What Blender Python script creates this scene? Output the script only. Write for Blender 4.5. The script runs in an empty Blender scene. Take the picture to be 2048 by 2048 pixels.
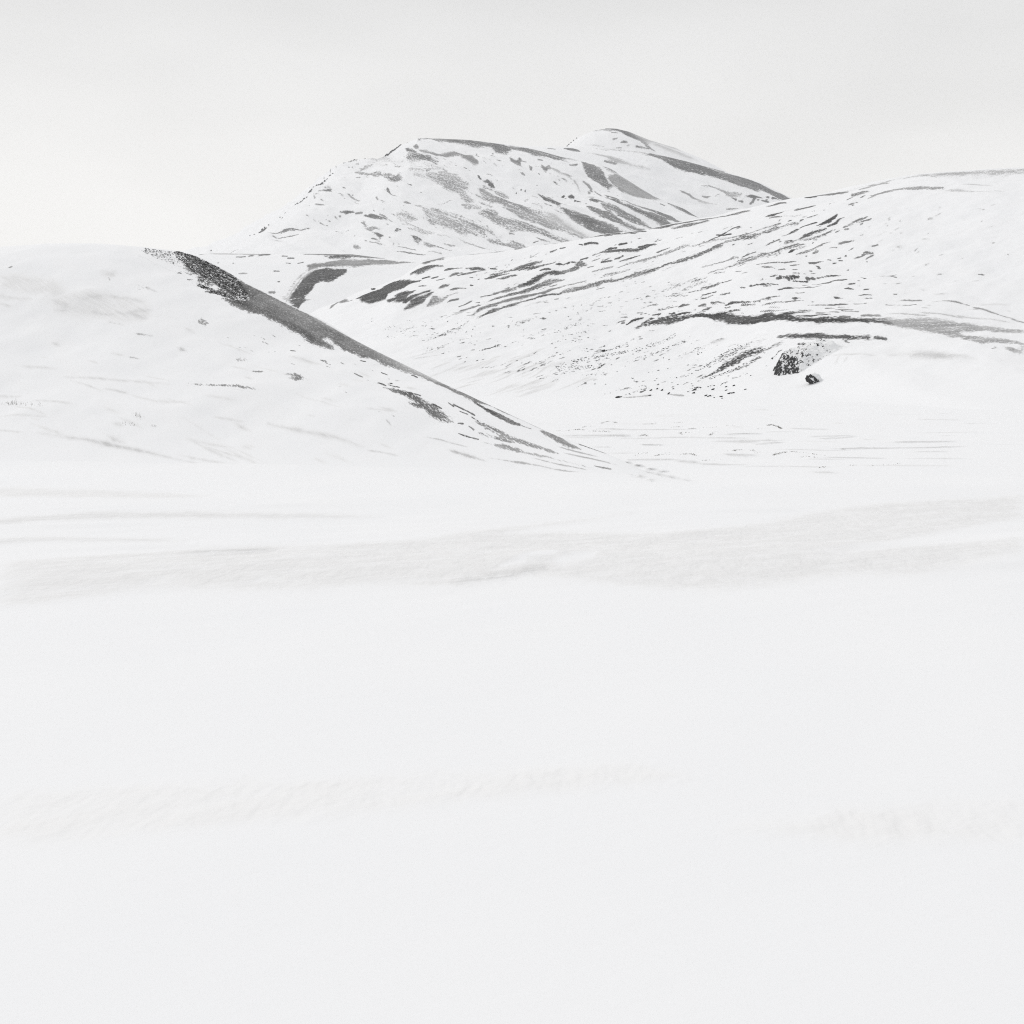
import bpy, math, random
import numpy as np
from mathutils import Vector, Matrix, noise as mnoise

scene = bpy.context.scene
C = scene.collection

# ------------------------------------------------------------------ camera
EYE = 8.0                                   # the photographer stands on a low rise
cam_data = bpy.data.cameras.new('camera')
cam_data.lens = 50.0
cam_data.sensor_width = 36.0
cam_data.shift_y = -0.1387                  # level camera, lens shifted down
cam_data.clip_start = 0.5
cam_data.clip_end = 30000.0
cam = bpy.data.objects.new('camera', cam_data)
cam.location = (0, 0, EYE)
cam.rotation_euler = (math.radians(90), 0, 0)
C.objects.link(cam)
scene.camera = cam

# ------------------------------------------------------------------ sky
SUN_ELEV, SUN_AZ = math.radians(48), math.radians(-138)   # soft sun behind cloud, high on the left
world = bpy.data.worlds.new('World')
scene.world = world
world.use_nodes = True
nt = world.node_tree
nt.nodes.clear()
N, K = nt.nodes, nt.links
def nn(tree, kind, **kw):
    n = tree.nodes.new(kind)
    for a, b in kw.items():
        setattr(n, a, b)
    return n
sky = nn(nt, 'ShaderNodeTexSky', sky_type='NISHITA', sun_disc=False)
sky.sun_elevation = SUN_ELEV
sky.sun_rotation = math.pi - SUN_AZ
sky.dust_density = 4.0
tc = nn(nt, 'ShaderNodeTexCoord')
mp = nn(nt, 'ShaderNodeMapping')
mp.inputs['Scale'].default_value = (1.6, 1.6, 4.5)
cn = nn(nt, 'ShaderNodeTexNoise')
cn.inputs['Scale'].default_value = 1.7
cn.inputs['Detail'].default_value = 3.0
cn.inputs['Roughness'].default_value = 0.45
sep = nn(nt, 'ShaderNodeSeparateXYZ')
hor = nn(nt, 'ShaderNodeMapRange', interpolation_type='SMOOTHSTEP')
hor.inputs['From Min'].default_value = 0.09
hor.inputs['From Max'].default_value = 0.27
deck = nn(nt, 'ShaderNodeMix', data_type='RGBA')
deck.inputs['A'].default_value = (9.10, 9.02, 8.84, 1)      # bright low cloud
deck.inputs['B'].default_value = (7.85, 7.83, 7.75, 1)      # grey deck overhead
var = nn(nt, 'ShaderNodeMapRange')
var.inputs['From Min'].default_value = 0.41
var.inputs['From Max'].default_value = 0.59
var.inputs['To Min'].default_value = 0.955
var.inputs['To Max'].default_value = 1.035
mul = nn(nt, 'ShaderNodeVectorMath', operation='SCALE')
mix = nn(nt, 'ShaderNodeMix', data_type='RGBA')
mix.inputs['Factor'].default_value = 0.97                   # the cloud deck hides nearly all blue
bg = nn(nt, 'ShaderNodeBackground')
bg.inputs['Strength'].default_value = 0.1
wo = nn(nt, 'ShaderNodeOutputWorld')
K.new(tc.outputs['Generated'], mp.inputs['Vector'])
K.new(mp.outputs['Vector'], cn.inputs['Vector'])
K.new(tc.outputs['Generated'], sep.inputs['Vector'])
K.new(sep.outputs['Z'], hor.inputs['Value'])
K.new(hor.outputs['Result'], deck.inputs['Factor'])
K.new(cn.outputs['Fac'], var.inputs['Value'])
K.new(deck.outputs['Result'], mul.inputs[0])
K.new(var.outputs['Result'], mul.inputs['Scale'])
K.new(sky.outputs['Color'], mix.inputs['A'])
K.new(mul.outputs['Vector'], mix.inputs['B'])
K.new(mix.outputs['Result'], bg.inputs['Color'])
K.new(bg.outputs['Background'], wo.inputs['Surface'])

# ------------------------------------------------------------------ sun through cloud
sun_data = bpy.data.lights.new('sun', 'SUN')
sun_data.energy = 1.4
sun_data.angle = math.radians(25)
sun_data.color = (1.0, 0.975, 0.94)
sun = bpy.data.objects.new('sun', sun_data)
sd = Vector((math.sin(SUN_AZ) * math.cos(SUN_ELEV), -math.cos(SUN_AZ) * math.cos(SUN_ELEV), math.sin(SUN_ELEV)))
sun.rotation_euler = sd.to_track_quat('Z', 'Y').to_euler()
sun.location = (-60, -40, 90)
C.objects.link(sun)

scene.view_settings.view_transform = 'Standard'
scene.view_settings.look = 'None'
scene.view_settings.exposure = 0.0
scene.view_settings.gamma = 1.0
scene.view_settings.use_curve_mapping = False
scene.render.engine = 'CYCLES'
scene.cycles.max_bounces = 8
scene.cycles.diffuse_bounces = 4
scene.cycles.volume_bounces = 1
scene.cycles.use_denoising = False
scene.cycles.filter_width = 1.15

# ------------------------------------------------------------------ helpers
rng = np.random.default_rng(11)
random.seed(11)

def put(name, mesh, mat=None, parent=None):
    o = bpy.data.objects.new(name, mesh)
    C.objects.link(o)
    if mat and not mesh.materials:
        mesh.materials.append(mat)
    if parent:
        o.parent = parent
    return o

def tag(o, label=None, cat=None, group=None, kind=None):
    if label: o['label'] = label
    if cat: o['category'] = cat
    if group: o['group'] = group
    if kind: o['kind'] = kind
    return o

def hash2(ix, iy, s):
    v = np.sin(ix * 127.1 + iy * 311.7 + s * 74.7) * 43758.5453
    return v - np.floor(v)

def vnoise(x, y, s=0):
    ix, iy = np.floor(x), np.floor(y)
    fx, fy = x - ix, y - iy
    fx = fx * fx * fx * (fx * (fx * 6 - 15) + 10)
    fy = fy * fy * fy * (fy * (fy * 6 - 15) + 10)
    a, b = hash2(ix, iy, s), hash2(ix + 1, iy, s)
    c, d = hash2(ix, iy + 1, s), hash2(ix + 1, iy + 1, s)
    return (a + (b - a) * fx) * (1 - fy) + (c + (d - c) * fx) * fy - 0.5

def fbm(x, y, s=0, oct=4):
    z = 0; amp = 1
    for i in range(oct):
        z = z + amp * vnoise(x + 17.3 * i, y - 9.1 * i, s + i)
        x, y, amp = x * 2.03, y * 2.03, amp * 0.5
    return z

def lerp_tab(x, tx, ty):
    return np.interp(x, tx, ty)

def smooth_tab(tx, ty, n=700, k=9):
    """resample a ridge or foot line finely and round its corners"""
    xs = np.linspace(tx[0], tx[-1], n)
    ys = np.interp(xs, tx, ty)
    if k > 1:
        w = np.hanning(k + 2)[1:-1]
        w /= w.sum()
        pad = k // 2
        yp = np.concatenate([2 * ys[0] - ys[1:pad + 1][::-1], ys, 2 * ys[-1] - ys[-pad - 1:-1][::-1]])
        ys = np.convolve(yp, w, 'valid')
    return xs, ys

class Hill:
    """a slope that rises from a foot line to a crest line and falls away behind it"""
    def __init__(self, ridge, foot, m0=0.3, k=9, back=1.2, eye=8.0):
        r = np.array(ridge, float)
        f = np.array(foot, float)
        self.rx, self.ry = smooth_tab(r[:, 0], r[:, 1], 900, k)
        _, self.rz = smooth_tab(r[:, 0], r[:, 2], 900, k)
        self.fx, self.fy = smooth_tab(f[:, 0], f[:, 1], 400, 15)
        _, self.fz = smooth_tab(f[:, 0], f[:, 2], 400, 15)
        self.m0, self.back, self.eye = m0, back, eye
        self.ridge, self.foot = r, f
    def h(self, x, y):
        yr = lerp_tab(x, self.rx, self.ry); zr = lerp_tab(x, self.rx, self.rz)
        yb = lerp_tab(x, self.fx, self.fy); zb = lerp_tab(x, self.fx, self.fz)
        d = np.maximum(yr - yb, 2.0)
        dz = zr - zb
        t = (y - (yr - d)) / d
        sl = (zr - self.eye) / yr * d            # crest slope set along the camera's line of sight
        tc = np.clip(t, 0, 1)
        m0 = self.m0
        z = zb + (tc**3 - 2 * tc**2 + tc) * m0 * dz + (3 * tc**2 - 2 * tc**3) * dz + (tc**3 - tc**2) * sl
        z = np.where(t < 0, zb + m0 * dz * t, z)
        b = np.maximum(t - 1, 0)
        z = np.where(t > 1, zr + sl * b - self.back * np.maximum(dz, 1.0) * b * b / (0.25 + b), z)
        return z


# ------------------------------------------------------------------ lines and patches traced from image pixels, baked to metres
HILL_LINES = {
    'L': dict(ridge=[(-104.09,205.0,23.5),(-87.1,202.38,24.72),(-72.01,200.0,25.3),(-64.66,198.58,25.73),(-57.32,197.14,25.54),(-50.53,195.78,24.93),(-46.62,195.0,24.46),(-42.43,190.65,23.28),(-38.64,186.57,21.51),(-34.73,182.22,19.53),(-29.86,176.57,17.19),(-25.6,170.93,15.15),(-23.06,167.29,14.06),(-18.23,160.0,11.66),(-13.18,151.79,9.39),(-6.8,140.16,6.67),(-1.31,128.53,4.43),(3.32,119.69,2.61),(7.7,110.0,1.39),(10.6,104.0,0.14),(13.0,101.0,-0.7)],
        foot=[(-130.0,118.0,-0.3),(-75.0,112.0,-0.3),(-38.0,109.0,-0.3),(0.0,103.0,-0.3),(8.0,100.0,-0.3),(14.0,97.0,-0.3)], m0=0.08, k=15, back=0.9),
    'R': dict(ridge=[(-177.9,930.0,24.4),(-150.8,924.3,33.3),(-126.7,919.1,42.9),(-114.7,916.6,49.3),(-102.8,914.0,53.0),(-90.4,911.3,59.3),(-75.7,908.1,64.8),(-65.0,905.7,69.1),(-54.6,903.4,76.9),(-44.4,901.1,79.3),(-7.5,886.7,81.6),(12.0,878.3,84.3),(37.2,867.2,86.4),(57.6,858.0,90.1),(77.9,848.7,91.0),(90.9,842.5,93.9),(109.6,833.6,96.2),(127.6,824.8,98.8),(145.3,816.7,102.8),(159.4,810.9,105.2),(176.4,803.8,107.2),(188.4,798.6,108.5),(198.6,794.3,111.3),(211.3,788.7,113.7),(223.6,783.2,115.5),(239.8,775.9,116.2),(255.6,768.5,116.6),(273.6,760.0,116.5),(298.6,754.2,116.7),(358.0,740.0,112.1)],
        foot=[(-109.5,430.0,-0.5),(-68.5,420.0,-0.5),(-3.4,400.0,-0.5),(63.6,380.0,-0.5),(84.2,330.0,-0.5),(97.2,270.0,-0.5),(124.6,240.0,-0.5)], m0=0.08, k=9, back=0.8),
    'M': dict(ridge=[(-768.3,2500.0,153.0),(-636.4,2500.0,186.4),(-548.5,2500.0,211.9),(-527.4,2500.0,217.2),(-455.3,2500.0,245.3),(-426.3,2500.0,262.0),(-407.0,2500.0,277.9),(-384.1,2500.0,289.3),(-361.3,2500.0,306.0),(-338.4,2500.0,328.9),(-321.7,2500.0,345.6),(-301.5,2500.0,363.1),(-282.2,2500.0,373.7),(-264.6,2500.0,376.3),(-225.0,2500.0,375.4),(-208.3,2500.0,386.0),(-185.5,2500.0,402.7),(-156.5,2500.0,414.6),(-123.1,2500.0,414.6),(-80.0,2500.0,412.4),(0.0,2500.0,404.4),(49.2,2500.0,393.0),(112.4,2477.2,372.1),(143.1,2465.9,364.8),(169.3,2456.2,351.7),(186.1,2450.0,338.8),(232.6,2423.3,305.4),(274.9,2398.4,282.1),(312.4,2375.9,259.5),(359.8,2346.9,230.8),(433.5,2300.0,185.9)],
        foot=[(-592.8,1500.0,90.0),(-342.3,1560.0,100.0),(-13.2,1560.0,100.0),(218.1,1650.0,120.0),(463.9,1700.0,120.0)], m0=0.5, k=3, back=0.8),
    'S': dict(ridge=[(-177.4,2900.0,410.8),(-95.9,2900.0,441.4),(-24.5,2900.0,460.7),(22.4,2900.0,464.3),(110.1,2900.0,462.8),(134.6,2900.0,461.8),(206.0,2900.0,458.7),(263.1,2900.0,453.6),(312.0,2900.0,443.4),(352.8,2900.0,433.7),(406.9,2900.0,419.4),(434.4,2900.0,412.3),(470.1,2900.0,402.0),(498.6,2900.0,393.4),(522.1,2900.0,382.2),(549.6,2900.0,368.0),(572.0,2900.0,356.1),(628.1,2900.0,326.1),(740.3,2900.0,273.1)],
        foot=[(-350.4,2350.0,180.0),(228.1,2350.0,190.0),(723.8,2350.0,190.0)], m0=0.6, k=5, back=0.8),
    'P': dict(ridge=[(-29.5,3500.0,494.1),(68.9,3500.0,534.7),(132.9,3500.0,557.5),(162.4,3500.0,579.0),(198.1,3500.0,597.5),(231.4,3500.0,603.6),(256.0,3500.0,602.4),(288.0,3500.0,595.0),(337.2,3500.0,574.1),(398.7,3500.0,556.3),(460.3,3500.0,530.4),(509.5,3500.0,504.6),(526.7,3500.0,494.1),(561.2,3500.0,473.2),(659.6,3500.0,414.1),(770.4,3500.0,364.9)],
        foot=[(-130.8,3000.0,330.0),(713.1,3000.0,300.0)], m0=0.6, k=5, back=0.8),
    'V': dict(ridge=[(-394.6,1450.0,120.2),(-328.3,1450.0,125.3),(-302.3,1450.0,127.0),(-239.1,1450.0,126.5),(-191.7,1450.0,126.3),(-162.1,1450.0,125.8),(-149.9,1450.0,124.2),(-130.0,1450.0,121.7),(-88.2,1450.0,119.1),(-63.2,1450.0,115.1),(-12.2,1450.0,99.8)],
        foot=[(-342.1,950.0,10.0),(58.8,950.0,10.0)], m0=0.7, k=5, back=0.6),
}
VIEW = {'L': (-104, 13, -62, 14), 'R': (-178, 356, -95, 120), 'M': (-700, 430, -420, 260), 'S': (-170, 735, -200, 640), 'P': (-28, 760, -60, 660), 'V': (-390, -15, -270, 0)}
PSCALE = {'L': 100, 'R': 10, 'M': 1, 'S': 1, 'P': 1, 'V': 5, 'G': 10}
PATCH = {  # outlines cast from image pixels; third value is foreshortening from the camera
    'L': [
     (0.97,0.8,0.207,[-3830,17279,-3815,17245,-3732,17180,-3658,17111,-3648,17129,-3664,17185,-3751,17341,-3826,17308]),
     (0.97,0.85,0.211,[-3668,16987,-3654,16959,-3572,16933,-3485,16902,-3353,16854,-3346,16887,-3363,16937,-3507,17063,-3598,17090,-3665,17019]),
     (0.97,0.8,0.194,[-4011,17545,-4000,17525,-3949,17553,-3949,17607,-3968,17641,-4011,17575]),
     (0.97,0.8,0.184,[-4220,17822,-4208,17800,-4147,17827,-4148,17895,-4173,17939,-4221,17853]),
     (0.64,0.97,0.158,[-3432,16807,-3330,16848,-3198,16784,-3133,16927,-3287,17348,-3465,17827,-3482,18270,-3291,17938,-3125,17776,-2872,17592,-2612,15999,-2719,16117,-2863,16233,-2980,16243,-3109,16360,-3238,16518,-3338,16659]),
     (0.25,0.9,0.304,[-4367,16891,-4314,16792,-4190,16664,-4155,16670,-4201,16748,-4327,16882]),
     (0.55,0.78,0.322,[-3475,15674,-3467,15854,-3409,15765,-3344,15663,-3360,15580,-3430,15626]),
     (0.64,0.97,0.14,[-3214,17444,-3166,17929,-3004,17608,-2840,17489,-2615,17265,-2380,16932,-2151,16592,-1930,16259,-1685,15871,-1511,15592,-1361,15347,-1186,15034,-1107,14037,-1198,14201,-1316,14394,-1434,14478,-1556,14652,-1650,14852,-1727,15028,-1820,15190,-1885,15379,-2026,15624,-2075,15545,-1941,15297,-1890,15115,-1953,15063,-2068,15184,-2211,15373,-2350,15624,-2542,15922,-2714,16063,-2861,16200,-2989,16225]),
     (0.48,1,0.073,[-3081,17385,-3039,17215,-2745,16828,-2403,16347,-2076,15877,-1773,15517,-1471,15033,-1154,14446,-1126,14717,-1168,15000,-1492,15558,-1804,16068,-2129,16558,-2476,17068,-2811,17383,-3079,17536]),  # lighter upper stripe: blown-snow haze painted into the band's tone
     (0.28,1,0.02,[-2356,16850,-2139,16470,-1936,16260,-1726,15939,-1408,15274,-1183,14859,-1011,14714,-1173,15014,-1397,15401,-1708,15912,-1924,16252,-2146,16585]),  # pale top edge, spindrift haze painted as a soft tone
     (0.75,0.85,0.296,[-2307,14768,-2300,14746,-2252,14691,-2226,14689,-2222,14701,-2229,14721,-2257,14755,-2302,14778]),
     (0.7,0.8,0.299,[-1944,14272,-1882,14278,-1828,14161,-1827,14095,-1887,14197]),
     (0.8,1,0.23,[-1534,14356,-1526,14333,-1474,14317,-1470,14336,-1477,14358,-1529,14374]),
     (0.65,0.78,0.344,[-2193,13827,-2097,13794,-2033,13720,-1966,13613,-2018,13564,-2089,13595,-2160,13670,-2106,13706]),
     (0.5,1,0.303,[-1529,13718,-1523,13698,-1430,13590,-1424,13598,-1430,13619,-1523,13726]),
     (0.5,1,0.257,[-1280,13862,-1275,13836,-1203,13714,-1197,13721,-1202,13747,-1274,13868]),
     (0.3,0.9,0.353,[-2578,14007,-2554,13986,-2498,13966,-2447,13936,-2425,13930,-2449,13962,-2506,14020,-2561,14022]),
     (0.48,0.95,0.148,[-1448,14504,-1238,15129,-1077,14837,-874,14178,-707,13942,-545,13697,-388,13429,-235,13088,-90,12782,69,12469,48,12305,-54,12512,-158,12656,-263,12695,-338,12677,-376,12771,-445,12969,-558,13116,-714,13363,-808,13587,-861,13722,-951,13829,-1035,13946,-1135,14056,-1252,14342,-1363,14440]),
     (0.25,1,0.043,[-1256,15163,-1152,14614,-961,14114,-747,13832,-678,13984,-752,14224,-968,14639,-1157,14980]),  # blowing snow along the crest, painted as a pale overlay
     (0.68,1,0.236,[-337,12659,-333,12622,-241,12390,-126,12170,-25,11994,64,11937,72,11953,68,11983,-13,12129,-113,12328,-233,12491,-329,12669]),
     (0.7,0.85,0.318,[-1215,13250,-1148,13236,-1021,13089,-893,12887,-768,12690,-670,12533,-587,12372,-493,12209,-554,12232,-482,12112,-585,12182,-692,12325,-805,12500,-924,12637,-862,12643,-928,12791,-1005,12876,-1104,13060]),
     (0.8,0.95,0.302,[-1270,13398,-1264,13381,-1226,13341,-1175,13277,-1169,13281,-1174,13303,-1226,13398,-1265,13409]),
     (0.8,0.95,0.289,[-1158,13394,-1146,13355,-1123,13349,-1116,13365,-1124,13391,-1148,13417]),
     (0.7,0.9,0.296,[-1169,13331,-1163,13311,-1045,13185,-1037,13197,-1045,13224,-1163,13340]),
     (0.7,1,0.305,[-945,12960,-940,12941,-827,12827,-821,12835,-826,12853,-940,12968]),
     (0.7,1,0.313,[-705,12593,-701,12574,-612,12446,-607,12450,-611,12470,-699,12598]),
     (0.65,1,0.328,[-466,12086,-461,12071,-414,12035,-406,12051,-414,12076,-461,12096]),
     (0.6,1,0.205,[-976,13750,-967,13700,-909,13626,-903,13639,-908,13669,-966,13773]),
     (0.6,1,0.257,[-1284,13873,-1279,13847,-1198,13701,-1192,13706,-1197,13733,-1278,13879]),
     (0.3,1,0.271,[-1114,13476,-1093,13447,-1071,13451,-1059,13473,-1075,13497,-1098,13503]),
     (0.55,1,0.297,[-568,12601,-564,12580,-512,12469,-506,12471,-509,12492,-562,12603]),
     (0.65,0.95,0.297,[-521,12550,-517,12529,-413,12353,-322,12192,-310,12201,-317,12241,-410,12386,-515,12555]),
     (0.55,1,0.308,[-462,12355,-459,12337,-381,12234,-376,12240,-380,12258,-457,12361]),
     (0.65,1,0.312,[-350,12187,-346,12168,-291,12070,-284,12075,-288,12101,-344,12191]),
     (0.6,0.82,0.32,[-316,12101,-311,12076,-219,11903,-121,11754,-23,11632,59,11514,78,11529,68,11586,-14,11714,-110,11869,-210,11987,-308,12107]),
     (0.65,0.8,0.33,[-370,12005,-368,11987,-321,11879,-309,11881,-314,11918,-365,12007]),
     (0.62,0.8,0.333,[-285,11843,-278,11816,-181,11687,-84,11593,24,11508,35,11523,27,11554,-80,11649,-176,11754,-276,11853]),
     (0.6,1,0.336,[-458,11877,-454,11861,-373,11766,-274,11673,-269,11680,-273,11695,-372,11791,-452,11882]),
     (0.5,0.9,0.336,[-150,11552,-145,11532,-71,11426,59,11289,78,11311,66,11367,-65,11504,-143,11560]),
     (0.25,1,0.314,[-531,11541,-483,11463,-361,11306,-245,11189,-198,11145,-243,11218,-356,11387,-481,11508]),
     (0.25,1,0.329,[-732,11870,-678,11827,-611,11776,-531,11706,-411,11585,-359,11543,-410,11606,-530,11727,-611,11815,-678,11850]),
     (0.25,1,0.333,[-1090,12264,-1077,12213,-1053,12153,-1030,12126,-1046,12187,-1071,12242]),
     (0.15,1,0.287,[-1185,11634,-1145,11590,-1052,11540,-957,11458,-920,11437,-958,11483,-1054,11575,-1148,11634]),
     (0.12,1,0.336,[-1287,12584,-1253,12544,-1094,12449,-1063,12446,-1096,12482,-1256,12585]),
     (0.5,1,0.069,[-122,12761,-111,12571,-28,12487,95,12277,213,12065,321,11966,327,11959,324,11966,218,12177,101,12401,-20,12639,-103,12810]),
     (0.52,1,0.239,[-119,12239,-108,12156,-28,12031,54,11939,155,11835,160,11848,158,11870,58,11993,-18,12152,-98,12277]),
     (0.46,0.95,0.207,[238,11822,244,11756,320,11590,404,11385,475,11239,540,11148,546,11156,544,11178,488,11333,424,11549,344,11918,253,11874]),
     (0.55,1,0.112,[535,11413,536,11365,602,11215,700,11027,770,10980,774,10966,771,10973,709,11116,611,11327,544,11483]),
     (0.45,0.85,0.321,[-115,11753,-102,11694,49,11516,197,11312,357,11123,362,11128,360,11145,207,11392,59,11605,-96,11776]),
     (0.38,0.92,0.325,[-229,11603,-99,11440,12,11329,122,11199,267,11062,407,10901,507,10746,617,10587,510,10764,410,10921,272,11113,130,11275,20,11422,-95,11518]),
     (0.3,1,0.29,[-183,11227,-29,11093,71,11002,228,10862,431,10616,529,10506,679,10360,811,10232,682,10381,535,10558,435,10660,230,10888,75,11063,-27,11129]),
     (0.3,1,0.291,[362,11321,405,11238,520,11041,621,10897,665,10845,624,10920,525,11079,408,11262]),
     (0.3,1,0.317,[399,11127,455,11034,549,10892,733,10651,788,10596,736,10670,553,10926,458,11055]),
     (0.3,1,0.311,[150,11122,210,11040,369,10836,503,10671,561,10608,506,10691,373,10869,212,11061]),
     (0.4,1,0.333,[612,10667,614,10653,666,10588,731,10524,736,10530,734,10543,669,10615,617,10672]),
     (0.05,1,0.332,[-6247,17351,-6072,17392,-5741,17253,-5523,17160,-5282,16752,-5194,16587,-5305,16484,-5512,16618,-5741,16704,-6068,16854]),
     (0.09,1,0.355,[-6063,16662,-5966,16561,-5804,16488,-5623,16490,-5564,16505,-5639,16541,-5847,16623,-6009,16696]),
     (0.1,1,0.366,[-5953,16442,-5899,16376,-5762,16292,-5736,16300,-5778,16351,-5920,16451]),
     (0.055,0.9,0.358,[-5423,16460,-5157,16587,-4904,16649,-4616,16596,-4308,16459,-4121,16181,-4044,15877,-4062,15682,-4266,15644,-4582,15850,-4883,15987,-5147,16130]),
     (0.18,0.9,0.338,[-4661,16522,-4597,16492,-4439,16439,-4274,16320,-4213,16303,-4282,16364,-4453,16497,-4606,16528]),
     (0.18,0.9,0.363,[-4473,16035,-4400,15970,-4193,15845,-4067,15755,-4004,15729,-4073,15801,-4204,15902,-4409,16012]),
     (0.2,1,0.375,[-4478,15752,-4441,15714,-4271,15598,-4242,15592,-4277,15626,-4447,15742]),
     (0.16,1,0.365,[-4748,16098,-4705,16056,-4592,15972,-4505,15945,-4471,15944,-4513,15975,-4604,16023,-4712,16094]),
     (0.14,1,0.349,[-4941,16399,-4905,16383,-4766,16428,-4747,16463,-4783,16480,-4922,16434]),
     (0.18,1,0.353,[-4319,16011,-4270,15979,-4074,15997,-4044,16035,-4090,16058,-4285,16032]),
     (0.14,1,0.361,[-5304,16407,-5267,16357,-5111,16228,-5084,16226,-5119,16275,-5276,16404]),
     (0.14,1,0.368,[-5212,16147,-5166,16106,-5051,16104,-5035,16125,-5066,16152,-5189,16179]),
     (0.7,0.5,0.304,[-4523,16988,-4485,16890,-4387,16739,-4351,16805,-4352,16862,-4382,16905,-4427,16930,-4499,17006]),
     (0.5,1,0.302,[-4884,17190,-4876,17161,-4832,17070,-4822,17063,-4829,17091,-4873,17183]),
     (0.1,1,0.29,[-5012,17372,-4857,17393,-4802,17263,-4830,17161,-4929,17214]),
     (0.45,1,0.281,[-6243,17628,-6230,17613,-6204,17637,-6210,17675,-6229,17696,-6247,17655]),
     (0.3,1,0.378,[-4039,15269,-4008,15246,-3950,15244,-3875,15211,-3849,15209,-3880,15237,-3959,15289,-4019,15290]),
     (0.6,0.75,0.363,[-3129,13712,-3116,13689,-2903,13585,-2715,13507,-2410,13353,-2402,13370,-2417,13402,-2730,13604,-2920,13683,-3123,13728]),
     (0.5,0.9,0.353,[-2564,14003,-2549,13972,-2452,13927,-2444,13947,-2459,13979,-2556,14024]),
     (0.4,0.7,0.349,[-2816,14406,-2766,14332,-2678,14350,-2664,14439,-2714,14514,-2802,14493]),
     (0.25,0.9,0.369,[-3510,14903,-3451,14797,-3401,14752,-3358,14741,-3405,14827,-3456,14890]),
     (0.3,1,0.39,[-3942,14604,-3911,14567,-3824,14518,-3798,14530,-3834,14575,-3920,14615]),
     (0.35,0.9,0.378,[-4058,15307,-4019,15262,-3867,15200,-3842,15213,-3877,15252,-4032,15324]),
     (0.12,1,0.392,[-5027,14592,-4956,14529,-4657,14408,-4602,14402,-4672,14466,-4977,14604]),
     (0.12,1,0.384,[-4476,14168,-4289,14043,-4062,13941,-3840,13845,-3648,13787,-3457,13727,-3300,13690,-3467,13775,-3662,13848,-3858,13920,-4078,14006,-4303,14102]),
     (0.14,1,0.374,[-3925,13656,-3879,13610,-3674,13491,-3639,13496,-3685,13547,-3889,13656]),
     (0.12,1,0.362,[-4555,13501,-4479,13434,-4151,13262,-4095,13260,-4166,13319,-4496,13493]),
     (0.12,1,0.372,[-5007,13810,-4955,13757,-4757,13692,-4723,13700,-4770,13739,-4978,13832]),
     (0.16,1,0.269,[-4190,12557,-3933,12415,-3664,12249,-3501,12142,-3339,12032,-3157,11926,-2977,11819,-2703,11612,-2470,11438,-2712,11662,-2992,11889,-3180,12029,-3370,12167,-3530,12264,-3691,12358,-3945,12458]),
     (0.08,1,0.288,[-2815,12245,-2740,12171,-2570,12061,-2401,11946,-2341,11945,-2414,12032,-2582,12136,-2752,12235]),
     (0.08,1,0.355,[-2875,13258,-2820,13201,-2586,13125,-2544,13135,-2596,13183,-2835,13279]),
     (0.12,1,0.315,[-2165,12568,-2021,12408,-1747,12144,-1490,11961,-1349,11819,-1221,11703,-1350,11876,-1494,12038,-1755,12259,-2026,12483]),
     (0.1,1,0.334,[-2680,12749,-2633,12703,-2422,12618,-2384,12624,-2430,12668,-2643,12762]),
     (0.1,1,0.222,[-2797,11825,-2647,11690,-2498,11576,-2351,11459,-2207,11340,-1949,11106,-1818,11008,-1959,11178,-2219,11418,-2363,11531,-2509,11642,-2658,11750]),
     (0.08,1,0.354,[-3321,13203,-3261,13148,-3010,13077,-2965,13089,-3022,13135,-3278,13225]),
     (0.1,1,0.338,[-4759,13160,-4673,13116,-4469,13034,-4268,12951,-4195,12942,-4280,12992,-4482,13075,-4686,13156]),
     (0.12,1,0.308,[-4620,12742,-4570,12688,-4374,12592,-4341,12592,-4387,12635,-4590,12753]),
     (0.88,-0.8,0.126,[-4431,19228,-4176,18931,-3939,18837,-3663,18531,-3482,18270,-3489,17850,-3316,17452,-3142,16976,-3161,16828,-3292,16888,-3393,16935,-3553,17168,-3639,17447,-3720,17334,-3781,17533,-3868,17533,-3974,17882,-4062,17884,-4178,18047,-4310,18273,-4507,19107]),
     (0.8,-0.5,0.122,[-4976,19226,-4769,19322,-4544,19265,-4327,18780,-4166,17997,-4280,18145,-4394,18207,-4634,18372,-4806,18570]),
    ],
    'R': [
     (0.95,0.95,0.124,[-876,7928,-817,8118,-749,8100,-697,8268,-643,8152,-546,7725,-482,7579,-489,7503,-539,7508,-568,7456,-629,7560,-656,7535,-651,7339,-682,7327,-736,7313,-800,7537]),
     (0.9,0.92,0.164,[-642,7284,-588,7205,-605,7318,-561,7272,-507,7173,-483,7169,-495,7064,-513,6992,-519,6864,-542,6869,-586,6956,-567,6994,-610,7048]),
     (0.9,0.92,0.172,[-524,6811,-508,6786,-482,6888,-451,6955,-408,7034,-406,7057,-412,7072,-461,7043,-499,7005,-526,6896]),
     (0.85,0.9,0.175,[-492,6788,-472,6737,-430,6816,-384,6962,-384,6987,-389,6998,-444,6927,-490,6874]),
     (0.85,0.9,0.178,[-510,6668,-500,6648,-479,6671,-452,6708,-420,6779,-414,6838,-414,6870,-420,6878,-432,6863,-467,6819,-494,6781,-510,6713]),
     (0.7,0.8,0.178,[-405,6682,-396,6672,-365,6723,-329,6710,-305,6827,-264,6887,-263,6903,-266,6914,-311,6878,-339,6817,-382,6897,-405,6729]),
     (0.65,1,0.18,[-308,6700,-304,6692,-287,6718,-255,6733,-253,6746,-256,6758,-290,6752,-307,6716]),
     (0.85,0.92,0.108,[-583,8112,-568,7990,-520,7886,-471,7928,-433,7995,-386,8009,-385,8033,-389,8060,-443,8137,-492,8177,-540,8106,-584,8189]),
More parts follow.
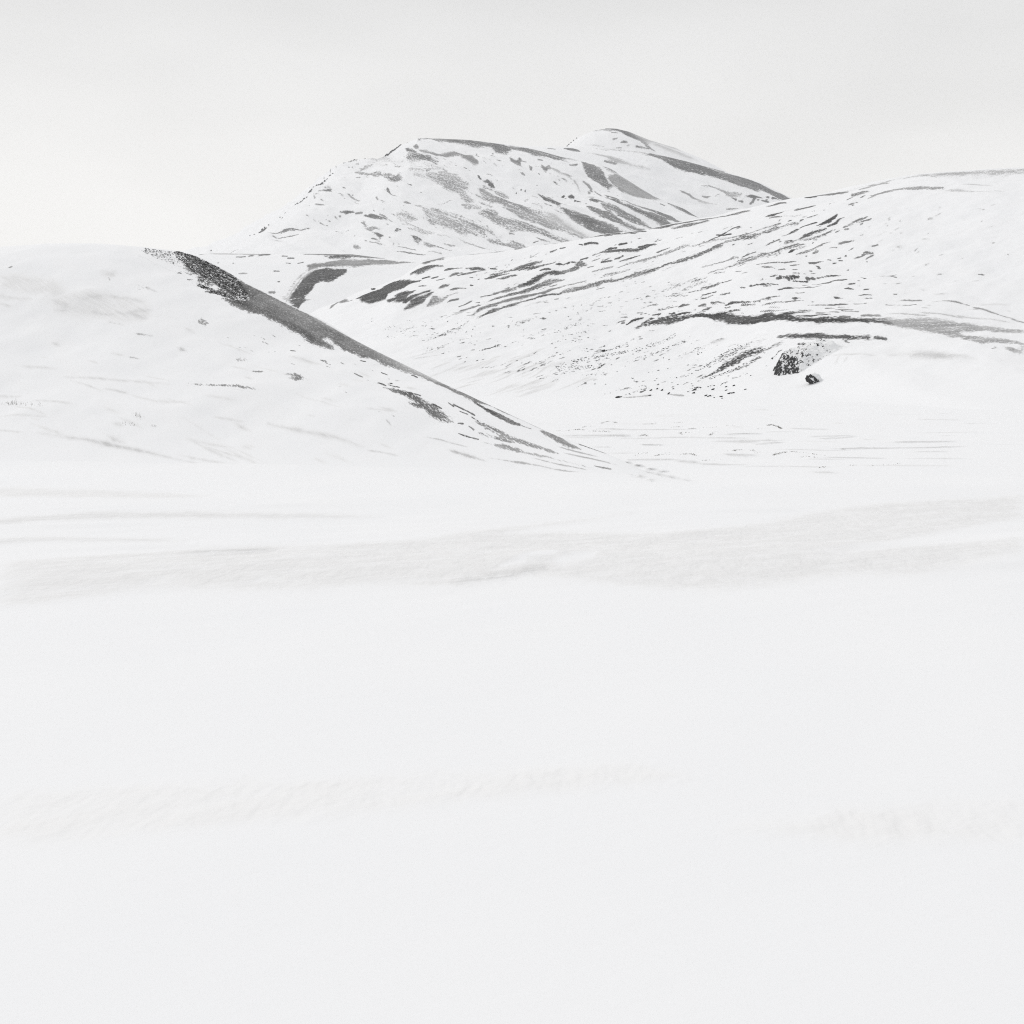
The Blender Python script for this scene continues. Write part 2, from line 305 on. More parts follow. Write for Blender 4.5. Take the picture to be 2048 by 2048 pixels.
     (0.85,0.9,0.042,[-563,8636,-560,8665,-505,8345,-466,8474,-418,8583,-353,8696,-195,8619,-194,8714,-201,8899,-364,8952,-438,8949,-497,8914,-540,8820,-561,8662]),
     (0.6,0.9,0.068,[-485,8550,-470,8413,-399,8358,-398,8396,-403,8441,-486,8679]),
     (0.75,1,0.137,[-487,7685,-483,7663,-440,7652,-439,7673,-443,7693,-486,7705]),
     (0.75,1,0.143,[-430,7565,-426,7548,-393,7565,-392,7593,-397,7615,-429,7585]),
     (0.75,1,0.152,[-397,7411,-393,7397,-373,7402,-352,7418,-350,7435,-354,7451,-377,7459,-396,7430]),
     (0.75,0.9,0.167,[-368,7088,-364,7078,-340,7080,-312,7123,-311,7139,-314,7152,-348,7168,-367,7106]),
     (0.75,0.9,0.16,[-483,7291,-477,7266,-452,7237,-432,7220,-429,7232,-433,7251,-456,7303,-481,7311]),
     (0.7,0.9,0.171,[-310,6979,-305,6965,-285,6958,-265,7004,-227,7006,-225,7019,-228,7033,-267,7042,-292,7051,-308,7001]),
     (0.8,0.9,0.123,[-376,7818,-372,7800,-340,7779,-313,7829,-275,7835,-273,7857,-277,7879,-316,7875,-349,7915,-375,7842]),
     (0.8,0.9,0.126,[-258,7813,-252,7780,-208,7703,-174,7697,-168,7746,-177,7803,-211,7831,-254,7838]),
     (0.8,0.88,0.142,[-336,7517,-327,7494,-304,7523,-265,7556,-261,7594,-269,7631,-313,7647,-334,7564]),
     (0.8,0.88,0.142,[-293,7488,-286,7464,-242,7508,-171,7607,-169,7637,-174,7658,-247,7580,-290,7523]),
     (0.8,1,0.153,[-222,7384,-219,7366,-202,7358,-200,7373,-204,7391,-220,7398]),
     (0.8,1,0.167,[-211,7118,-207,7097,-195,7099,-193,7112,-196,7128,-208,7136]),
     (0.6,1,0.182,[-249,6595,-245,6587,-218,6620,-190,6684,-189,6701,-193,6708,-220,6643,-248,6610]),
     (0.8,0.9,0.185,[-240,6482,-234,6460,-191,6469,-146,6491,-141,6523,-149,6550,-195,6528,-237,6508]),
     (0.95,1,0.1,[-909,7982,-891,7868,-874,7814,-874,7854,-890,7952,-910,8033]),
     (0.95,1,0.073,[-836,8404,-822,8303,-791,8217,-793,8271,-806,8360,-842,8498]),
     (0.5,1,0.081,[-1036,8071,-1025,8015,-1010,8251,-904,7912,-907,7958,-919,8028,-1066,8689,-1045,8158]),
     (0.75,0.9,0.02,[-268,8922,-259,8771,-161,8664,-42,8600,-40,8698,-44,8846,-166,8890,-264,8919]),
     (0.75,0.9,0.032,[14,8557,19,8468,98,8530,102,8625,100,8800,18,8707]),
     (0.75,0.9,0.025,[188,8563,190,8483,259,8458,332,8547,407,8662,445,8484,525,8287,621,8177,634,8274,638,8416,542,8577,452,8645,406,8665,336,8697,266,8727,194,8710]),
     (0.85,0.9,0.128,[-237,7777,-227,7724,-190,7705,-143,7667,-139,7687,-143,7720,-193,7847,-232,7832]),
     (0.85,0.9,0.137,[-227,7555,-221,7539,-186,7607,-150,7665,-149,7689,-153,7705,-190,7671,-225,7587]),
     (0.85,1,0.129,[-122,7733,-118,7710,-80,7672,-77,7689,-80,7712,-119,7751]),
     (0.85,0.85,0.142,[-119,7420,-112,7393,-63,7429,-23,7471,35,7469,92,7503,162,7590,167,7626,162,7654,89,7639,30,7621,-27,7561,-68,7534,-116,7461]),
     (0.85,0.88,0.144,[-6,7498,1,7463,66,7436,134,7427,191,7445,196,7474,191,7502,134,7513,64,7565,-1,7534]),
     (0.85,0.88,0.149,[77,7391,81,7373,106,7364,142,7411,145,7435,141,7456,104,7475,80,7416]),
     (0.85,0.9,0.153,[-144,7296,-138,7274,-97,7277,-55,7358,-12,7362,-10,7377,-13,7394,-59,7443,-104,7394,-141,7327]),
     (0.85,0.9,0.16,[-82,7227,-79,7212,-42,7182,-7,7237,28,7238,30,7252,27,7268,-9,7289,-46,7274,-80,7242]),
     (0.85,1,0.158,[140,7270,143,7257,167,7262,198,7256,201,7269,198,7285,167,7313,142,7287]),
     (0.95,0.92,0.169,[23,6994,31,6962,86,6960,142,7048,180,7117,229,7101,264,7117,268,7132,265,7154,232,7234,179,7211,136,7161,82,7058,29,7030]),
     (0.75,0.85,0.162,[241,7167,251,7125,299,7159,340,7202,347,7245,340,7275,298,7245,250,7220]),
     (0.75,0.85,0.154,[320,7336,356,7409,372,7335,387,7249,351,7228,329,7262]),
     (0.85,1,0.148,[227,7428,230,7404,249,7388,268,7359,272,7367,270,7388,252,7453,231,7449]),
     (0.85,1,0.148,[266,7383,270,7365,299,7385,304,7416,299,7439,270,7408]),
     (0.85,1,0.147,[305,7420,307,7402,334,7374,337,7387,335,7406,308,7433]),
     (0.85,1,0.145,[353,7422,356,7407,396,7408,400,7424,397,7440,357,7439]),
     (0.75,0.85,0.178,[15,6806,23,6778,80,6769,131,6819,176,6893,224,6917,258,6933,263,6957,258,6984,224,7012,173,7031,124,6964,75,6894,21,6841]),
     (0.6,0.9,0.185,[140,6698,147,6672,188,6672,232,6738,236,6761,232,6777,186,6771,145,6731]),
     (0.6,0.9,0.175,[-94,6908,-90,6892,-33,6900,23,6919,26,6937,22,6955,-35,6953,-92,6928]),
     (0.85,1,0.099,[370,7955,372,7924,391,7873,394,7888,393,7919,374,7973]),
     (0.85,1,0.102,[397,7903,400,7873,434,7873,473,7809,478,7830,476,7868,439,7973,402,7938]),
     (0.7,1,0.098,[210,7969,213,7945,252,7965,256,7994,253,8021,213,7997]),
     (0.7,1,0.097,[267,7987,269,7958,299,7936,302,7959,300,7987,271,8011]),
     (0.85,0.9,0.135,[421,7465,424,7452,475,7482,521,7548,557,7551,562,7572,559,7598,523,7637,476,7550,424,7484]),
     (0.85,0.9,0.142,[451,7493,453,7475,496,7437,558,7356,569,7393,564,7448,500,7519,454,7509]),
     (0.8,1,0.161,[450,7220,452,7205,483,7185,507,7191,510,7204,508,7219,485,7241,453,7234]),
     (0.8,1,0.161,[522,7232,524,7217,546,7202,550,7214,548,7229,525,7244]),
     (0.6,0.9,0.162,[378,7196,380,7181,415,7164,418,7176,416,7192,381,7209]),
     (0.7,0.75,0.173,[376,7008,378,6996,425,6987,504,7038,508,7056,505,7072,425,7052,379,7022]),
     (0.7,0.75,0.182,[434,6861,438,6843,472,6845,521,6857,527,6881,523,6904,473,6905,438,6883]),
     (0.8,0.82,0.19,[280,6606,288,6571,347,6568,404,6614,459,6651,505,6645,514,6675,508,6710,461,6725,404,6725,347,6680,289,6646]),
     (0.7,0.8,0.183,[240,6769,243,6753,299,6744,358,6819,361,6838,358,6850,299,6791,244,6785]),
     (0.85,0.9,0.044,[516,8425,515,8311,570,8136,631,8052,706,8151,770,8181,780,8243,784,8338,735,8516,642,8208,582,8308,528,8544]),
     (0.75,1,0.078,[525,8102,526,8067,565,8003,570,8027,569,8061,529,8129]),
     (0.75,1,0.062,[675,8112,675,8060,701,8057,707,8093,708,8136,683,8166]),
     (0.75,0.9,0.02,[800,8484,803,8484,845,8169,898,8074,991,8119,1065,8181,1133,8030,1193,7989,1260,7995,1333,7964,1348,8027,1355,8108,1291,8211,1213,8133,1154,8183,1086,8350,1013,8313,924,8334,873,8452,803,8484]),
     (0.7,0.85,0.044,[889,7956,889,7923,938,7859,995,7801,1068,7871,1094,7902,1102,7942,1104,7984,1086,8014,1017,7995,959,8056,895,7985]),
     (0.85,0.9,0.142,[461,7521,464,7490,502,7446,558,7379,614,7322,638,7318,698,7345,752,7421,757,7449,755,7469,703,7455,644,7422,625,7470,565,7484,507,7546,466,7547]),
     (0.85,1,0.131,[516,7599,519,7572,554,7547,557,7561,556,7580,521,7620]),
     (0.85,1,0.121,[571,7648,573,7629,620,7646,626,7675,623,7700,574,7668]),
     (0.85,0.95,0.128,[657,7451,663,7412,704,7433,745,7438,749,7455,748,7474,709,7504,667,7496]),
     (0.8,0.95,0.161,[452,7230,454,7210,481,7188,505,7195,508,7207,506,7221,483,7244,456,7248]),
     (0.8,0.9,0.166,[535,7125,538,7113,590,7124,643,7161,648,7180,645,7198,593,7192,539,7139]),
     (0.8,1,0.159,[519,7220,522,7208,568,7244,571,7260,568,7271,522,7235]),
     (0.75,0.75,0.165,[517,6988,520,6973,567,6977,625,6996,682,6985,758,6984,797,6990,853,6977,863,7013,858,7056,801,7056,763,7064,686,7061,629,7071,569,7039,521,7006]),
     (0.75,0.95,0.146,[722,7119,724,7106,751,7110,791,7122,795,7135,793,7149,754,7148,725,7134]),
     (0.75,0.7,0.118,[847,7024,850,6965,899,6809,944,6807,1016,6795,1072,6804,1145,6838,1154,6871,1153,6901,1082,6882,1028,6899,952,6898,911,6925,859,7048]),
     (0.85,0.8,0.124,[936,6680,938,6667,997,6672,1056,6695,1123,6768,1132,6803,1129,6828,1067,6793,1003,6729,939,6691]),
     (0.9,1,0.107,[1014,7068,1013,7047,1043,6989,1078,6992,1083,7010,1083,7027,1048,7023,1018,7081]),
     (0.85,0.95,0.105,[951,6893,953,6882,1017,6988,1107,7148,1152,7188,1157,7209,1157,7226,1110,7183,1020,7020,955,6909]),
     (0.85,0.85,0.191,[405,6618,410,6603,449,6634,489,6657,494,6676,490,6694,449,6707,409,6645]),
     (0.85,0.85,0.176,[474,6651,481,6629,542,6661,591,6672,635,6684,681,6705,729,6718,783,6705,826,6666,876,6630,928,6620,977,6611,982,6628,980,6646,933,6680,881,6705,831,6741,787,6773,732,6774,684,6778,640,6793,595,6782,543,6733,481,6683]),
     (0.6,0.6,0.193,[553,6679,558,6652,613,6647,646,6659,657,6692,650,6730,617,6737,560,6706]),
     (0.6,0.6,0.178,[689,6660,694,6632,736,6613,767,6634,772,6652,769,6671,740,6686,697,6685]),
     (0.65,0.7,0.182,[434,6874,437,6863,463,6856,536,6833,576,6865,580,6883,577,6896,538,6892,465,6916,437,6887]),
     (0.6,0.6,0.183,[588,6846,591,6832,684,6826,688,6840,686,6857,593,6863]),
     (0.7,0.75,0.155,[849,6404,850,6393,911,6333,955,6282,998,6269,1001,6281,1000,6292,959,6317,914,6359,851,6412]),
     (0.75,0.8,0.153,[871,6248,873,6233,921,6164,952,6146,983,6126,1034,6171,1043,6205,1040,6228,991,6198,957,6196,924,6202,875,6257]),
     (0.8,0.8,0.17,[870,6193,872,6177,893,6131,910,6096,916,6106,914,6131,897,6175,874,6201]),
     (0.8,1,0.162,[936,5980,936,5967,954,5917,957,5921,957,5933,939,5983]),
     (0.75,0.6,0.191,[666,6255,673,6224,726,6208,776,6200,823,6185,833,6209,828,6246,782,6294,730,6286,675,6285]),
     (0.7,0.6,0.186,[760,6159,766,6128,812,6109,857,5962,880,5896,883,5897,883,5914,864,6009,821,6181,770,6189]),
     (0.7,0.9,0.184,[799,6038,801,6023,843,5970,904,5841,907,5845,906,5857,845,5997,803,6046]),
     (0.7,0.9,0.023,[1421,7983,1417,7944,1449,7903,1489,7930,1521,7877,1530,7909,1536,7955,1517,8090,1468,8013,1430,8020]),
     (0.8,1,0.02,[1661,8090,1649,8017,1662,7933,1700,7946,1720,8025,1724,8063,1692,8078,1663,8090]),
     (0.55,1,0.02,[1721,8063,1714,8016,1762,7895,1808,7871,1855,7849,1868,7893,1876,7945,1840,8014,1792,8034,1724,8063]),
     (0.78,0.95,0.066,[1317,7452,1373,7536,1424,7544,1489,7518,1440,7541,1382,7432,1357,7383]),
     (0.65,0.9,0.08,[1319,7321,1319,7302,1348,7284,1380,7270,1386,7286,1387,7307,1358,7350,1325,7340]),
     (0.65,0.95,0.066,[1476,7451,1474,7421,1500,7404,1540,7422,1589,7448,1596,7471,1598,7494,1557,7515,1516,7496,1485,7482]),
     (0.4,0.8,0.084,[1396,7326,1394,7300,1425,7175,1447,7166,1455,7191,1455,7215,1431,7209,1401,7337]),
     (0.8,0.8,0.102,[1100,6885,1102,6866,1165,6904,1228,6943,1298,7011,1332,7035,1337,7052,1337,7067,1305,7067,1237,7010,1171,6958,1107,6908]),
     (0.8,0.8,0.108,[1081,6789,1082,6741,1133,6705,1205,6806,1270,6852,1334,6900,1386,6882,1394,6905,1395,6933,1346,6979,1289,6987,1214,6883,1148,6829,1094,6832]),
     (0.8,1,0.102,[1410,6972,1412,6950,1431,6972,1436,6989,1436,7003,1419,7001]),
     (0.7,0.8,0.1,[1447,7021,1446,6993,1504,6997,1510,7013,1510,7029,1456,7047]),
     (0.8,1,0.097,[1364,7039,1366,7027,1386,7052,1391,7073,1390,7085,1370,7058]),
     (0.8,0.88,0.118,[1254,6620,1255,6609,1289,6632,1342,6669,1358,6725,1354,6760,1295,6677,1259,6637]),
     (0.8,1,0.114,[1364,6750,1365,6741,1393,6770,1436,6781,1454,6778,1459,6791,1459,6805,1441,6810,1399,6808,1369,6767]),
     (0.97,0.97,0.118,[1430,6685,1495,6785,1578,6885,1540,6770,1493,6693,1455,6666,1421,6611,1452,6671]),
     (0.85,0.95,0.121,[1458,6602,1460,6585,1508,6620,1547,6697,1574,6723,1580,6738,1579,6750,1554,6741,1516,6672,1467,6628]),
     (0.88,0.85,0.128,[1223,6385,1224,6371,1292,6410,1336,6446,1380,6491,1439,6521,1456,6568,1453,6605,1393,6574,1350,6549,1301,6472,1229,6404]),
     (0.85,0.8,0.132,[1289,6419,1290,6385,1331,6344,1395,6402,1476,6467,1482,6486,1481,6500,1403,6450,1348,6445,1301,6448]),
     (0.8,0.78,0.14,[984,6183,988,6148,1042,6169,1103,6228,1150,6211,1209,6250,1241,6245,1288,6258,1299,6285,1298,6317,1259,6349,1223,6349,1161,6289,1116,6327,1050,6245,996,6222]),
     (0.7,0.7,0.142,[1095,6221,1096,6201,1149,6175,1160,6202,1158,6232,1102,6239]),
     (0.7,0.7,0.137,[1233,6207,1235,6181,1287,6221,1295,6243,1293,6260,1244,6238]),
     (0.9,1,0.14,[1197,6159,1199,6153,1216,6160,1229,6184,1234,6201,1233,6214,1223,6227,1201,6175]),
     (0.7,0.85,0.128,[1150,6460,1151,6450,1190,6487,1228,6522,1233,6537,1231,6548,1194,6521,1154,6475]),
     (0.8,0.9,0.141,[1014,6272,1015,6264,1057,6305,1091,6344,1095,6358,1093,6367,1060,6336,1017,6286]),
     (0.8,1,0.128,[1238,6460,1238,6447,1269,6442,1274,6455,1273,6469,1242,6471]),
     (0.75,0.8,0.128,[1507,6484,1509,6473,1565,6523,1615,6579,1659,6635,1669,6662,1668,6681,1630,6667,1575,6584,1514,6505]),
     (0.75,0.85,0.129,[1605,6552,1605,6536,1656,6552,1665,6576,1665,6596,1613,6571]),
     (0.5,1,0.134,[1503,6440,1503,6420,1522,6425,1529,6442,1529,6458,1511,6461]),
     (0.65,0.8,0.142,[1214,6090,1214,6080,1259,6087,1300,6106,1351,6155,1393,6180,1397,6192,1397,6202,1355,6184,1306,6142,1266,6126,1218,6101]),
     (0.6,0.85,0.144,[1276,6044,1306,6108,1309,6068,1293,6032]),
     (0.7,0.85,0.147,[1398,6099,1398,6085,1424,6079,1469,6103,1475,6119,1475,6132,1434,6132,1404,6114]),
     (0.6,0.9,0.147,[1352,6071,1352,6059,1380,6036,1384,6045,1384,6056,1356,6080]),
     (0.75,0.9,0.149,[1219,5870,1219,5850,1234,5814,1275,5827,1281,5841,1280,5855,1246,5874,1226,5883]),
     (0.75,0.9,0.153,[1231,5769,1242,5762,1239,5694,1230,5708]),
     (0.75,0.9,0.151,[1296,5863,1296,5850,1304,5817,1312,5829,1313,5856,1300,5870]),
     (0.75,1,0.153,[1336,5856,1337,5846,1351,5840,1357,5853,1357,5867,1341,5866]),
     (0.75,1,0.154,[1332,5814,1332,5798,1344,5781,1349,5791,1350,5807,1338,5824]),
     (0.75,1,0.153,[1299,5775,1299,5766,1316,5767,1320,5777,1319,5787,1303,5786]),
     (0.75,1,0.153,[1370,5862,1370,5853,1377,5852,1382,5866,1382,5878,1374,5873]),
     (0.55,0.9,0.157,[1390,5786,1390,5777,1419,5776,1445,5805,1472,5801,1478,5812,1478,5827,1455,5854,1425,5807,1394,5796]),
     (0.55,0.9,0.159,[1424,5733,1425,5727,1463,5761,1469,5777,1467,5786,1428,5744]),
     (0.5,1,0.144,[1523,6239,1523,6229,1540,6230,1545,6242,1545,6252,1527,6250]),
     (0.5,1,0.156,[1492,5916,1493,5907,1524,5916,1528,5926,1528,5936,1497,5927]),
     (0.28,0.8,0.148,[1579,6157,1584,6149,1622,6178,1633,6199,1628,6207,1590,6177]),
     (0.75,0.85,0.151,[1028,5994,1028,5983,1080,5964,1130,5936,1184,5913,1189,5925,1189,5940,1135,5964,1086,5999,1031,6004]),
     (0.6,0.9,0.152,[1146,5863,1146,5852,1159,5835,1182,5841,1186,5850,1186,5860,1166,5875,1150,5872]),
     (0.6,0.85,0.155,[1036,5910,1036,5897,1059,5866,1076,5852,1079,5859,1079,5871,1065,5900,1039,5918]),
     (0.6,0.9,0.156,[1083,5799,1084,5790,1111,5783,1115,5794,1114,5806,1086,5809]),
     (0.75,1,0.155,[1137,5773,1137,5758,1154,5748,1158,5755,1157,5766,1142,5784]),
     (0.6,1,0.155,[1188,5698,1188,5687,1196,5675,1200,5681,1200,5692,1192,5705]),
     (0.85,1,0.16,[1031,5691,1032,5677,1046,5673,1051,5685,1050,5699,1035,5703]),
     (0.85,0.9,0.16,[1046,5624,1067,5684,1096,5644,1136,5596,1116,5558,1087,5568]),
     (0.85,1,0.16,[1094,5549,1094,5539,1143,5500,1148,5510,1148,5523,1097,5557]),
     (0.7,0.9,0.157,[1117,5682,1117,5671,1139,5644,1144,5654,1144,5669,1120,5689]),
     (0.8,0.92,0.157,[1149,5563,1150,5544,1175,5536,1201,5528,1223,5504,1249,5503,1275,5512,1279,5521,1279,5531,1260,5552,1240,5588,1207,5564,1182,5572,1156,5580]),
     (0.8,0.95,0.163,[1316,5341,1329,5355,1331,5327,1314,5301]),
     (0.5,1,0.162,[1317,5390,1316,5379,1325,5363,1329,5369,1330,5380,1321,5396]),
     (0.4,0.9,0.02,[1913,7856,1909,7827,1948,7775,1999,7741,2073,7798,2090,7849,2097,7897,2019,7828,1964,7847,1922,7882]),
     (0.4,0.9,0.021,[1971,7901,1965,7864,2026,7671,2035,7695,2041,7728,1980,7926]),
     (0.55,0.9,0.042,[1822,7644,1816,7595,1886,7612,1905,7589,1911,7603,1915,7630,1908,7707,1840,7702]),
     (0.6,0.9,0.06,[1738,7401,1739,7389,1800,7507,1813,7556,1813,7576,1746,7432]),
     (0.6,1,0.069,[1635,7338,1636,7327,1688,7432,1696,7464,1696,7477,1643,7367]),
     (0.5,0.9,0.074,[1804,7213,1805,7204,1876,7325,1939,7292,1955,7330,1958,7375,1892,7402,1812,7240]),
     (0.6,1,0.064,[1805,7379,1805,7366,1849,7442,1858,7474,1858,7489,1814,7409]),
     (0.8,0.9,0.163,[938,5640,939,5622,966,5567,990,5545,1007,5528,1027,5490,1032,5497,1032,5513,1014,5564,995,5580,971,5599,942,5647]),
     (0.8,1,0.164,[976,5532,976,5521,1000,5489,1004,5496,1003,5507,979,5537]),
     (0.8,1,0.174,[911,5678,912,5664,926,5639,929,5644,928,5657,914,5684]),
     (0.8,0.92,0.164,[1003,5375,1005,5366,1029,5381,1052,5381,1071,5365,1080,5335,1116,5310,1120,5318,1120,5330,1086,5363,1080,5407,1059,5425,1033,5417,1008,5389]),
     (0.6,1,0.161,[1111,5452,1111,5442,1137,5411,1140,5417,1140,5427,1114,5458]),
     (0.8,0.92,0.161,[1139,5420,1138,5405,1153,5361,1185,5348,1199,5344,1205,5357,1205,5373,1191,5377,1161,5401,1143,5427]),
     (0.8,0.92,0.16,[1204,5382,1224,5392,1258,5347,1247,5296,1230,5291,1224,5327]),
     (0.75,1,0.161,[1235,5224,1235,5214,1257,5210,1261,5219,1261,5228,1239,5231]),
     (0.75,1,0.162,[1205,5164,1206,5155,1218,5144,1229,5120,1232,5124,1233,5134,1224,5168,1209,5171]),
     (0.75,1,0.163,[1257,5091,1256,5082,1274,5076,1278,5084,1278,5093,1260,5099]),
     (0.75,1,0.162,[1277,5266,1276,5255,1282,5245,1286,5251,1287,5262,1280,5272]),
     (0.6,1,0.165,[1046,5257,1046,5245,1053,5218,1070,5202,1073,5208,1073,5218,1057,5234,1049,5260]),
     (0.8,0.95,0.165,[1012,5185,1012,5168,1024,5143,1045,5137,1049,5142,1049,5152,1034,5192,1018,5196]),
     (0.8,0.92,0.176,[844,5555,848,5521,865,5503,891,5423,916,5345,934,5329,962,5274,990,5242,993,5248,992,5257,967,5308,937,5353,918,5363,894,5444,868,5526,853,5569]),
     (0.7,0.95,0.166,[925,5276,925,5266,954,5200,990,5138,1014,5118,1044,5088,1047,5094,1047,5103,1017,5135,993,5154,956,5216,927,5279]),
     (0.75,1,0.164,[1140,5042,1140,5033,1151,5014,1166,4999,1169,5004,1170,5014,1159,5050,1143,5049]),
     (0.75,1,0.162,[1217,5006,1217,4998,1233,4989,1254,4968,1258,4975,1258,4985,1237,5004,1220,5013]),
     (0.65,0.95,0.164,[1036,4994,1036,4985,1082,4946,1121,4913,1156,4891,1159,4897,1159,4906,1126,4939,1087,4967,1039,5000]),
     (0.65,1,0.163,[1174,4898,1174,4889,1194,4862,1197,4867,1197,4876,1177,4904]),
     (0.65,1,0.164,[1076,4901,1076,4891,1088,4876,1104,4853,1107,4858,1108,4867,1093,4896,1079,4907]),
     (0.65,1,0.163,[1113,4863,1112,4854,1141,4817,1144,4823,1144,4832,1116,4868]),
     (0.6,1,0.181,[872,5429,872,5419,909,5320,911,5323,911,5334,874,5432]),
     (0.6,0.95,0.188,[830,5448,832,5423,861,5370,864,5372,863,5383,836,5458]),
     (0.6,1,0.172,[907,5204,907,5194,923,5143,942,5079,972,5003,974,5007,974,5016,944,5091,925,5155,909,5206]),
     (0.5,1,0.17,[935,5185,935,5175,959,5093,961,5096,961,5106,937,5187]),
     (0.7,1,0.165,[1063,5058,1063,5048,1070,5040,1073,5046,1073,5055,1067,5064]),
     (0.9,0.95,0.165,[825,5385,865,5265,904,5160,930,5072,935,5028,964,4964,1008,4914,1036,4883,989,4885,956,4923,972,4839,1016,4760,1059,4723,1084,4717,1121,4656,1149,4605,1181,4565,1167,4512,1125,4572,1088,4625,1045,4661,1003,4703,965,4768,935,4880,902,4994,878,5061,848,5161,825,5232,810,5282]),
     (0.75,1,0.164,[969,4861,969,4852,1001,4813,1035,4788,1066,4753,1069,4759,1069,4768,1039,4808,1005,4834,971,4865]),
     (0.45,1,0.162,[1078,4708,1078,4690,1109,4660,1115,4671,1116,4689,1084,4720]),
     (0.45,1,0.162,[1142,4669,1141,4657,1188,4592,1194,4603,1195,4621,1146,4676]),
     (0.5,1,0.164,[1032,4845,1032,4835,1094,4762,1097,4768,1097,4777,1035,4850]),
     (0.5,1,0.163,[1094,4825,1093,4816,1145,4759,1148,4764,1149,4773,1097,4831]),
     (0.5,1,0.163,[1106,4786,1105,4777,1151,4719,1154,4725,1155,4733,1109,4792]),
     (0.9,0.9,0.206,[489,5659,492,5649,516,5672,552,5655,600,5650,650,5632,691,5584,730,5538,764,5464,775,5479,773,5524,737,5600,698,5656,658,5710,609,5750,557,5741,517,5715,492,5678]),
     (0.92,0.96,0.19,[697,5645,746,5552,798,5488,835,5438,863,5373,834,5410,818,5425,856,5294,899,5160,882,5061,858,5133,820,5250,792,5346,767,5420,753,5492,717,5561]),
     (0.85,0.9,0.206,[518,5716,522,5706,564,5746,576,5756,580,5767,578,5779,565,5789,522,5734]),
     (0.85,0.9,0.206,[585,5753,587,5742,639,5724,688,5696,714,5658,717,5662,716,5672,690,5716,642,5765,589,5765]),
     (0.85,0.95,0.207,[637,5794,638,5781,658,5754,663,5764,661,5785,640,5802]),
     (0.85,0.95,0.204,[669,5728,671,5707,695,5678,698,5683,697,5693,674,5737]),
     (0.85,0.95,0.204,[458,5734,462,5727,493,5769,535,5791,538,5800,536,5808,494,5804,461,5750]),
     (0.85,0.95,0.202,[441,5781,445,5763,458,5768,461,5780,459,5792,447,5799]),
     (0.85,0.8,0.202,[423,5802,425,5794,465,5814,467,5823,465,5831,425,5812]),
     (0.85,1,0.209,[572,5822,574,5814,607,5814,610,5822,609,5831,575,5831]),
     (0.8,1,0.202,[680,5835,682,5827,697,5816,722,5795,725,5800,724,5810,700,5857,683,5843]),
     (0.75,0.9,0.209,[599,5883,601,5876,631,5885,682,5851,684,5857,683,5867,632,5902,602,5893]),
     (0.75,1,0.207,[517,5900,519,5892,545,5891,547,5900,546,5909,520,5909]),
     (0.75,1,0.207,[528,5872,529,5864,555,5865,558,5874,556,5882,530,5881]),
     (0.75,0.95,0.196,[746,5713,748,5701,761,5681,775,5673,779,5680,778,5694,765,5721,750,5722]),
     (0.75,0.95,0.195,[750,5626,752,5614,772,5597,788,5603,791,5613,789,5624,775,5637,754,5636]),
     (0.75,0.9,0.199,[720,5694,721,5684,731,5666,736,5676,734,5692,722,5699]),
     (0.85,0.95,0.191,[784,5874,785,5864,812,5824,834,5801,837,5805,836,5816,815,5856,787,5880]),
     (0.85,0.95,0.193,[768,5814,769,5804,784,5784,817,5769,821,5778,819,5791,786,5806,771,5820]),
     (0.8,1,0.187,[837,5733,839,5723,869,5678,872,5683,871,5693,840,5738]),
     (0.85,0.95,0.192,[792,5691,793,5669,817,5621,834,5572,836,5573,836,5584,821,5649,797,5699]),
     (0.85,0.95,0.183,[831,5554,833,5539,861,5506,891,5417,927,5318,930,5322,930,5335,894,5438,864,5534,835,5564]),
     (0.7,1,0.18,[878,5441,878,5430,909,5318,912,5320,912,5330,880,5442]),
     (0.7,1,0.183,[872,5422,872,5411,887,5364,889,5365,888,5376,874,5424]),
     (0.7,1,0.19,[824,5515,825,5506,843,5486,845,5491,844,5500,826,5521]),
     (0.8,1,0.174,[910,5682,911,5668,925,5638,928,5643,927,5658,913,5687]),
     (0.75,0.75,0.203,[651,6095,652,6085,688,6041,720,6015,725,6026,723,6044,691,6084,653,6102]),
     (0.75,0.8,0.188,[726,6061,728,6050,775,6004,834,5957,874,5901,906,5838,909,5842,908,5853,876,5922,836,5979,777,6027,729,6068]),
     (0.65,0.55,0.192,[638,6251,641,6231,695,6154,757,6105,815,6053,850,5969,861,5971,860,6026,831,6195,766,6227,703,6259,643,6267]),
     (0.9,0.75,0.185,[756,6259,759,6246,778,6239,816,6192,849,6183,851,6191,850,6201,819,6228,781,6276,760,6271]),
     (0.6,0.42,0.208,[544,6191,547,6175,599,6146,642,6142,649,6159,645,6186,605,6224,549,6206]),
     (0.5,0.8,0.209,[540,5977,542,5969,610,5995,613,6004,611,6012,543,5986]),
     (0.6,0.7,0.185,[-305,6361,-299,6346,-261,6364,-237,6398,-204,6436,-175,6499,-130,6529,-128,6542,-132,6552,-178,6531,-211,6514,-246,6495,-268,6440,-303,6384]),
     (0.8,0.85,0.187,[-175,6283,-168,6273,-130,6341,-97,6376,-53,6427,-46,6477,-58,6511,-104,6471,-139,6432,-173,6315]),
     (0.8,0.85,0.188,[-156,6172,-153,6165,-109,6213,-79,6255,-53,6272,-48,6302,-55,6328,-84,6328,-113,6256,-155,6186]),
     (0.6,0.95,0.182,[-246,6600,-243,6592,-212,6633,-188,6689,-187,6706,-190,6713,-214,6657,-245,6615]),
     (0.6,0.95,0.18,[-308,6697,-305,6690,-281,6730,-253,6749,-251,6763,-254,6774,-284,6759,-307,6713]),
     (0.7,0.95,0.183,[-171,6630,-169,6616,-150,6605,-148,6616,-151,6629,-169,6640]),
     (0.7,0.9,0.177,[-153,6777,-150,6768,-120,6797,-87,6846,-57,6893,-54,6927,-61,6945,-90,6888,-123,6831,-151,6792]),
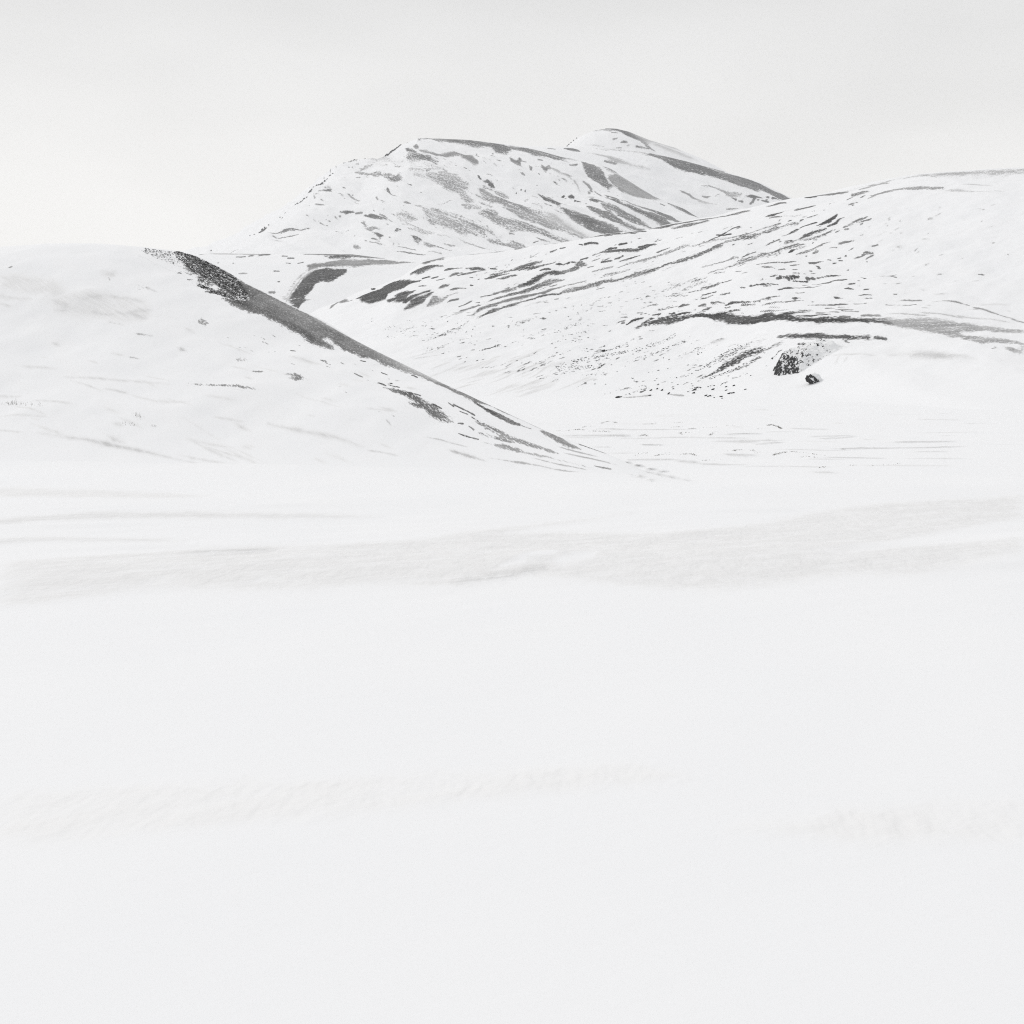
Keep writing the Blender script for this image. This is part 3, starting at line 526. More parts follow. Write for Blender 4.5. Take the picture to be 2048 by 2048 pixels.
     (0.7,0.9,0.183,[-113,6618,-110,6612,-85,6654,-56,6662,-52,6687,-58,6711,-88,6702,-112,6634]),
     (0.4,0.55,0.178,[-571,6274,-564,6250,-516,6287,-515,6317,-522,6336,-571,6299]),
     (0.4,0.55,0.183,[-490,6226,-482,6204,-409,6226,-369,6210,-365,6229,-371,6256,-416,6304,-488,6252]),
     (0.4,0.5,0.171,[-608,6173,-597,6142,-572,6185,-572,6213,-579,6234,-608,6217]),
     (0.8,0.5,0.183,[-361,5768,-356,5760,-285,5916,-222,5989,-190,6088,-189,6112,-194,6122,-231,6077,-290,5958,-360,5788]),
     (0.28,0.9,0.16,[-371,5319,-356,5320,-317,5350,-284,5386,-270,5412,-286,5408,-319,5372,-358,5342]),
     (0.28,0.8,0.165,[-380,5345,-362,5369,-322,5444,-274,5549,-257,5597,-276,5569,-325,5465,-364,5390]),
     (0.85,0.8,0.176,[-118,5505,-115,5499,-86,5549,-47,5614,-45,5636,-49,5648,-88,5582,-117,5519]),
     (0.8,0.85,0.187,[-152,6382,-141,6354,-114,6376,-71,6393,-37,6457,-32,6506,-43,6533,-78,6499,-119,6471,-147,6429]),
     (0.55,1,0.187,[-50,6504,-37,6467,16,6513,70,6533,143,6581,199,6686,254,6751,257,6765,254,6775,196,6764,138,6695,65,6649,11,6622,-43,6563]),
     (0.85,0.88,0.188,[-142,6221,-139,6212,-105,6223,-77,6241,-58,6267,-55,6286,-60,6304,-82,6322,-108,6278,-141,6234]),
     (0.85,0.9,0.191,[-60,6298,-55,6283,-2,6319,50,6398,103,6425,157,6476,211,6508,238,6571,241,6596,236,6607,209,6574,155,6550,100,6491,47,6453,-6,6373,-57,6320]),
     (0.75,0.85,0.191,[229,6577,236,6546,283,6547,337,6547,395,6587,431,6633,519,6608,524,6624,521,6644,433,6688,394,6697,338,6640,284,6641,236,6613]),
     (0.8,0.85,0.182,[-118,6601,-115,6595,-82,6652,-39,6686,17,6715,73,6761,129,6814,185,6869,193,6917,183,6954,125,6931,67,6877,11,6818,-43,6760,-88,6723,-117,6618]),
     (0.75,1,0.178,[-133,6808,-130,6797,-104,6812,-103,6826,-106,6837,-132,6822]),
     (0.75,0.85,0.174,[-96,6898,-90,6879,-41,6898,-4,6947,30,6964,72,6967,103,6985,106,7005,102,7021,71,7012,29,7009,-6,6983,-44,6951,-92,6923]),
     (0.5,1,0.181,[179,6826,182,6816,216,6842,219,6856,216,6866,182,6841]),
     (0.6,1,0.195,[383,6480,385,6471,422,6491,424,6503,422,6512,385,6492]),
     (0.6,1,0.195,[188,6360,190,6351,208,6357,210,6369,208,6378,190,6371]),
     (0.4,0.65,0.193,[52,6274,55,6265,114,6300,159,6331,162,6347,158,6360,112,6343,54,6286]),
     (0.5,0.65,0.191,[-10,5920,-6,5910,30,5940,69,5978,115,6011,118,6026,114,6038,67,6012,28,5981,-8,5937]),
     (0.5,0.8,0.194,[90,6099,93,6088,122,6082,126,6096,122,6110,92,6109]),
     (0.55,0.5,0.199,[331,6149,340,6131,371,6174,403,6267,407,6303,399,6311,367,6250,338,6194]),
     (0.7,0.42,0.165,[137,4855,143,4831,214,4922,287,4998,362,5114,432,5197,440,5233,434,5257,364,5222,288,5141,214,5038,142,4901]),
     (0.85,0.7,0.156,[604,4566,607,4559,649,4623,684,4642,716,4656,752,4664,767,4720,759,4762,721,4731,688,4719,651,4664,609,4589]),
     (0.8,0.55,0.169,[609,4765,613,4755,658,4795,712,4803,774,4809,788,4853,781,4894,717,4878,661,4847,615,4790]),
     (0.7,0.42,0.183,[411,5036,414,5025,476,5091,539,5166,621,5266,627,5291,623,5307,541,5222,477,5149,414,5055]),
     (0.7,0.42,0.19,[439,5225,443,5209,522,5267,571,5329,579,5365,573,5385,525,5352,445,5253]),
     (0.7,0.42,0.176,[274,5139,282,5108,341,5164,416,5223,422,5248,418,5268,343,5242,283,5187]),
     (0.75,0.55,0.185,[616,5075,619,5066,663,5075,711,5085,717,5104,713,5123,667,5139,620,5093]),
     (0.28,0.9,0.185,[709,5121,720,5090,756,5077,767,5090,760,5114,724,5139]),
     (0.32,1,0.069,[313,4073,325,4056,391,4101,407,4139,396,4159,328,4109]),  # shadow on the snow, painted in as a grey patch
     (0.38,1,0.079,[458,4164,461,4133,490,4070,500,4094,498,4136,466,4175]),  # second painted shadow, not bared ground
     (0.95,1,0.062,[288,4031,289,4016,302,4051,318,4113,321,4137,320,4147,306,4110,291,4058]),
     (0.9,0.82,0.166,[676,4675,682,4642,724,4656,765,4680,803,4683,830,4687,838,4704,835,4731,812,4766,773,4778,730,4756,687,4720]),
     (0.8,0.6,0.173,[699,4840,704,4800,756,4790,812,4821,858,4783,865,4797,862,4825,817,4868,762,4864,711,4876]),
     (0.85,0.7,0.158,[691,4579,693,4564,731,4558,770,4567,805,4595,813,4622,809,4642,775,4628,735,4609,696,4595]),
     (0.85,0.78,0.169,[829,4711,831,4692,862,4663,884,4642,890,4658,888,4683,866,4705,834,4726]),
     (0.5,0.6,0.178,[724,4936,726,4921,774,4916,779,4930,776,4945,729,4951]),
     (0.8,0.9,0.159,[885,4754,885,4742,906,4675,926,4610,947,4531,969,4462,1002,4393,1027,4373,1061,4338,1085,4311,1098,4334,1100,4369,1075,4398,1042,4441,1018,4461,982,4519,958,4582,934,4650,911,4703,888,4757]),
     (0.7,1,0.155,[1017,4362,1015,4348,1023,4319,1026,4322,1027,4332,1020,4366]),
     (0.9,0.88,0.161,[913,4555,913,4533,924,4501,938,4462,940,4463,940,4472,929,4527,918,4560]),
     (0.9,0.75,0.162,[852,4522,853,4514,878,4512,907,4507,910,4517,908,4528,879,4532,855,4531]),
     (0.9,0.8,0.164,[840,4558,842,4556,861,4594,873,4593,876,4601,875,4610,862,4610,842,4568]),
     (0.9,1,0.161,[827,4538,829,4534,835,4543,837,4555,835,4560,829,4551]),
     (0.14,1,0.145,[925,4077,931,4082,946,4115,955,4148,946,4138,931,4098]),
     (0.14,1,0.144,[943,4050,948,4051,959,4067,969,4098,960,4092,948,4064]),
     (0.14,1,0.147,[940,4207,950,4165,980,4100,1021,4059,1039,4054,1026,4078,986,4126,954,4182]),
     (0.8,0.9,0.155,[1099,4330,1098,4312,1114,4285,1122,4263,1130,4275,1132,4297,1122,4313,1105,4340]),
     (0.41,0.85,0.159,[1167,4584,1192,4554,1225,4520,1288,4482,1343,4423,1401,4378,1455,4323,1530,4251,1506,4184,1466,4220,1420,4233,1389,4268,1351,4257,1329,4224,1343,4160,1374,4118,1415,4073,1431,4025,1425,3958,1402,3896,1405,3951,1372,3949,1361,3981,1338,3976,1310,3957,1311,4029,1304,4089,1309,4174,1283,4186,1274,4234,1253,4264,1234,4296,1216,4356,1195,4411,1169,4466,1170,4519,1155,4537]),  # grey tone paints drifting-snow haze over the band's right end
     (0.85,0.92,0.16,[1154,4555,1152,4528,1171,4504,1185,4466,1191,4474,1193,4493,1180,4536,1164,4570]),
     (0.35,1,0.149,[1347,3915,1359,3883,1360,3826,1402,3896,1353,3758,1329,3765,1328,3823]),
     (0.55,0.9,0.149,[1330,3942,1326,3930,1314,3852,1317,3851,1323,3871,1331,3942]),
     (0.55,0.8,0.147,[1298,3859,1297,3847,1307,3854,1313,3865,1314,3874,1305,3873]),
     (0.4,0.7,0.152,[1300,4084,1295,4062,1303,3940,1311,3948,1317,3975,1306,4090]),
     (0.65,0.95,0.167,[1400,5351,1399,5334,1410,5310,1440,5335,1446,5348,1445,5358,1423,5361,1406,5363]),
     (0.65,0.95,0.168,[1410,5311,1408,5295,1420,5252,1424,5256,1425,5270,1415,5316]),
     (0.45,1,0.18,[1676,5123,1675,5114,1694,5102,1699,5110,1700,5120,1680,5130]),
     (0.65,1,0.165,[1353,5323,1353,5313,1361,5310,1364,5317,1365,5327,1357,5330]),
     (0.65,1,0.166,[1322,4941,1321,4931,1333,4921,1337,4927,1338,4937,1326,4947]),
     (0.6,1,0.168,[1362,4946,1362,4938,1364,4936,1368,4943,1368,4951,1366,4953]),
     (0.5,1,0.167,[1326,4824,1326,4815,1351,4794,1375,4777,1379,4784,1380,4792,1357,4813,1330,4831]),
     (0.55,1,0.164,[1258,4801,1256,4787,1272,4762,1303,4735,1338,4701,1341,4707,1342,4716,1308,4751,1277,4779,1263,4809]),
     (0.35,1,0.17,[1394,4735,1402,4726,1426,4719,1447,4706,1459,4711,1454,4726,1432,4740,1406,4741]),
     (0.45,1,0.172,[1447,4715,1446,4702,1465,4674,1479,4653,1490,4623,1493,4628,1495,4637,1484,4668,1474,4699,1452,4722]),
     (0.4,1,0.173,[1490,4612,1488,4602,1510,4526,1535,4454,1567,4353,1570,4358,1572,4367,1540,4468,1518,4548,1493,4616]),
     (0.3,1,0.165,[1302,4566,1317,4541,1349,4508,1374,4483,1404,4463,1423,4455,1409,4477,1382,4509,1354,4522,1322,4556]),
     (0.25,1,0.169,[1390,4509,1410,4481,1453,4441,1486,4415,1517,4374,1539,4356,1522,4388,1491,4430,1460,4461,1415,4496]),
     (0.25,1,0.165,[1330,4635,1331,4624,1346,4607,1352,4612,1351,4623,1336,4640]),
     (0.3,1,0.161,[1207,4607,1221,4579,1261,4535,1305,4508,1325,4506,1310,4526,1266,4553,1224,4593]),
     (0.15,1,0.176,[1521,4638,1530,4622,1587,4591,1603,4598,1596,4616,1536,4642]),
     (0.2,0.95,0.145,[1070,4037,1095,4040,1124,4028,1146,4034,1182,3963,1201,3883,1213,3752,1172,3790,1144,3872,1124,3910,1107,3943,1112,3998]),
     (0.38,0.85,0.031,[1832,8017,1976,7895,2090,7800,2184,7647,2221,7468,2273,7351,2344,7303,2415,7257,2494,7198,2573,7145,2766,7239,2694,7484,2605,7522,2524,7588,2456,7656,2390,7734,2317,7796,2237,7839,2113,7894,1988,7950]),
     (0.5,0.85,0.077,[1861,7386,1858,7355,1955,7295,2049,7174,2137,7049,2151,7075,2157,7115,2082,7296,1975,7379,1873,7421]),
     (0.3,0.9,0.112,[2116,7018,2129,6939,2165,6849,2220,6672,2242,6635,2231,6705,2189,6923,2147,6999]),
     (0.25,1,0.096,[2232,7081,2241,7036,2321,6929,2343,6926,2333,6964,2253,7074]),
     (0.25,1,0.125,[2270,6703,2268,6676,2290,6648,2299,6655,2300,6676,2282,6715]),
     (0.35,0.8,0.162,[1562,5818,1563,5773,1573,5750,1590,5758,1589,5802,1578,5825]),
     (0.3,0.9,0.163,[1692,5889,1694,5861,1709,5853,1721,5865,1719,5888,1706,5903]),
    ],
    'M': [
     (0.7,0.9,0.075,[-275,2391,-272,2382,-264,2386,-256,2412,-258,2449,-265,2490,-276,2482,-276,2410]),
     (0.35,0.8,0.163,[-269,2440,-249,2384,-212,2296,-181,2224,-162,2200,-148,2191,-162,2209,-183,2257,-226,2457,-256,2459]),
     (0.6,0.8,0.155,[-247,2297,-245,2291,-236,2300,-226,2315,-226,2323,-228,2330,-239,2326,-247,2307]),
     (0.4,0.6,0.173,[-236,2387,-195,2244,-194,2215,-224,2293,-242,2288]),
     (0.65,0.8,0.217,[-251,2266,-249,2256,-240,2244,-216,2208,-185,2134,-175,2114,-171,2118,-175,2136,-187,2159,-219,2246,-243,2274,-250,2273]),
     (0.6,0.8,0.212,[-241,2240,-239,2233,-222,2207,-201,2152,-199,2153,-202,2169,-223,2229,-240,2244]),
     (0.75,0.85,0.275,[-191,2131,-183,2132,-169,2126,-162,2104,-162,2087,-172,2084,-180,2097]),
     (0.7,0.85,0.236,[-291,2131,-290,2126,-275,2108,-269,2111,-268,2125,-273,2134,-278,2127,-291,2134]),
     (0.6,0.8,0.231,[-284,2144,-281,2136,-273,2138,-272,2144,-275,2149,-283,2150]),
     (0.6,0.8,0.235,[-297,2120,-295,2115,-289,2104,-284,2097,-283,2099,-285,2104,-291,2117,-296,2122]),
     (0.65,0.9,0.254,[-285,2046,-284,2042,-274,2033,-265,2032,-264,2034,-266,2037,-276,2046,-285,2048]),
     (0.55,0.9,0.251,[-244,2092,-243,2087,-233,2065,-218,2035,-216,2034,-218,2046,-232,2074,-243,2093]),
     (0.4,0.9,0.257,[-228,2045,-226,2039,-218,2018,-217,2017,-218,2024,-226,2046]),
     (0.6,1,0.292,[-181,2068,-182,2058,-179,2038,-172,2019,-163,2004,-162,2004,-163,2008,-172,2023,-175,2042,-178,2058]),
     (0.4,1,0.281,[-195,2040,-195,2035,-192,2016,-189,2008,-189,2017,-193,2035]),
     (0.6,1,0.293,[-154,2072,-152,2068,-146,2062,-145,2064,-146,2068,-152,2074]),
     (0.5,1,0.303,[-151,1976,-150,1974,-145,1970,-141,1972,-140,1974,-141,1976,-146,1979,-150,1978]),
     (0.75,0.9,0.258,[-242,1995,-241,1992,-232,1985,-220,1980,-220,1982,-221,1988,-233,2000,-242,1997]),
     (0.5,1,0.267,[-218,1976,-217,1972,-207,1968,-207,1971,-208,1974,-218,1978]),
     (0.8,0.9,0.287,[-204,1956,-202,1951,-194,1937,-183,1919,-169,1909,-168,1910,-169,1914,-183,1933,-195,1954,-203,1958]),
     (0.7,0.9,0.293,[-182,1944,-181,1938,-174,1923,-169,1920,-168,1921,-169,1924,-174,1937,-181,1945]),
     (0.75,0.9,0.247,[-322,1964,-319,1957,-302,1938,-285,1931,-275,1930,-274,1933,-276,1935,-287,1939,-304,1950,-321,1968]),
     (0.85,0.85,0.2,[-175,2311,-171,2292,-161,2258,-153,2248,-150,2253,-153,2265,-162,2297,-173,2316]),
     (0.85,0.85,0.232,[-167,2243,-164,2231,-150,2217,-138,2205,-128,2197,-122,2214,-129,2239,-139,2242,-152,2245,-166,2250]),
     (0.6,0.9,0.181,[-161,2317,-160,2311,-156,2298,-151,2301,-150,2303,-151,2309,-157,2329,-161,2322]),
     (0.45,0.7,0.272,[-155,2142,-151,2133,-140,2124,-132,2130,-130,2140,-134,2148,-142,2150,-152,2150]),
     (0.4,0.7,0.283,[-147,2107,-144,2101,-129,2096,-121,2099,-119,2108,-122,2116,-130,2114,-145,2113]),
     (0.5,0.7,0.247,[-183,2202,-181,2190,-167,2167,-165,2170,-167,2179,-181,2206]),
     (0.4,0.7,0.261,[-156,2174,-154,2167,-137,2161,-136,2165,-137,2171,-154,2179]),
     (0.6,0.8,0.269,[-136,2150,-135,2146,-124,2139,-121,2147,-124,2157,-135,2154]),
     (0.45,0.7,0.301,[-161,1937,-154,1953,-143,1939,-131,1921,-134,1904,-151,1907]),
     (0.5,0.7,0.295,[-148,1894,-146,1888,-133,1886,-120,1873,-118,1875,-120,1879,-133,1894,-146,1899]),
     (0.6,0.8,0.303,[-135,1971,-129,1972,-113,1957,-112,1943,-125,1956]),
     (0.85,0.88,0.098,[-157,2373,-155,2367,-138,2380,-112,2388,-99,2400,-81,2394,-58,2379,-35,2381,-16,2349,-8,2337,-1,2363,-5,2429,-14,2466,-35,2468,-60,2501,-83,2489,-103,2501,-118,2491,-141,2429,-157,2380]),
     (0.85,0.85,0.095,[-11,2406,-7,2378,11,2391,23,2369,35,2345,55,2347,66,2347,78,2352,83,2373,82,2408,73,2484,61,2489,41,2496,27,2498,12,2472,-7,2445]),
     (0.5,0.8,0.037,[-156,2486,-154,2463,-134,2416,-101,2457,-101,2501,-103,2501,-138,2500,-156,2496]),
     (0.5,1,0.21,[-151,2291,-143,2291,-122,2275,-105,2275,-94,2287,-82,2284,-64,2281,-57,2250,-52,2223,-60,2223,-70,2236,-83,2261,-100,2261,-125,2256,-148,2274]),
     (0.55,1,0.188,[-35,2303,-35,2297,-28,2282,-27,2285,-28,2292,-34,2305]),
     (0.6,1,0.2,[-4,2306,7,2281,12,2305,17,2282,13,2262,15,2234,4,2241,-2,2266]),
     (0.5,1,0.194,[16,2282,17,2278,23,2275,24,2278,23,2283,17,2286]),
     (0.55,1,0.22,[26,2250,32,2238,31,2220,28,2226]),
     (0.55,1,0.209,[47,2278,52,2251,59,2270,63,2245,56,2230,53,2217,46,2245]),
     (0.45,1,0.176,[41,2304,42,2298,48,2299,50,2305,49,2311,43,2311]),
     (0.35,0.9,0.212,[60,2251,64,2230,72,2217,79,2220,75,2240,67,2254]),
     (0.75,0.75,0.239,[-169,2258,-160,2211,-147,2207,-135,2200,-122,2188,-117,2180,-114,2182,-115,2196,-121,2217,-135,2230,-148,2244,-162,2271]),
     (0.6,0.65,0.262,[-139,2187,-135,2171,-121,2148,-104,2148,-100,2145,-98,2146,-98,2152,-104,2175,-121,2180,-135,2194]),
     (0.45,0.6,0.26,[-157,2174,-154,2166,-140,2163,-138,2168,-140,2174,-155,2180]),
     (0.45,0.65,0.274,[-157,2136,-152,2124,-138,2120,-126,2128,-124,2138,-127,2146,-140,2146,-154,2146]),
     (0.45,0.65,0.283,[-147,2107,-144,2099,-130,2098,-122,2095,-119,2102,-122,2111,-131,2116,-145,2115]),
     (0.6,0.75,0.29,[-129,2124,-105,2144,-88,2133,-78,2113,-66,2095,-62,2075,-69,2066,-62,2051,-53,2030,-53,2019,-63,2009,-73,2026,-77,2045,-84,2048,-93,2047,-101,2058,-100,2073,-118,2087,-128,2103]),
     (0.5,0.8,0.274,[-89,2133,-88,2127,-77,2123,-76,2127,-77,2132,-88,2138]),
     (0.95,0.95,0.264,[-53,2162,-52,2152,-48,2138,-46,2137,-46,2145,-50,2161]),
     (0.95,0.95,0.27,[-45,2133,-43,2130,-37,2126,-31,2109,-26,2112,-28,2130,-36,2145,-44,2137]),
     (0.65,0.75,0.279,[-44,2120,-27,2107,-13,2094,-5,2075,-4,2064,-15,2069,-29,2090,-43,2104]),
     (0.6,0.8,0.29,[-51,2073,-41,2087,-24,2067,-4,2044,15,2026,34,2004,53,1986,66,1968,65,1917,49,1931,31,1953,16,1965,-7,1993,-16,2018,-29,2019,-40,2036]),
     (0.6,0.8,0.291,[-54,2054,-53,2049,-41,2034,-26,2018,-24,2021,-25,2029,-40,2045,-53,2057]),
     (0.55,0.75,0.294,[-48,2027,-46,2016,-35,2001,-28,2000,-25,2007,-28,2015,-34,2019,-45,2031]),
     (0.5,0.75,0.297,[-67,1989,-64,1984,-50,1989,-44,1988,-41,1996,-44,2007,-51,2011,-65,1998]),
     (0.4,0.8,0.297,[-72,1999,-70,1995,-53,2002,-52,2006,-53,2009,-70,2003]),
     (0.6,0.75,0.291,[-49,1975,-40,1995,-29,2004,-19,1983,-23,1971,-12,1962,4,1956,20,1941,41,1927,51,1913,56,1903,27,1892,-1,1881,-17,1921,-28,1941,-39,1954]),
     (0.55,0.72,0.298,[-135,1971,-119,1964,-93,1951,-80,1938,-64,1919,-48,1903,-32,1891,-22,1877,-73,1872,-78,1889,-89,1892,-111,1901,-117,1925,-121,1950]),
     (0.4,0.8,0.3,[-140,1919,-137,1911,-127,1907,-125,1910,-127,1915,-138,1925]),
     (0.6,0.8,0.301,[-104,1976,-103,1976,-94,1992,-85,2012,-84,2015,-85,2015,-95,1997,-103,1979]),
     (0.5,1,0.276,[28,2078,29,2075,37,2067,38,2069,37,2072,29,2080]),
     (0.45,0.8,0.282,[17,2049,19,2045,23,2051,25,2057,23,2061,18,2057]),
     (0.9,1,0.278,[5,2086,6,2082,6,2082,8,2086,7,2089,6,2089]),
     (0.9,1,0.273,[12,2099,13,2096,14,2096,15,2101,14,2104,13,2103]),
     (0.9,1,0.274,[18,2094,19,2091,20,2091,21,2096,20,2099,19,2098]),
     (0.8,1,0.249,[-75,2193,-74,2187,-71,2185,-69,2189,-70,2194,-73,2196]),
     (0.8,1,0.274,[-65,2122,-64,2118,-62,2118,-61,2122,-62,2126,-64,2126]),
     (0.95,1,0.274,[-130,2137,-128,2132,-127,2131,-126,2134,-127,2139,-129,2140]),
     (0.8,0.9,0.273,[38,2092,39,2086,48,2069,59,2051,67,2036,71,2040,71,2055,62,2073,51,2085,40,2095]),
     (0.8,0.85,0.275,[45,2068,45,2063,59,2047,68,2032,70,2034,69,2041,61,2059,46,2070]),
     (0.5,0.8,0.282,[31,2031,31,2027,44,2018,46,2021,45,2025,32,2034]),
     (0.8,0.85,0.077,[44,2430,46,2380,60,2346,78,2360,98,2378,109,2384,113,2413,114,2468,103,2470,83,2458,67,2487,50,2494]),
     (0.65,0.9,0.145,[93,2322,94,2317,107,2329,109,2341,108,2350,94,2328]),
     (0.75,0.9,0.166,[114,2426,127,2366,138,2345,149,2307,154,2256,162,2242,149,2197,140,2210,130,2242,122,2278,117,2323]),
     (0.55,0.85,0.09,[124,2465,141,2443,157,2434,169,2363,177,2338,166,2296,153,2341,140,2372,126,2393]),
     (0.42,1,0.108,[155,2288,181,2344,203,2385,227,2361,252,2356,270,2340,289,2312,289,2312,275,2331,248,2315,217,2254,190,2227,171,2221,162,2242]),
     (0.5,1,0.227,[110,2218,110,2210,116,2192,119,2174,117,2156,123,2151,124,2153,124,2157,122,2169,124,2184,119,2207,112,2222]),
     (0.45,1,0.241,[114,2156,114,2145,115,2136,118,2136,119,2147,117,2156]),
     (0.45,1,0.239,[125,2174,125,2166,127,2144,133,2121,134,2121,134,2125,131,2158,127,2174]),
     (0.35,1,0.237,[95,2205,95,2184,99,2162,102,2141,103,2133,103,2145,102,2171,99,2197]),
     (0.35,1,0.219,[76,2226,80,2212,87,2205,90,2201,92,2198,92,2209,90,2228,82,2233]),
     (0.35,1,0.213,[61,2254,64,2238,72,2225,76,2214,78,2210,77,2222,75,2242,66,2256]),
     (0.45,1,0.24,[139,2154,139,2146,143,2126,146,2129,146,2141,141,2155]),
     (0.75,0.9,0.232,[139,2114,139,2110,150,2106,164,2091,183,2089,198,2071,220,2064,229,2094,229,2126,205,2118,188,2122,167,2114,153,2127,140,2118]),
     (0.5,0.9,0.239,[146,2137,146,2131,152,2126,159,2116,161,2119,161,2126,155,2142,148,2142]),
     (0.3,0.9,0.252,[109,2108,112,2102,119,2102,124,2109,120,2116,113,2116]),
     (0.75,0.9,0.257,[114,2093,115,2086,124,2074,133,2073,135,2077,134,2082,126,2088,116,2097]),
     (0.65,0.85,0.256,[130,2074,131,2068,140,2046,150,2036,159,2015,178,2004,187,2026,185,2049,165,2046,155,2062,144,2070,132,2076]),
     (0.7,0.9,0.265,[108,2055,108,2050,113,2039,127,2018,143,1991,152,1983,156,1990,155,2001,146,2008,129,2030,115,2051,109,2057]),
     (0.7,1,0.264,[133,2035,133,2031,144,2014,145,2016,145,2019,134,2036]),
     (0.7,1,0.261,[146,2011,147,2009,153,2015,155,2021,154,2024,147,2016]),
     (0.65,0.9,0.2,[164,2126,165,2123,182,2142,200,2148,217,2138,240,2133,249,2117,251,2122,252,2130,242,2150,220,2159,203,2164,184,2157,165,2130]),
     (0.6,0.9,0.201,[195,2117,195,2113,214,2112,237,2111,239,2117,239,2124,216,2124,196,2121]),
     (0.65,0.9,0.142,[233,2236,232,2228,239,2224,241,2231,241,2239,234,2244]),
     (0.65,0.9,0.091,[248,2278,247,2267,265,2269,286,2289,290,2311,290,2312,273,2335,251,2293]),
     (0.65,0.9,0.108,[252,2270,251,2258,276,2240,280,2261,284,2295,255,2282]),
     (0.8,0.85,0.272,[40,2092,41,2088,49,2069,61,2047,78,2039,79,2042,79,2046,65,2070,51,2085,42,2094]),
     (0.65,0.88,0.273,[66,2033,73,2030,89,2021,105,2008,121,1976,90,1965,80,1989]),
     (0.95,1,0.259,[73,2113,74,2109,77,2110,79,2117,78,2122,75,2120]),
     (0.95,1,0.259,[83,2112,84,2105,86,2098,90,2096,92,2098,92,2106,89,2118,85,2116]),
     (0.95,0.9,0.262,[91,2091,91,2087,100,2079,101,2081,100,2084,92,2093]),
     (0.25,1,0.278,[45,1998,61,1989,74,1963,68,1957]),
     (0.42,1,0.064,[253,2355,271,2339,287,2314,295,2306,290,2311,276,2327,253,2355]),
     (0.65,1,0.087,[254,2309,252,2290,267,2254,277,2209,309,2289,310,2288,309,2289,289,2293,276,2327,260,2349]),
     (0.6,0.8,0.282,[-9,2033,9,2037,17,2010,36,1996,50,1980,63,1958,75,1943,90,1917,103,1890,93,1887,79,1902,64,1924,49,1941,33,1949,17,1961,16,1983,2,1987,-13,2002]),
     (0.25,1,0.272,[46,1997,61,1988,81,1957,101,1921,115,1894,105,1887,80,1929,60,1961]),
     (0.65,0.8,0.285,[-49,1974,-32,1999,-18,1978,-20,1960,-7,1959,8,1942,17,1938,32,1923,53,1905,73,1888,92,1872,82,1864,65,1870,47,1887,37,1891,25,1894,11,1899,-2,1905,-15,1917,-25,1930,-34,1950]),
     (0.72,0.92,0.268,[65,2034,78,2026,94,2006,110,1993,125,1973,147,1943,145,1913,133,1910,122,1932,103,1958,91,1981,79,2000]),
     (0.55,0.75,0.285,[-56,1905,-46,1902,-30,1886,-22,1869,-13,1863,-21,1862,-35,1875,-36,1857,-45,1865,-55,1866]),
     (0.6,0.8,0.268,[-32,1847,-30,1843,-20,1830,-7,1823,5,1809,15,1808,25,1810,25,1813,25,1815,16,1819,7,1831,-5,1841,-19,1851,-30,1850]),
     (0.55,0.8,0.269,[-7,1841,-6,1837,1,1834,14,1814,18,1819,16,1832,3,1848,-6,1844]),
     (0.6,0.8,0.263,[-56,1823,-54,1813,-42,1801,-29,1794,-16,1789,-2,1785,-1,1787,-2,1790,-16,1800,-28,1808,-41,1817,-53,1829]),
     (0.65,0.85,0.263,[31,1862,31,1859,38,1844,49,1845,50,1848,49,1850,39,1855,32,1863]),
     (0.65,1,0.262,[27,1838,28,1836,34,1838,35,1840,34,1842,28,1841]),
     (0.5,1,0.28,[-5,1871,-3,1866,3,1869,4,1871,3,1873,-3,1875]),
     (0.45,1,0.294,[-46,1923,-44,1919,-42,1919,-41,1923,-42,1927,-44,1927]),
     (0.7,0.9,0.265,[108,2054,108,2049,112,2037,126,2012,141,1986,149,1977,153,1985,152,1997,144,2002,129,2026,115,2052,109,2056]),
     (0.75,0.9,0.258,[115,2092,116,2086,126,2077,130,2069,132,2071,132,2078,128,2090,117,2097]),
     (0.65,0.85,0.261,[128,2070,129,2057,139,2039,152,2026,159,2038,157,2057,143,2067,132,2076]),
     (0.6,1,0.264,[134,2037,134,2033,144,2015,145,2017,145,2020,135,2038]),
     (0.75,0.9,0.226,[139,2116,140,2112,150,2106,162,2089,179,2080,195,2077,210,2061,221,2040,235,2058,240,2073,239,2087,231,2098,220,2117,203,2124,184,2116,166,2112,153,2127,141,2119]),
     (0.6,0.9,0.2,[163,2124,164,2121,178,2125,197,2136,213,2131,228,2129,241,2112,257,2112,259,2118,259,2126,245,2135,231,2151,215,2147,199,2151,180,2142,164,2128]),
     (0.65,0.85,0.253,[127,2079,128,2071,139,2050,151,2022,167,2007,182,1998,203,1997,206,2004,206,2014,189,2036,172,2040,156,2050,143,2073,130,2084]),
     (0.65,0.88,0.26,[123,2021,124,2011,136,1989,148,1970,163,1957,181,1959,185,1969,184,1980,167,1986,152,1994,139,2005,126,2025]),
     (0.7,0.92,0.26,[122,1974,132,1967,147,1947,162,1936,153,1918,137,1911,128,1925,120,1939]),
     (0.65,0.95,0.077,[255,2311,253,2292,272,2282,292,2298,309,2289,310,2288,309,2289,294,2306,278,2325,260,2349]),
     (0.65,0.95,0.103,[270,2239,269,2225,280,2205,297,2246,305,2294,304,2295,293,2294,273,2255]),
     (0.5,1,0.263,[132,2054,132,2050,143,2017,144,2018,144,2022,133,2054]),
     (0.6,1,0.259,[149,2021,150,2016,156,2015,158,2019,157,2023,151,2025]),
     (0.75,0.9,0.258,[-242,1994,-241,1992,-233,1986,-220,1978,-219,1979,-220,1984,-234,2001,-241,1997]),
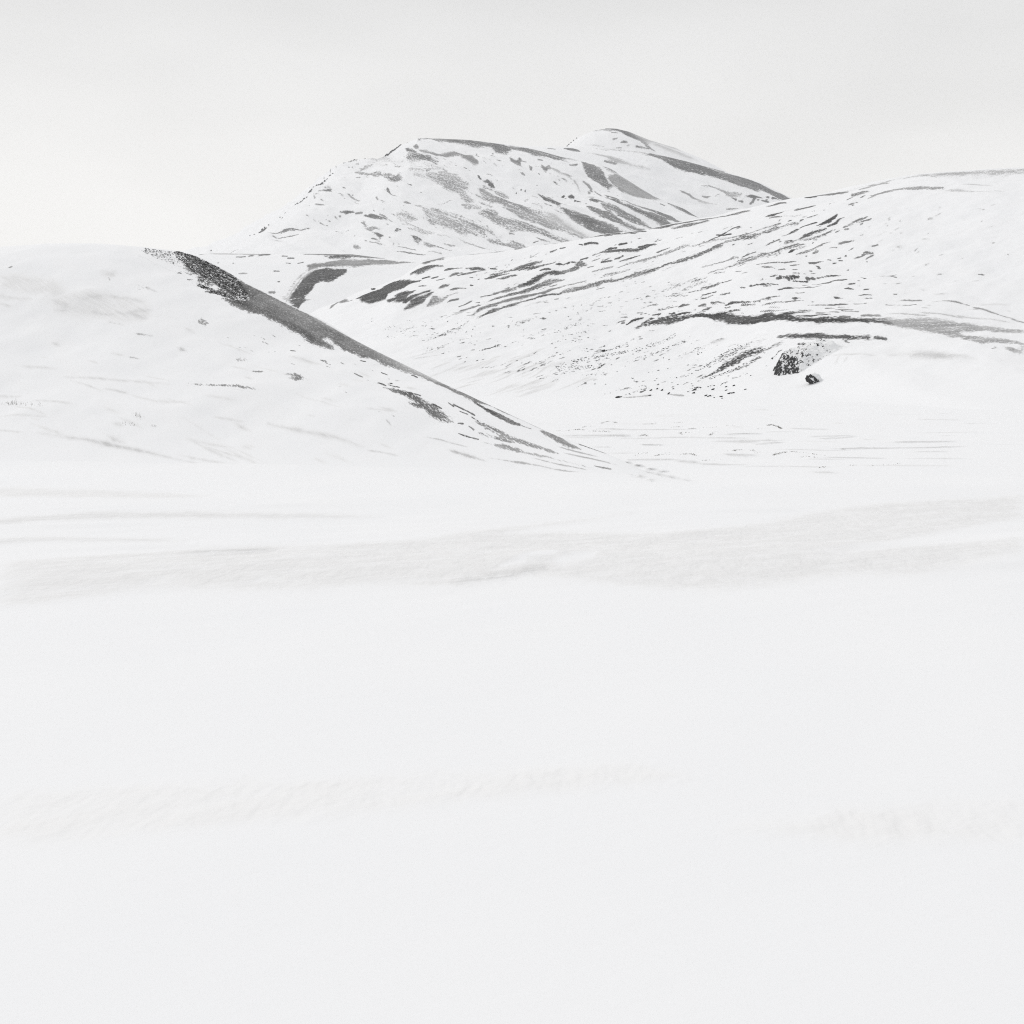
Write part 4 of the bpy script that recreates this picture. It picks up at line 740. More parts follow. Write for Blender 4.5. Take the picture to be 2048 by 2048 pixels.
     (0.8,0.9,0.288,[-203,1957,-202,1952,-191,1934,-179,1914,-169,1909,-168,1911,-169,1914,-179,1930,-192,1951,-203,1959]),
     (0.6,0.9,0.293,[-181,1939,-180,1934,-170,1921,-168,1923,-170,1927,-180,1940]),
     (0.6,0.85,0.28,[-206,1933,-200,1925,-191,1897,-182,1891,-174,1875,-182,1871,-186,1869,-196,1894]),
     (0.7,0.9,0.279,[-185,1865,-175,1859,-167,1845,-166,1837,-170,1833,-176,1848]),
     (0.65,0.9,0.272,[-183,1836,-180,1827,-174,1823,-172,1827,-175,1834,-181,1840]),
     (0.6,1,0.269,[-175,1817,-174,1814,-169,1812,-168,1814,-169,1817,-174,1819]),
     (0.45,0.8,0.263,[-174,1803,-172,1796,-165,1788,-163,1791,-165,1799,-173,1807]),
     (0.5,0.9,0.261,[-182,1805,-180,1800,-173,1795,-172,1796,-173,1799,-181,1808]),
     (0.9,0.82,0.288,[-154,1858,-153,1855,-149,1853,-145,1850,-144,1852,-145,1856,-150,1862,-153,1860]),
     (0.85,0.8,0.279,[-132,1837,-132,1834,-125,1815,-119,1808,-115,1813,-118,1825,-124,1831,-132,1837]),
     (0.9,1,0.28,[-159,1830,-158,1827,-157,1827,-156,1829,-157,1833,-159,1833]),
     (0.9,1,0.272,[-152,1806,-151,1803,-150,1803,-149,1806,-150,1809,-151,1809]),
     (0.65,1,0.262,[-144,1788,-143,1786,-131,1780,-120,1770,-119,1772,-120,1776,-131,1786,-143,1790]),
     (0.65,0.95,0.244,[-143,1756,-142,1754,-132,1750,-123,1740,-115,1730,-105,1729,-105,1731,-105,1733,-115,1738,-123,1748,-133,1757,-142,1758]),
     (0.6,0.85,0.261,[-112,1805,-112,1802,-103,1784,-94,1778,-84,1767,-76,1761,-75,1762,-75,1765,-83,1773,-94,1791,-103,1798,-112,1806]),
     (0.5,0.85,0.246,[-103,1752,-103,1750,-97,1752,-87,1744,-86,1748,-87,1753,-97,1760,-103,1754]),
     (0.5,0.75,0.268,[-87,1810,-85,1805,-78,1795,-69,1795,-68,1797,-69,1800,-78,1808,-85,1812]),
     (0.5,0.8,0.273,[-71,1840,-70,1835,-59,1816,-50,1807,-42,1798,-38,1803,-40,1815,-48,1826,-58,1834,-69,1842]),
     (0.5,0.7,0.301,[-159,1951,-152,1951,-142,1939,-131,1921,-132,1907,-141,1897,-151,1907,-152,1925,-160,1937]),
     (0.55,0.75,0.296,[-127,1960,-112,1961,-90,1948,-76,1931,-62,1912,-43,1900,-42,1864,-55,1866,-71,1865,-77,1885,-93,1895,-100,1898,-110,1897,-118,1921]),
     (0.45,0.7,0.295,[-148,1894,-146,1888,-133,1886,-123,1879,-121,1882,-123,1886,-134,1893,-146,1898]),
     (0.45,0.72,0.289,[-135,1871,-133,1865,-122,1860,-106,1844,-97,1844,-96,1846,-97,1851,-105,1867,-122,1877,-133,1876]),
     (0.4,0.7,0.281,[-98,1841,-97,1836,-85,1831,-83,1835,-85,1840,-97,1844]),
     (0.45,0.9,0.248,[-202,1809,-201,1802,-195,1789,-190,1783,-189,1784,-190,1788,-195,1800,-200,1809]),
     (0.6,1,0.161,[-392,1943,-390,1937,-379,1928,-371,1925,-371,1929,-373,1935,-382,1944,-392,1948]),
     (0.4,1,0.231,[-288,1816,-287,1813,-276,1811,-275,1813,-276,1816,-288,1818]),
     (0.75,0.9,0.236,[-344,2002,-342,1994,-323,1961,-297,1931,-276,1929,-275,1932,-277,1935,-299,1943,-325,1973,-344,2006]),
     (0.6,0.9,0.237,[-329,1950,-327,1944,-305,1912,-285,1899,-285,1901,-286,1904,-306,1919,-328,1952]),
     (0.3,1,0.227,[-322,1901,-318,1894,-305,1879,-303,1881,-306,1888,-320,1901]),
     (0.85,1,0.175,[-362,2032,-360,2028,-360,2051,-358,2072,-360,2084,-362,2091,-365,2071,-364,2042]),
    ],
    'S': [
     (0.75,0.65,0.125,[134,2900,134,2887,161,2887,181,2854,203,2837,226,2836,241,2833,263,2823,277,2815,288,2845,287,2893,271,2893,247,2897,231,2898,208,2898,184,2899,162,2899,135,2899]),
     (0.92,0.86,0.19,[272,2856,272,2836,292,2814,312,2792,332,2775,343,2768,360,2800,364,2888,352,2889,327,2891,303,2893,279,2893]),
     (0.35,1,0.355,[151,2813,181,2811,207,2787,235,2760,263,2737,245,2737,219,2748,201,2749,184,2784]),
     (0.6,1,0.376,[179,2767,179,2764,189,2755,201,2747,202,2749,202,2752,191,2763,180,2769]),
     (0.75,1,0.208,[103,2852,104,2846,117,2832,134,2825,136,2828,135,2834,119,2860,105,2859]),
     (0.45,1,0.2,[71,2851,71,2844,87,2834,88,2839,87,2847,72,2857]),
     (0.5,1,0.455,[315,2654,315,2651,329,2637,334,2641,333,2650,317,2656]),
     (0.92,0.9,0.255,[299,2837,300,2804,319,2778,340,2762,362,2760,384,2756,405,2747,426,2734,448,2733,469,2722,478,2735,480,2759,464,2797,442,2802,423,2831,403,2851,384,2887,361,2888,337,2890,313,2891]),
     (0.8,0.93,0.228,[408,2886,432,2859,464,2862,491,2852,508,2820,530,2796,548,2779,526,2728,503,2734,481,2734,461,2749,441,2765,421,2782]),
     (0.5,0.9,0.107,[357,2888,355,2868,380,2876,401,2864,421,2830,426,2845,431,2884,406,2886,382,2887,358,2888]),
     (0.55,1,0.455,[313,2661,313,2658,321,2646,330,2636,343,2624,346,2626,346,2632,333,2644,324,2655,315,2663]),
     (0.3,1,0.446,[338,2631,343,2621,357,2613,375,2614,382,2615,376,2619,361,2626,346,2634]),
     (0.6,0.8,0.397,[357,2691,373,2703,393,2693,414,2689,438,2683,427,2666,410,2651,398,2650,398,2672,383,2688]),
     (0.5,1,0.434,[353,2651,354,2648,362,2643,371,2647,373,2649,372,2651,364,2652,355,2654]),
     (0.4,1,0.421,[378,2649,379,2648,387,2653,388,2656,387,2657,379,2652]),
     (0.75,1,0.408,[408,2646,408,2643,414,2637,419,2643,418,2651,410,2649]),
     (0.75,1,0.403,[420,2642,420,2638,427,2636,430,2640,429,2645,422,2644]),
     (0.75,1,0.375,[437,2669,459,2696,472,2684,459,2666,448,2645,441,2638,451,2662]),
     (0.75,1,0.372,[457,2658,458,2655,463,2659,465,2665,464,2668,460,2665]),
     (0.75,1,0.363,[465,2663,466,2655,478,2655,483,2663,482,2672,470,2671]),
     (0.75,1,0.334,[481,2697,482,2691,487,2693,490,2698,489,2704,485,2704]),
     (0.75,1,0.327,[491,2696,491,2687,506,2689,509,2694,509,2699,495,2703]),
     (0.7,1,0.349,[477,2678,478,2675,482,2679,484,2682,483,2684,479,2683]),
     (0.5,1,0.424,[391,2600,392,2598,400,2599,413,2598,414,2600,414,2602,401,2604,392,2602]),
    ],
    'P': [
     (0.85,0.95,0.231,[227,3486,227,3468,247,3453,264,3441,279,3416,296,3400,309,3395,316,3404,316,3425,309,3479,291,3491,270,3496,251,3499,230,3501]),
     (0.5,0.8,0.173,[197,3486,197,3471,219,3459,236,3437,241,3450,239,3469,222,3501,199,3501]),
     (0.35,1,0.257,[290,3475,316,3490,351,3492,391,3474,417,3451,386,3434,349,3439,326,3396,331,3364,321,3374,306,3412]),
     (0.8,0.9,0.407,[305,3396,305,3391,314,3378,321,3357,337,3358,339,3360,339,3364,327,3378,318,3392,307,3399]),
     (0.7,0.9,0.459,[291,3352,292,3348,303,3348,322,3351,325,3358,324,3364,306,3362,294,3356]),
     (0.75,1,0.463,[256,3364,257,3361,264,3359,274,3364,275,3367,274,3369,265,3370,258,3366]),
     (0.6,1,0.434,[238,3380,240,3377,251,3378,252,3381,251,3384,240,3384]),
     (0.5,1,0.483,[270,3351,271,3349,278,3351,280,3354,279,3356,271,3354]),
     (0.35,1,0.453,[174,3392,181,3380,201,3355,216,3347,223,3345,216,3351,202,3363,181,3385]),
     (0.6,1,0.517,[243,3336,244,3334,257,3335,258,3337,257,3339,244,3338]),
     (0.5,1,0.32,[238,3426,239,3422,254,3421,256,3426,255,3430,240,3430]),
     (0.22,1,0.26,[366,3459,367,3436,385,3400,393,3403,390,3424,372,3465]),
     (0.2,1,0.299,[332,3423,343,3397,388,3381,423,3389,443,3410,430,3427,397,3428,353,3452]),
    ],
    'V': [
     (0.9,0.85,0.064,[-901,6959,-879,6870,-826,6895,-776,6956,-727,7030,-691,7089,-692,7136,-701,7197,-748,7236,-794,7116,-848,7081,-908,7093]),
     (0.5,1,0.033,[-915,7124,-905,7070,-840,7010,-798,7150,-758,7133,-680,7134,-644,7172,-648,7254,-651,7254,-690,7254,-770,7254,-810,7254,-854,7126,-922,7206]),
     (0.95,1,0.02,[-726,7254,-723,7254,-707,7254,-675,7254,-672,7254,-675,7254,-706,7254,-722,7254]),
     (0.5,1,0.117,[-853,6668,-835,6814,-766,6865,-704,6996,-634,7060,-555,7038,-477,7018,-545,6913,-613,6833,-663,6801,-700,6693,-730,6607,-788,6580,-840,6563]),
     (0.5,1,0.159,[-949,6590,-924,6664,-881,6669,-840,6785,-781,6852,-757,6639,-833,6578,-880,6530,-910,6487,-922,6446]),
     (0.88,0.97,0.216,[-896,6468,-850,6543,-815,6494,-788,6507,-755,6526,-750,6427,-769,6345,-783,6237,-807,6211,-833,6209,-851,6161,-847,6086,-859,5985,-868,5916,-915,5901,-923,5874,-927,5982,-921,6112,-920,6269,-911,6373]),
     (0.88,0.95,0.244,[-921,5860,-892,5902,-832,5888,-855,5849,-859,5810,-863,5751,-896,5783]),
     (0.5,0.65,0.225,[-973,5930,-964,5906,-929,5866,-933,5995,-939,6174,-934,6317,-922,6424,-927,6467,-935,6469,-947,6354,-952,6201,-949,6025,-956,5962,-970,5946]),
     (0.2,1,0.226,[-927,5771,-926,5867,-930,6017,-925,6118,-925,6243,-910,6380,-904,6499,-917,6402,-931,6261,-933,6136,-938,6032,-933,5880]),
     (0.9,0.88,0.077,[-931,7020,-921,6971,-872,6884,-790,6929,-792,7019,-811,7109,-889,7022,-932,7062]),
     (0.6,1,0.029,[-1049,7151,-1037,7095,-1000,7127,-913,7061,-818,7177,-824,7254,-827,7254,-938,7254,-1017,7252,-1061,7252]),
     (0.75,1,0.085,[-1353,6962,-1346,6935,-1323,6928,-1302,6958,-1306,6989,-1314,7017,-1336,6993,-1356,6990]),
     (0.75,1,0.071,[-1301,6997,-1294,6973,-1284,6994,-1274,7013,-1279,7051,-1289,7091,-1301,7082,-1306,7036]),
     (0.75,1,0.047,[-1260,7046,-1252,7016,-1232,7055,-1204,7092,-1211,7154,-1231,7253,-1267,7253,-1266,7094]),
     (0.75,1,0.078,[-1135,7004,-1125,6967,-1098,6959,-1100,6993,-1109,7034,-1138,7045]),
     (0.75,1,0.104,[-1090,6895,-1084,6871,-1053,6865,-1053,6887,-1060,6912,-1091,6919]),
     (0.35,1,0.025,[-1581,7199,-1483,7113,-1404,7108,-1280,7064,-1195,7253,-1108,7252,-1027,7252,-1108,7252,-1195,7253,-1302,7183,-1433,7254,-1510,7241]),
     (0.75,1,0.149,[-1005,6656,-1000,6645,-980,6678,-981,6704,-987,6720,-1006,6674]),
     (0.7,1,0.151,[-1063,6677,-1058,6661,-1036,6649,-1035,6662,-1040,6678,-1062,6690]),
     (0.75,1,0.189,[-1083,6445,-1077,6430,-1052,6427,-1051,6441,-1057,6457,-1082,6460]),
     (0.4,1,0.198,[-1228,6382,-1224,6372,-1205,6361,-1187,6369,-1186,6379,-1191,6390,-1213,6404,-1228,6392]),
     (0.7,1,0.219,[-1026,6210,-1022,6200,-1011,6195,-1010,6203,-1014,6214,-1025,6219]),
     (0.65,0.9,0.236,[-1032,6008,-1023,5987,-999,5984,-996,6009,-1008,6034,-1030,6030]),
     (0.8,1,0.15,[-1384,6667,-1378,6653,-1373,6663,-1374,6680,-1379,6692,-1385,6687]),
     (0.6,1,0.151,[-1312,6668,-1304,6648,-1301,6649,-1302,6669,-1309,6689,-1312,6689]),
     (0.5,1,0.031,[-1582,7199,-1554,7082,-1529,7201,-1526,7201,-1529,7201,-1580,7199]),
    ],
    'G': [
     (0.4,1,0.068,[92,1258,92,1250,100,1199,109,1138,117,1098,117,1102,118,1108,110,1151,101,1215,93,1262]),
     (0.18,1,0.075,[98,1116,102,1095,110,1068,121,1026,125,1019,123,1040,112,1090,104,1111]),
     (0.18,1,0.07,[87,1174,88,1160,96,1122,98,1121,97,1135,89,1173]),
     (0.15,1,0.078,[81,1059,84,1045,97,1008,100,1004,98,1016,85,1056]),
     (0.043,1,0.125,[-217,603,-209,606,-201,610,-193,613,-185,617,-177,620,-169,626,-160,633,-151,639,-143,642,-134,644,-126,647,-117,650,-108,653,-98,654,-88,656,-78,659,-66,665,-54,672,-42,679,-33,693,-24,707,-14,722,-4,738,7,747,18,757,30,767,42,777,54,787,67,798,54,782,42,767,31,753,20,739,9,725,20,721,31,717,42,713,53,709,64,705,74,702,89,713,104,725,119,738,133,753,147,769,162,786,178,804,194,823,209,832,224,842,239,852,255,862,271,869,287,876,304,883,321,891,275,764,254,741,235,719,216,699,199,679,179,653,160,630,171,634,182,638,192,642,203,646,215,650,226,654,237,659,220,612,205,597,190,583,176,569,163,556,151,554,141,551,130,549,120,543,111,538,102,533,93,527,84,522,74,519,64,516,55,519,46,522,38,527,31,533,23,538,15,543,7,549,-1,542,-8,535,-15,529,-23,522,-32,524,-42,527,-52,529,-60,525,-67,521,-74,517,-82,514,-89,510,-97,512,-105,514,-113,516,-121,518,-129,520,-135,514,-140,509,-146,503,-151,498,-157,492,-162,487,-167,481,-171,476,-195,542]),
     (0.07,1,0.104,[-291,720,-260,723,-254,727,-248,731,-241,736,-235,740,-228,744,-222,749,-215,753,-207,754,-200,755,-192,756,-184,757,-176,758,-168,759,-160,760,-152,761,-144,762,-137,763,-129,764,-121,765,-113,766,-105,767,-72,780,-108,789,-116,789,-124,789,-133,789,-141,788,-150,788,-158,788,-166,788,-175,788,-183,787,-191,787,-200,787,-208,787,-216,787,-225,786,-232,781,-238,777,-245,772,-252,767,-258,762,-265,758,-271,753]),
     (0.07,1,0.12,[-248,649,-233,647,-228,653,-222,659,-215,659,-208,659,-200,659,-193,659,-186,659,-178,659,-171,659,-163,659,-150,664,-167,671,-174,672,-182,673,-190,674,-198,675,-206,676,-214,677,-221,678,-229,679,-236,675,-242,671]),
     (0.04,1,0.089,[-352,915,-314,873,-304,871,-294,870,-283,868,-273,866,-263,865,-253,863,-243,862,-233,860,-223,858,-213,857,-203,855,-187,878,-217,914,-228,917,-239,920,-250,923,-261,926,-272,930,-284,933,-295,936,-307,940,-318,943,-330,947,-342,950]),
     (0.12,1,0.146,[-22,535,-17,534,-10,537,-3,539,7,555,12,568,7,566,-3,553,-10,548,-17,542]),
     (0.12,1,0.127,[-141,624,-135,619,-128,621,-121,623,-113,626,-110,635,-116,641,-124,638,-131,636,-138,633]),
     (0.2,1,0.041,[117,1967,134,1931,155,1923,177,1916,202,1920,228,1925,249,1944,232,1956,206,1951,180,1946,159,1964,137,1981]),
     (0.25,1,0.053,[134,1512,137,1503,156,1503,161,1512,158,1522,138,1522]),
     (0.2,1,0.047,[58,1709,70,1695,101,1690,130,1681,144,1709,134,1739,103,1729,71,1724]),
     (0.18,1,0.063,[101,1267,106,1258,121,1254,136,1249,143,1258,138,1270,123,1272,108,1274]),
     (0.18,1,0.065,[140,1246,141,1228,155,1204,159,1211,158,1228,144,1253]),
     (0.16,1,0.067,[155,1200,158,1189,181,1182,187,1187,183,1196,160,1207]),
     (0.16,1,0.048,[117,1624,139,1630,162,1646,186,1663,207,1655,228,1648,248,1640,270,1644,251,1663,231,1670,210,1678,189,1686,164,1668,140,1651]),
     (0.16,1,0.054,[85,1473,87,1464,98,1460,101,1468,99,1477,88,1481]),
     (0.25,1,0.045,[267,1765,271,1750,300,1760,308,1774,305,1786,276,1783]),
     (0.18,1,0.05,[221,1586,231,1579,251,1586,271,1592,291,1598,306,1613,295,1620,275,1613,254,1607,234,1601]),
     (0.22,1,0.048,[348,1637,354,1633,395,1671,407,1690,401,1694,359,1656]),
     (0.24,1,0.05,[421,1587,430,1580,447,1584,466,1588,484,1593,498,1606,490,1614,472,1609,453,1605,435,1600]),
     (0.22,1,0.054,[327,1452,345,1448,362,1452,379,1456,397,1459,415,1469,433,1479,452,1488,478,1510,458,1507,439,1497,420,1487,401,1476,384,1473,367,1469,349,1465]),
     (0.2,1,0.052,[262,1534,266,1529,294,1554,301,1569,297,1574,269,1549]),
     (0.18,1,0.062,[278,1300,286,1292,302,1289,317,1286,333,1283,344,1288,336,1296,321,1299,305,1302,289,1305]),
     (0.18,1,0.041,[383,1972,386,1950,418,1924,428,1933,425,1953,393,1983]),
     (0.16,1,0.044,[329,1833,332,1820,358,1828,365,1843,363,1855,337,1848]),
     (0.2,1,0.061,[197,1327,198,1311,217,1305,223,1314,221,1327,203,1340]),
     (0.2,1,0.047,[352,1699,358,1691,379,1702,401,1713,413,1729,407,1737,385,1726,363,1716]),
     (0.12,1,0.073,[230,1091,230,1079,244,1081,249,1091,249,1101,235,1103]),
     (0.16,1,0.057,[390,1391,394,1385,424,1395,432,1405,429,1411,398,1401]),
     (0.16,1,0.045,[524,1747,523,1737,540,1753,547,1770,548,1779,531,1763]),
     (0.12,1,0.069,[184,1165,194,1158,207,1157,220,1156,233,1155,246,1154,258,1159,249,1165,235,1166,222,1167,209,1169,196,1170]),
     (0.12,1,0.067,[169,1185,173,1180,193,1183,198,1189,195,1194,174,1192]),
     (0.014,1,0.3,[-96,268,-93,269,-89,269,-85,270,-81,271,-78,272,-74,273,-70,274,-66,274,-62,275,-58,275,-55,275,-51,276,-47,276,-43,276,-39,277,-35,277,-32,277,-28,278,-23,279,-19,280,-15,281,-11,281,-7,282,-3,283,1,284,6,285,10,285,14,286,19,287,23,288,28,284,32,281,37,277,33,276,29,275,25,273,21,272,17,271,13,270,9,268,5,267,1,266,-2,265,-6,263,-10,262,-13,261,-17,260,-20,259,-24,257,-27,256,-31,255,-34,254,-38,253,-41,252,-44,251,-48,249,-51,248,-54,247,-57,246,-61,245,-64,244,-67,243,-70,242,-73,241,-76,240,-79,239,-82,238,-85,237,-91,251]),
     (0.014,1,0.32,[37,247,41,249,45,251,49,253,53,255,57,257,61,259,66,259,70,260,74,261,78,262,82,262,87,263,91,264,95,265,91,253,87,242,83,242,80,241,76,241,72,241,68,240,64,240,61,240,57,239,54,241,50,242,47,243,44,245,40,246]),
     (0.05,-0.001,0.135,[17,583,24,606,37,617,34,598,27,585,20,572]),
     (0.05,-0.001,0.119,[140,610,156,621,164,627,172,633,181,639,190,646,198,653,208,660,218,667,228,675,238,683,249,691,282,739,269,748,256,734,243,722,231,709,219,697,208,686,197,674,187,663,177,652,168,641,158,631]),
     (0.05,-0.001,0.109,[-4,709,9,711,18,716,27,720,36,725,45,728,53,730,61,733,70,735,78,738,94,752,80,759,72,757,63,755,54,754,46,752,37,751,28,742,18,733,9,725]),
     (0.05,-0.001,0.13,[-224,585,-212,588,-207,593,-202,597,-196,602,-191,606,-185,610,-180,613,-174,617,-168,620,-162,624,-156,628,-144,640,-159,639,-165,636,-172,634,-178,631,-184,629,-191,626,-197,624,-202,618,-207,612,-212,607,-217,601]),
     (0.05,-0.001,0.135,[-5,569,-1,571,10,592,17,598,20,606,17,608,10,605,-1,580]),
    ],
}
STONES = {
    'L': [(2512,[-4542,19111,-4418,18676,-3954,17887,-3719,17639,-3469,17283,-3198,16857,-3137,16914,-3220,17315,-3590,18449,-3870,18762,-4132,18957,-4581,19478]),
     (330,[-4926,18923,-4797,18581,-4534,18338,-4302,18208,-4315,18548,-4501,19115,-4721,19165,-4974,19331]),
     (388,[-3864,17405,-3821,17268,-3665,17065,-3490,16903,-3279,16782,-3262,16869,-3306,16999,-3519,17146,-3690,17300,-3840,17464])],
    'R': [(45,[-365,5760,-358,5745,-324,5801,-284,5908,-255,5970,-218,6041,-191,6096,-189,6120,-194,6132,-223,6090,-260,6019,-290,5949,-329,5843,-364,5788]),
     (23,[-268,5972,-253,5921,-211,5937,-203,5995,-218,6046,-261,6031]),
     (10,[-193,5885,-186,5875,-153,5973,-151,6011,-159,6022,-192,5923]),
     (13,[-218,5730,-213,5718,-183,5766,-148,5846,-146,5870,-151,5879,-187,5800,-217,5753]),
     (6,[-279,5586,-273,5574,-247,5633,-245,5662,-251,5675,-278,5616]),
     (6,[-189,5636,-182,5616,-161,5642,-158,5675,-165,5694,-186,5669]),
     (22,[-119,5502,-115,5492,-85,5545,-47,5611,-44,5638,-50,5651,-89,5585,-118,5525]),
     (2,[-264,5769,-259,5756,-244,5776,-242,5798,-247,5811,-262,5792]),
     (6,[-670,6553,-659,6552,-652,6746,-661,6836,-673,6840,-678,6637]),
     (7,[-573,6271,-562,6238,-516,6302,-516,6341,-525,6362,-573,6311]),
     (5,[-540,6091,-531,6065,-497,6097,-495,6132,-504,6156,-539,6126]),
     (2,[-508,5971,-501,5958,-491,5988,-491,6020,-498,6033,-509,6003]),
     (15,[-491,6227,-482,6198,-419,6212,-368,6204,-364,6232,-372,6262,-424,6271,-488,6258]),
     (2,[-476,6347,-471,6347,-458,6462,-460,6494,-466,6495,-478,6379]),
     (5,[-245,6149,-239,6136,-204,6200,-202,6229,-208,6243,-243,6179]),
     (3,[-327,6397,-321,6388,-294,6468,-293,6496,-299,6505,-327,6424]),
     (18,[-120,5504,-117,5496,-90,5551,-49,5624,-47,5646,-51,5657,-93,5584,-119,5523]),
     (2,[16,5608,18,5602,31,5620,32,5633,29,5639,17,5621]),
     (2,[37,5526,40,5524,52,5576,53,5591,50,5593,37,5541]),
     (6,[66,5630,70,5612,95,5623,99,5645,94,5663,70,5652]),
     (10,[68,5712,72,5702,97,5729,133,5800,135,5818,132,5825,96,5754,71,5728]),
     (10,[126,5662,130,5653,171,5705,203,5730,206,5745,203,5755,171,5731,129,5678]),
     (32,[161,5774,167,5754,219,5792,294,5849,300,5877,294,5897,218,5840,166,5802]),
     (20,[197,5644,200,5634,245,5673,309,5720,313,5738,309,5751,245,5704,199,5659]),
     (8,[143,5490,147,5480,196,5530,216,5562,218,5578,215,5586,196,5555,146,5506]),
     (11,[227,5511,232,5499,291,5591,295,5616,290,5627,231,5536]),
     (10,[234,5959,237,5950,338,6058,341,6074,337,6084,237,5975]),
     (8,[173,5246,175,5243,203,5311,227,5340,229,5352,227,5359,202,5329,174,5258]),
     (9,[248,5411,252,5356,278,5296,289,5316,286,5370,259,5430]),
     (7,[66,5089,69,5079,124,5158,126,5175,123,5184,68,5106]),
     (121,[150,4989,159,4961,235,5085,278,5132,337,5173,426,5232,434,5265,429,5291,339,5250,280,5212,234,5165,157,5044]),
     (43,[156,4941,162,4918,215,4984,282,4974,289,5003,285,5034,216,5045,161,4979]),
     (59,[154,4867,162,4833,240,4928,314,4985,323,5031,316,5065,241,5012,162,4921]),
     (34,[324,5265,328,5258,344,5287,450,5417,455,5439,451,5452,344,5323,327,5287]),
     (2,[346,5401,348,5398,369,5451,371,5464,369,5467,347,5414]),
     (8,[87,4731,90,4720,167,4843,169,4861,166,4871,90,4750]),
     (12,[230,4815,233,4797,300,4790,327,4825,331,4846,328,4858,302,4825,234,4832]),
     (26,[317,5264,321,5254,346,5291,414,5392,481,5485,484,5497,481,5502,414,5415,346,5320,321,5284]),
     (36,[283,5155,289,5133,342,5191,371,5194,416,5224,422,5248,417,5267,373,5250,344,5247,289,5190]),
     (84,[432,5222,440,5196,523,5281,567,5317,625,5413,632,5448,625,5466,569,5386,526,5366,442,5269]),
     (67,[408,5051,412,5036,477,5108,539,5169,620,5256,666,5321,670,5340,666,5351,622,5304,541,5219,479,5161,413,5078]),
     (19,[291,5104,296,5080,367,5132,374,5164,368,5188,298,5137]),
     (2,[529,5055,532,5050,552,5085,555,5101,552,5107,532,5072]),
     (27,[594,5073,596,5064,626,5079,658,5108,682,5099,687,5115,684,5134,660,5144,628,5112,598,5087]),
     (11,[650,5062,655,5037,685,5038,693,5063,688,5089,658,5089]),
     (7,[393,4699,390,4658,396,4523,401,4517,405,4561,399,4693]),
     (7,[456,4821,458,4806,502,4820,555,4872,559,4887,557,4896,504,4852,461,4838]),
     (16,[273,4214,274,4202,344,4332,413,4431,416,4451,415,4463,346,4367,276,4234]),
     (17,[331,4168,333,4153,373,4242,420,4391,425,4426,421,4436,375,4297,335,4196]),
     (20,[503,4621,504,4605,557,4625,611,4706,617,4730,614,4742,561,4664,507,4639]),
     (17,[615,4764,618,4756,658,4799,675,4812,680,4829,677,4842,659,4830,619,4784]),
     (86,[604,4567,607,4559,660,4625,707,4682,750,4671,760,4700,757,4732,711,4745,662,4672,609,4590]),
     (98,[647,4793,655,4763,711,4785,773,4797,791,4853,782,4906,718,4897,658,4841]),
     (42,[629,4548,633,4527,684,4556,734,4569,742,4596,738,4620,689,4607,637,4581]),
     (19,[518,4233,521,4204,571,4302,582,4353,578,4378,529,4290]),
     (8,[588,4326,590,4306,620,4356,628,4388,626,4408,596,4364]),
     (5,[638,4355,641,4345,663,4384,668,4407,665,4418,643,4381]),
     (9,[547,4055,547,4026,580,4071,589,4114,589,4143,555,4094]),
     (6,[677,4442,679,4427,709,4419,713,4432,712,4446,682,4455]),
     (3,[686,4422,687,4412,708,4423,711,4434,710,4444,689,4434]),
     (6,[637,4377,639,4362,661,4384,667,4404,665,4419,643,4400]),
     (2,[641,4347,640,4328,647,4298,651,4305,652,4323,644,4353]),
     (2,[629,4221,631,4213,644,4241,648,4260,647,4268,634,4242]),
     (7,[627,4134,627,4115,647,4130,653,4150,652,4168,633,4158]),
     (2,[676,4151,677,4145,685,4161,688,4174,687,4180,679,4164]),
     (3,[792,4475,793,4465,809,4461,812,4470,811,4480,795,4484]),
     (4,[727,4487,726,4468,737,4388,742,4391,744,4421,731,4489]),
     (118,[676,4675,682,4642,765,4680,830,4687,838,4705,835,4731,773,4778,687,4720]),
     (64,[699,4837,705,4800,758,4808,811,4810,823,4844,818,4880,764,4881,710,4876]),
     (38,[690,4577,693,4560,749,4581,804,4595,812,4620,809,4642,753,4624,696,4599])],
}
